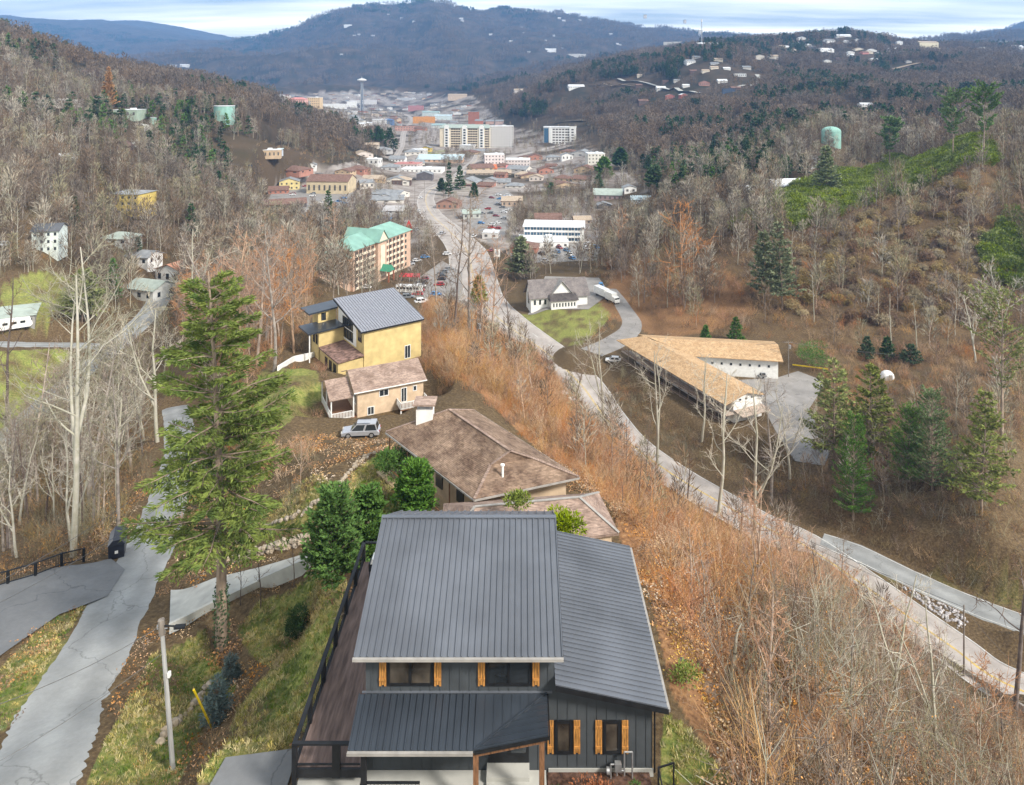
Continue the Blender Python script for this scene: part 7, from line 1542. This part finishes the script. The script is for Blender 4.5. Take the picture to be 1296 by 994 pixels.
def full_car(label, x, y, z, rz, paint_, L=4.7, H=1.62, name='parked_car', boot=.2):
    o = thing(name, label, 'car', (x, y, z), rz); m, gl = car_body(L=L, H=H, boot=boot); b_ = m.build('body', paint_, o)
    for k, q in enumerate(gl): g = MB(); g.add(q, [(0,1,2,3)]); g.build('window' if k < 4 else 'windscreen', M_GLASS, o)
    for wx in (-L * .3, L * .31):
        for wy in (-.84, .84): t, w = wheel(wx, wy); to = t.build('wheel', TYRE, o); w.build('rim', RIM, to)
    for wy in (-.62, .62):
        m = MB(); m.box(L / 2 - .06, L / 2 + .015, wy - .2, wy + .2, .6, .72); m.build('headlight', LAMP, o); m = MB(); m.box(-L / 2 - .03, -L / 2 + .05, wy - .18, wy + .18, .66, .8); m.build('tail_light', TAIL, o)
    m = MB(); m.bar((-L*.25, -.6, H + .09), (L*.1, -.6, H + .09), .05, .04); m.bar((-L*.25, .6, H + .09), (L*.1, .6, H + .09), .05, .04); m.build('roof_rails', M_BLACK, o); return o
SILV = mat('silver_car_paint', (.42, .43, .46), rough=.3, var=.04, spec=.6, metal=.35)
h_ = hit(457, 551); full_car('silver estate car parked between the tan cottage and the hip-roofed bungalow', h_[0], h_[1], h_[2] + .02, R(184), SILV)
CARP = {'white': (.70,.70,.70), 'silver': (.42,.43,.45), 'black': (.025,.025,.03), 'red': (.35,.03,.03), 'blue': (.05,.22,.48), 'grey': (.18,.19,.2), 'maroon': (.22,.04,.05)}
CARM = {}
for cn, cc in CARP.items():
    m, gl = car_body(); m.mat(1)
    for q in gl: m.add(q, [(0,1,2,3)])
    m.mat(2)
    for wx in (-1.4, 1.42):
        for wy in (-.84, .84): m.tube((wx, wy - .11, .34), (wx, wy + .11, .34), .34, n=10)
    m.mat(3).box(2.22, 2.31, -.8, -.45, .58, .7); m.box(2.22, 2.31, .45, .8, .58, .7)
    CARM[cn] = m.mesh('car', [mat('car_paint_' + cn, cc, rough=.3, var=.04, spec=.6), M_GLASS, TYRE, LAMP])
def cars(lst, zofs=.06):
    for px, py, cn, rz, lb in lst:
        h_ = hit(px, py); o = link_mesh('parked_car', CARM[cn], None, (h_[0], h_[1], h_[2] + zofs)); o.rotation_euler = (0, 0, R(rz)); tag(o, lb, 'car')
cars([(538,327,'blue',10,'bright blue car at the corner of the hotel'),(528,332,'white',15,'white car directly below the bright blue car'),(519,336,'silver',15,'silver car next to the hotel wall'),(566,324,'white',5,'white car at the back of the hotel lot'),
 (560,352,'black',20,'black car under the lamp post in the hotel lot'),(568,343,'grey',20,'grey car under the lamp post in the hotel lot'),(463,366,'white',160,'white car half behind the gold house roof'),(516,378,'grey',10,'grey car on the white pavement right of the striped roof'),(534,384,'white',25,'white car on the white pavement nearest the trees'),
 (622,318,'maroon',70,'dark red car driving on the highway'),(528,292,'silver',70,'silver car on the highway beside the red sign'),(530,268,'white',80,'white car on the highway at the bend'),(533,252,'white',80,'second white car further up the highway'),(600,300,'white',70,'white car on the far lanes of the highway'),
 (690,462,'maroon',10,'dark red car parked below the highway bend'),(684,470,'grey',10,'grey car parked below the dark red one'),(776,458,'white',170,'white car on the motel forecourt'),(722,512,'silver',120,'silver car at the pull-off under the pale trees'),
 (712,505,'white',120,'white car behind the silver one at the pull-off'),(3,312,'silver',175,'pale car on the lane left of the white three-storey house'),(316,214,'black',150,'black car beside the long tan building'),
 (402,263,'black',160,'black car in the town parking lot'),(396,268,'grey',160,'grey car in the town parking lot'),(428,256,'blue',165,'blue car in the town parking lot'),(365,262,'white',170,'white car before the long dark building'),(352,266,'silver',170,'silver car before the long dark building'),
 (655,325,'white',0,'white car in front of the brick building'),(668,330,'black',0,'black car in front of the white motel office'),(690,332,'silver',5,'silver car in front of the white motel office'),(630,284,'white',30,'white car in the strip parking lot'),(622,290,'red',30,'red car in the strip parking lot'),(610,272,'grey',30,'grey car at the upper strip parking lot'),
 (968,478,'grey',20,'grey car among the clutter beside the motel rear wing'),(500,322,'silver',60,'silver car right behind the hotel'),(548,300,'white',60,'white car on the approach to the hotel lot'),(560,297,'silver',60,'silver car on the approach to the hotel lot')])
for pn, n, lb in (('town_lot', 22, 'the town parking lot'), ('strip_lot', 22, 'the strip parking lot'), ('motel_court', 12, 'the blue and white motel court'), ('hotel_lot', 14, 'the hotel lot'), ('school_plot', 4, 'the chapel forecourt')):
    P = [q for q in PAD_DEF if q[0] == pn][0][1]; c_ = P.mean(0); e = P[1] - P[0]; e /= np.linalg.norm(e); rz = math.atan2(e[1], e[0]); got = []
    for k in range(400):
        q = P.min(0) + (P.max(0) - P.min(0)) * RS.uniform(0, 1, 2); q = c_ + e * round(float((q - c_) @ e) / 2.9) * 2.9 + np.array([-e[1], e[0]]) * round(float((q - c_) @ np.array([-e[1], e[0]])) / 7.5) * 7.5
        if not inpoly(np.array([q[0]]), np.array([q[1]]), c_ + (P - c_) * .9)[0] or any(np.hypot(*(q - g_)) < 2.5 for g_ in got) or any(math.hypot(q[0] - o_.location.x, q[1] - o_.location.y) < 4 for o_ in COL.objects if o_.name.startswith(('parked_car', 'trolley', 'box_truck', 'white_chapel', 'blue_white')) and o_.parent is None): continue
        if dist_roads(np.array([q[0]]), np.array([q[1]]))[0] < 1.5: continue
        got.append(q); cn = ['white', 'silver', 'grey', 'black', 'red', 'blue', 'maroon', 'white'][int(RS.integers(0, 8))]; o = link_mesh('parked_car', CARM[cn], None, (q[0], q[1], g1(q[0], q[1]) + .16)); o.rotation_euler = (0, 0, rz + math.pi / 2 + (math.pi if k % 2 else 0)); tag(o, f'{cn} car parked in a row on {lb}', 'car', f'{cn} cars parked in rows on {lb}')
        if len(got) >= n: break
t_ = hit(20, 418)
o = thing('motorhome', 'white motorhome parked in front of the carport at the left edge', 'motorhome', t_, R(35)); m = MB(); m.prism([(-4, .5), (3.3, .5), (3.9, 1.1), (3.6, 2.0), (3.2, 3.0), (-4, 3.1)], -1.15, 1.15); m.build('body', M_WHITE, o)
for k in range(3): m = MB(); m.box(-3 + k * 2, -1.8 + k * 2, -1.17, -1.14, 1.7, 2.4); m.build('window', M_GLASS, o)
m = MB(); m.box(3.45, 3.7, -1, 1, 1.5, 2.4); m.build('windscreen', M_GLASS, o)
for wx in (-2.6, 2.5):
    for wy in (-1, 1): t, w = wheel(wx, wy, .42); t.build('wheel', TYRE, o)
for px, py, L_2, lb in ((763, 377, 9, 'long white box trailer beside the chapel'), (775, 383, 6, 'short white box truck in front of the long trailer')):
    t_ = hit(px, py); o = thing('box_truck', lb, 'truck', (t_[0], t_[1], t_[2] + .1), R(-62)); m = MB(); m.box(-L_2 / 2, L_2 / 2 - 1.6, -1.25, 1.25, .9, 3.7); m.build('box', M_WHITE, o)
    m = MB(); m.prism([(L_2/2 - 1.55, .6), (L_2/2 + .4, .6), (L_2/2 + .4, 1.5), (L_2/2 - .3, 2.6), (L_2/2 - 1.55, 2.7)], -1.1, 1.1); m.build('cab', M_WHITE, o); m = MB(); m.box(L_2/2 - .1, L_2/2 + .22, -.95, .95, 1.6, 2.3); m.build('windscreen', M_GLASS, o)
    for wx in (-L_2 * .3, L_2 * .42):
        for wy in (-1.05, 1.05): t, w = wheel(wx, wy, .48); t.build('wheel', TYRE, o)
# trolley-like shelter and red sign by the hotel lot
t_ = hit(518, 371); k_ = t_[1] / F
o = thing('trolley_bus', 'long white bus with a row of windows on the hotel lot', 'bus', (t_[0], t_[1], t_[2] + .05), R(-6)); m = MB(); m.prism([(-5.4, .5), (5.3, .5), (5.5, 1.5), (5.2, 3.1), (-5.4, 3.1)], -1.2, 1.2); m.build('body', M_WHITE, o)
for k in range(7): m = MB(); m.box(-5 + k * 1.35, -3.95 + k * 1.35, -1.23, -1.19, 1.7, 2.6); m.build('window', M_GLASS, o)
m = MB(); m.box(-5.3, 5.1, -1.1, 1.1, 3.11, 3.3); m.build('roof', M_WROOF, o)
for wx in (-3.4, 3.4):
    for wy in (-1.05, 1.05): t, w = wheel(wx, wy, .5); t.build('wheel', TYRE, o)
t_ = hit(519, 357); o = thing('red_awning', 'low red awning behind the white bus', 'awning', t_, R(-6)); m = MB(); m.slab([(-4.5, -1.5, 2.4), (4.5, -1.5, 2.4), (4.5, 1.5, 3.2), (-4.5, 1.5, 3.2)], .15); m.build('canopy', mat('red_canvas', (.50, .05, .06)), o)
for x in (-4.2, 0, 4.2): m = MB(); m.tube((x, -1.3, -.3), (x, -1.3, 2.4), .08, n=6); m.build('post', M_WHITE, o); m = MB(); m.tube((x, 1.3, -.3), (x, 1.3, 3.0), .08, n=6); m.build('post', M_WHITE, o)
t_ = hit(517, 297); o = thing('red_sign_pylon', 'red pointed sign pylon behind the green hotel roof', 'sign', t_); m = MB(); m.prism([(-2.2, 1), (2.2, 1), (2.0, 4), (.2, 8.2), (-1.6, 4)], -.3, .3); m.build('panel', mat('sign_red', (.55, .07, .06)), o); m = MB(); m.box(-.3, .3, -.2, .2, -2, 1); m.build('post', M_STEEL, o)
t_ = hit(629, 330); o = thing('road_sign', 'white framed road sign panel beside the highway', 'sign', t_); m = MB(); m.box(-1.5, 1.5, -.1, .1, 1.6, 5.2); m.build('panel', M_WHITE, o); m = MB(); m.box(-.8, .8, -.14, -.101, 2.4, 4.4); m.build('face', mat('sign_grey', (.35, .36, .37)), o)
for x in (-1.2, 1.2): m = MB(); m.box(x - .12, x + .12, -.09, .09, -1, 1.6); m.build('post', M_STEEL, o)

# ------------------------------------------------------------------ poles and wires
def pole(px, py, hpx, label, arm=True, can=False, r=.14, m_=None, name='utility_pole', H_=None, lean=0.0):
    h_ = hit(px, py); Ht = H_ or hpx * h_[1] / F; o = thing(name, label, 'pole', h_); o.rotation_euler = (0, lean, 0)
    m = MB(); m.tube((0, 0, -1), (0, 0, Ht), r, r * .72, n=10); m.build('post', m_ or M_POLE, o)
    if arm: m = MB(); m.bar((-1.1, 0, Ht - .5), (1.1, 0, Ht - .5), .1, .12); m.build('crossarm', M_POLE, o)
    if arm:
        for x in (-1, -.4, .5, 1): m = MB(); m.tube((x, 0, Ht - .44), (x, 0, Ht - .24), .05, n=6); m.build('insulator', M_TRIM, o)
    if can: m = MB(); m.tube((.4, 0, Ht - 2.2), (.4, 0, Ht - 1.2), .3, n=10); m.build('transformer', M_STEEL, o)
    return o, Ht
po, pH = pole(219, 976, 190, 'grey utility pole with a lamp arm in the left foreground', arm=False, m_=M_POLE_G, lean=R(-4.5))
m = MB(); m.bar((.05, 0, pH - .3), (1.0, -.2, pH - .25), .06, .06); m.box(.8, 1.35, -.34, -.1, pH - .32, pH - .2); m.build('lamp_arm', M_BLACK, po); m = MB(); m.tube((0, 0, pH - .75), (0, 0, pH + .03), .17, .17, n=10); m.build('pole_cap', M_POLE, po)
m = MB(); m.box(.13, .25, -.1, .1, pH * .62, pH * .62 + .25); m.build('meter_disc', M_WHITE, po); m = MB(); m.tube((-.25, 0, pH - .45), (.3, 0, pH - .45), .03, n=6); m.tube((-.2, 0, pH - .45), (-.2, 0, pH - .25), .06, n=6); m.build('insulator', M_STEEL, po)
pole(1220, 858, 90, 'dark utility pole between the two right-hand roads', arm=False, r=.13); pole(998, 478, 46, 'pole with a bright lamp head beside the motel rear wing', can=True, r=.13); pole(604, 446, 44, 'pole with a grey can on the bank beside the highway', can=True, r=.13)
pole(572, 372, 55, 'tall lamp post in the hotel lot', arm=False, r=.12, m_=M_STEEL, name='lamp_post'); pole(380, 240, 32, 'pole above the steep street beside the pale yellow house', arm=True, r=.15)
for px, py, hp, lb in [(525,263,30,'street pole left of the highway bend'),(537,256,28,'street pole right of the highway bend'),(640,212,26,'street pole beside the white carport motel'),(500,300,30,'street pole behind the green hotel roof'),(838,112,20,'pole on the cleared slope beside the drive'),(785,153,20,'pole on the pale gravel track')]: pole(px, py, hp, lb, arm=False, r=.16, name='street_pole')
def wire(label, A, B, sag=1.0, r=.02, n=14):
    m = MB(); A = Vector(A); B = Vector(B); P = [A.lerp(B, k / n) - Vector((0, 0, sag * 4 * (k / n) * (1 - k / n))) for k in range(n + 1)]
    for k in range(n): m.tube(P[k], P[k + 1], r, n=4, caps=False)
    tag(m.build('power_line', mat('wire', (.10, .10, .10), rough=.6)), label, 'power line')
pt = Vector(po.location) + Vector((-math.sin(R(4.5)) * (pH - .3), 0, pH - .3))
wire('upper wire from the left foreground pole across the lane', pt, W(-40, 905, 31), .35, .016); wire('lower wire from the left foreground pole across the lane', pt - Vector((0, 0, 1.5)), W(-40, 985, 33), .3, .014)
wire('upper wire sagging across the left wood to the hemlock', W(-30, 752, 45), W(230, 585, 75), .6, .02); wire('lower wire sagging across the left wood to the hemlock', W(-10, 768, 45), W(240, 612, 75), .6, .02)
pk = hit(1220, 858); top = Vector((pk[0], pk[1], pk[2] + 87 * pk[1] / F))
wire('upper wire along the lower highway', top, W(800, 568, 176), 1.5, .03); wire('lower wire along the lower highway', top - Vector((0, 0, 1.2)), W(790, 560, 180), 1.8, .03); wire('upper wire from the dark pole to the right edge', top, W(1340, 890, 80), .8, .025)
pm = hit(998, 478); top = Vector((pm[0], pm[1], pm[2] + 44 * pm[1] / F)); wire('upper wire from the motel pole across the cleared hillside', top, W(1330, 452, 220), 2, .035); wire('upper wire from the motel pole to the highway', top, W(690, 418, 255), 3, .035); wire('lower wire from the motel pole to the highway', top - Vector((0, 0, 1.6)), W(690, 424, 255), 3, .035)

# ------------------------------------------------------------------ small things near the lane and the house
h_ = hit(149, 702); o = thing('trash_bin', 'big black lidded trash bin at the edge of the lane', 'bin', h_, R(24)); NAVY = mat('navy_black', (.018, .02, .03), rough=.35, spec=.5)
m = MB(); m.prism([(-.62, 0), (.62, 0), (.66, 1.5), (-.66, 1.5)], -1.2, 1.2); m.build('body', NAVY, o); m = MB(); m.add([(-.72, -1.26, 1.5), (.72, -1.26, 1.5), (.72, 1.26, 1.5), (-.72, 1.26, 1.5), (-.3, -1.2, 1.95), (.3, -1.2, 1.95), (.3, 1.2, 1.95), (-.3, 1.2, 1.95)], [(0,3,2,1), (4,5,6,7), (0,1,5,4), (1,2,6,5), (2,3,7,6), (3,0,4,7)]); m.build('lid', NAVY, o)
m = MB(); m.box(-.12, .14, -1.23, -1.2, .75, 1.0); m.build('notice', M_WHITE, o)
P = [hit(x, y) for x, y in ((-25, 752), (10, 742), (45, 731), (78, 720), (106, 712))]; o = thing('black_fence', 'low black railing fence along the top of the lower drive', 'fence', P[2])
for p in P: m = MB(); m.box(p[0] - .08, p[0] + .08, p[1] - .08, p[1] + .08, p[2] - .5, p[2] + 1.25); m.build('post', M_BLACK, o, world=True)
m = MB()
for a, b_ in zip(P[:-1], P[1:]):
    m.bar((a[0], a[1], a[2] + 1.2), (b_[0], b_[1], b_[2] + 1.2), .1, .08); m.bar((a[0], a[1], a[2] + .25), (b_[0], b_[1], b_[2] + .25), .06, .06)
    for k in range(1, 16): q = lerp(a, b_, k / 16); m.tube((q[0], q[1], q[2] + .25), (q[0], q[1], q[2] + 1.2), .015, n=4)
m.build('rail_panel', M_BLACK, o, world=True)
# yellow guy-wire guard
a, b_ = Vector(hit(268, 922)), Vector(W(245, 873, 38.6)); o = thing('guy_wire_guard', 'yellow guy-wire guard leaning on the grassy bank', 'wire guard', a); m = MB(); m.tube(a, b_, .055, n=8); m.build('sleeve', mat('safety_yellow', (.75, .55, .02), rough=.4), o, world=True); m = MB(); m.tube(a - (b_ - a) * .15, a + (b_ - a) * 1.02, .015, n=5); m.build('wire', M_STEEL, o, world=True)
# stones: edging on the bank, garden walls
STN = []
for i in range(5):
    m = MB(); m.blob((0, 0, .1), .3, 2, .16, (1.25, .85, .8)); STN.append(m.mesh('stone', mat('garden_stone', (.34, .285, .22), var=.3, scale=2.5, bump=.5, inst=.15)))
def stones(pts, n, label, group, s=1.0, rows=1):
    P = np.array(pts, float); d = np.r_[0, np.cumsum(np.hypot(*np.diff(P, axis=0).T))]
    for k in range(n):
        q = d[-1] * (k + .5) / n; px, py = np.interp(q, d, P[:, 0]), np.interp(q, d, P[:, 1]); h_ = hit(px, py)
        for r_ in range(rows):
            o = link_mesh('edging_stone', STN[RS.integers(0, 5)], None, (h_[0] + RS.uniform(-.1, .1), h_[1] + RS.uniform(-.1, .1), h_[2] + r_ * .38 * s)); o.rotation_euler = (RS.uniform(-.3, .3), RS.uniform(-.3, .3), RS.uniform(0, 6)); q2 = s * RS.uniform(.75, 1.3); o.scale = (q2, q2, q2); tag(o, label, 'stone', group)
stones([(202,945),(212,925),(232,910),(246,895),(258,878),(266,866)], 15, 'pale edging stone in the row behind the grey pole', 'edging stones behind the grey pole', .75)
stones([(288,716),(330,702),(392,688)], 44, 'stone in the low garden wall above the concrete drive', 'stones of the garden wall above the concrete drive', .8, 2)
stones([(474,574),(455,585),(440,602),(425,622),(405,640),(380,654),(345,664),(300,690)], 70, 'stone in the curved garden edging on the lawn', 'stones of the curved garden edging', .62, 1)
# kerb walls of the concrete drive
def kerb(name, label, pts, h, w, m_):
    P = [hit(*p) for p in pts]; o = MB()
    for a, b_ in zip(P[:-1], P[1:]): o.bar((a[0], a[1], a[2] + h / 2 - .2), (b_[0], b_[1], b_[2] + h / 2 - .2), w, h + .4)
    tag(o.build(name, m_), label, 'wall')
kerb('low_wall', 'low concrete wall along the near side of the concrete drive', [(216,800),(262,777),(330,744),(394,716)], .55, .22, M_CONC); kerb('low_wall', 'low white edging wall below the gold house drive', [(352,470),(372,458),(398,452)], .8, .3, M_WHITE)
# stumps and the broken snag on the right bank
SW = mat('fresh_cut_wood', (.62, .40, .10), var=.25, scale=6)
for px, py, r_, lb in ((889,868,.32,'cut stump with a yellow top, left of three on the bank'),(896,881,.40,'biggest cut stump with a yellow top on the bank'),(907,867,.3,'cut stump with a yellow top beside the broken snag')):
    h_ = hit(px, py); o = thing('tree_stump', lb, 'stump', h_); m = MB(); m.tube((0, 0, -.4), (0, 0, .28), r_ * 1.25, r_, n=14); m.build('bark', BARK_T, o); m = MB(); m.tube((.02, 0, .28), (.04, .0, .31), r_ * .96, r_ * .94, n=14); m.build('cut_face', SW, o)
rs_ = np.random.default_rng(8); h_ = hit(892, 878); n = 900; C_ = np.c_[h_[0] + rs_.normal(0, .9, n), h_[1] + rs_.normal(0, .9, n)]; C_ = np.c_[C_, ground(C_[:, 0], C_[:, 1]) + .03]
v, f = blades(C_, np.c_[rs_.standard_normal((n, 2)), rs_.uniform(0, .4, n)], .14, .07, rs_); tag(link_mesh('sawdust', np_mesh('sawdust', v, [f], SW)), 'yellow sawdust and chips around the stumps', 'sawdust', kind='stuff')
h_ = hit(920, 868); o = thing('broken_snag', 'broken dead tree snag standing in the brush right of the stumps', 'tree', h_); Ht = 85 * h_[1] / F; rs_ = np.random.default_rng(3)
S = limb((0, 0, -.4), (.05, 0, 1), Ht * .7, .26, 5, rs_, 0, .06, .7) ; S += limb(S[-1][1], (.18, 0, 1), Ht * .42, .13, 4, rs_, 0, .2, .3); v, f = tubes([s[0] for s in S], [s[1] for s in S], [s[2] for s in S], [s[3] for s in S], 8); link_mesh('trunk', np_mesh('trunk', v, [f], BARK_P, smooth=True), o)
for px, py, qx, qy, lb in ((862,838,905,872,'long fallen branch pointing at the stumps'),(882,840,912,866,'shorter fallen branch above the stumps')):
    a, b_ = hit(px, py), hit(qx, qy); m = MB(); m.tube((a[0], a[1], a[2] + .12), (b_[0], b_[1], b_[2] + .12), .1, .05, n=7); tag(m.build('fallen_branch', BARK_D), lb, 'branch')
# planting at the front wall, yellow barrier, riprap in the fork, clutter by the motel
for px, py, hp, wp, lf, lb in ((752,1000,26,46,mat('rust_shrub_leaf', (.30, .12, .06), var=.3, inst=.1),'low rust-red shrub in the mulch bed'),(808,1000,24,26,GREEN,'small green shrub at the right end of the mulch bed'),(700,1004,18,30,NEEDLE_D,'dark low shrub by the entrance post')):
    p = ((px - CX) * 27.6 / F, 27.6, 72.1); k_ = 27.6 / F; o = thing('garden_shrub', lb, 'shrub', p); v, f = leafy(int(px), wp * k_ * .6, wp * k_ * .5, hp * k_ * .55, n=900, bl=.12, bw=.05, lumps=7); link_mesh('crown', np_mesh('crown', v, [f], lf), o)
a, b_ = hit(1003, 467), hit(1048, 471); o = thing('yellow_barrier', 'yellow barrier rail at the back of the motel parking', 'barrier', a); m = MB(); m.bar((a[0], a[1], a[2] + .8), (b_[0], b_[1], b_[2] + .8), .15, .3); m.build('rail', mat('safety_yellow', (.75, .55, .02)), o, world=True)
for k in range(5): q = lerp(a, b_, k / 4); m = MB(); m.box(q[0] - .08, q[0] + .08, q[1] + .1, q[1] + .25, q[2] - .3, q[2] + .95); m.build('post', M_POLE, o, world=True)
pr_ = region([(1140,742),(1165,740),(1205,765),(1225,790),(1215,800),(1180,780)]); x, y = fill(pr_, .42, RS, .3, 0, False); RK = []
for i in range(3): m = MB(); m.blob((0, 0, 0), .22, 1, .25, (1.2, 1, .8)); RK.append(m.mesh('rock', mat('riprap', (.40, .38, .38), var=.2, inst=.3)))
scatter('gravel', 'grey riprap stones in the fork between the two right-hand roads', RK, pts3(x, y, .05), RS.uniform(.6, 1.3, len(x)), cat='gravel', tilt=.6)
rw = mat('stone_retaining', (.36, .33, .29), var=.3, scale=1.5, bump=.5)
kerb('retaining_wall', 'pale stone retaining wall along the brush side of the highway', [(1070,748),(1110,776),(1180,826),(1250,872),(1300,906)], .7, .5, rw)
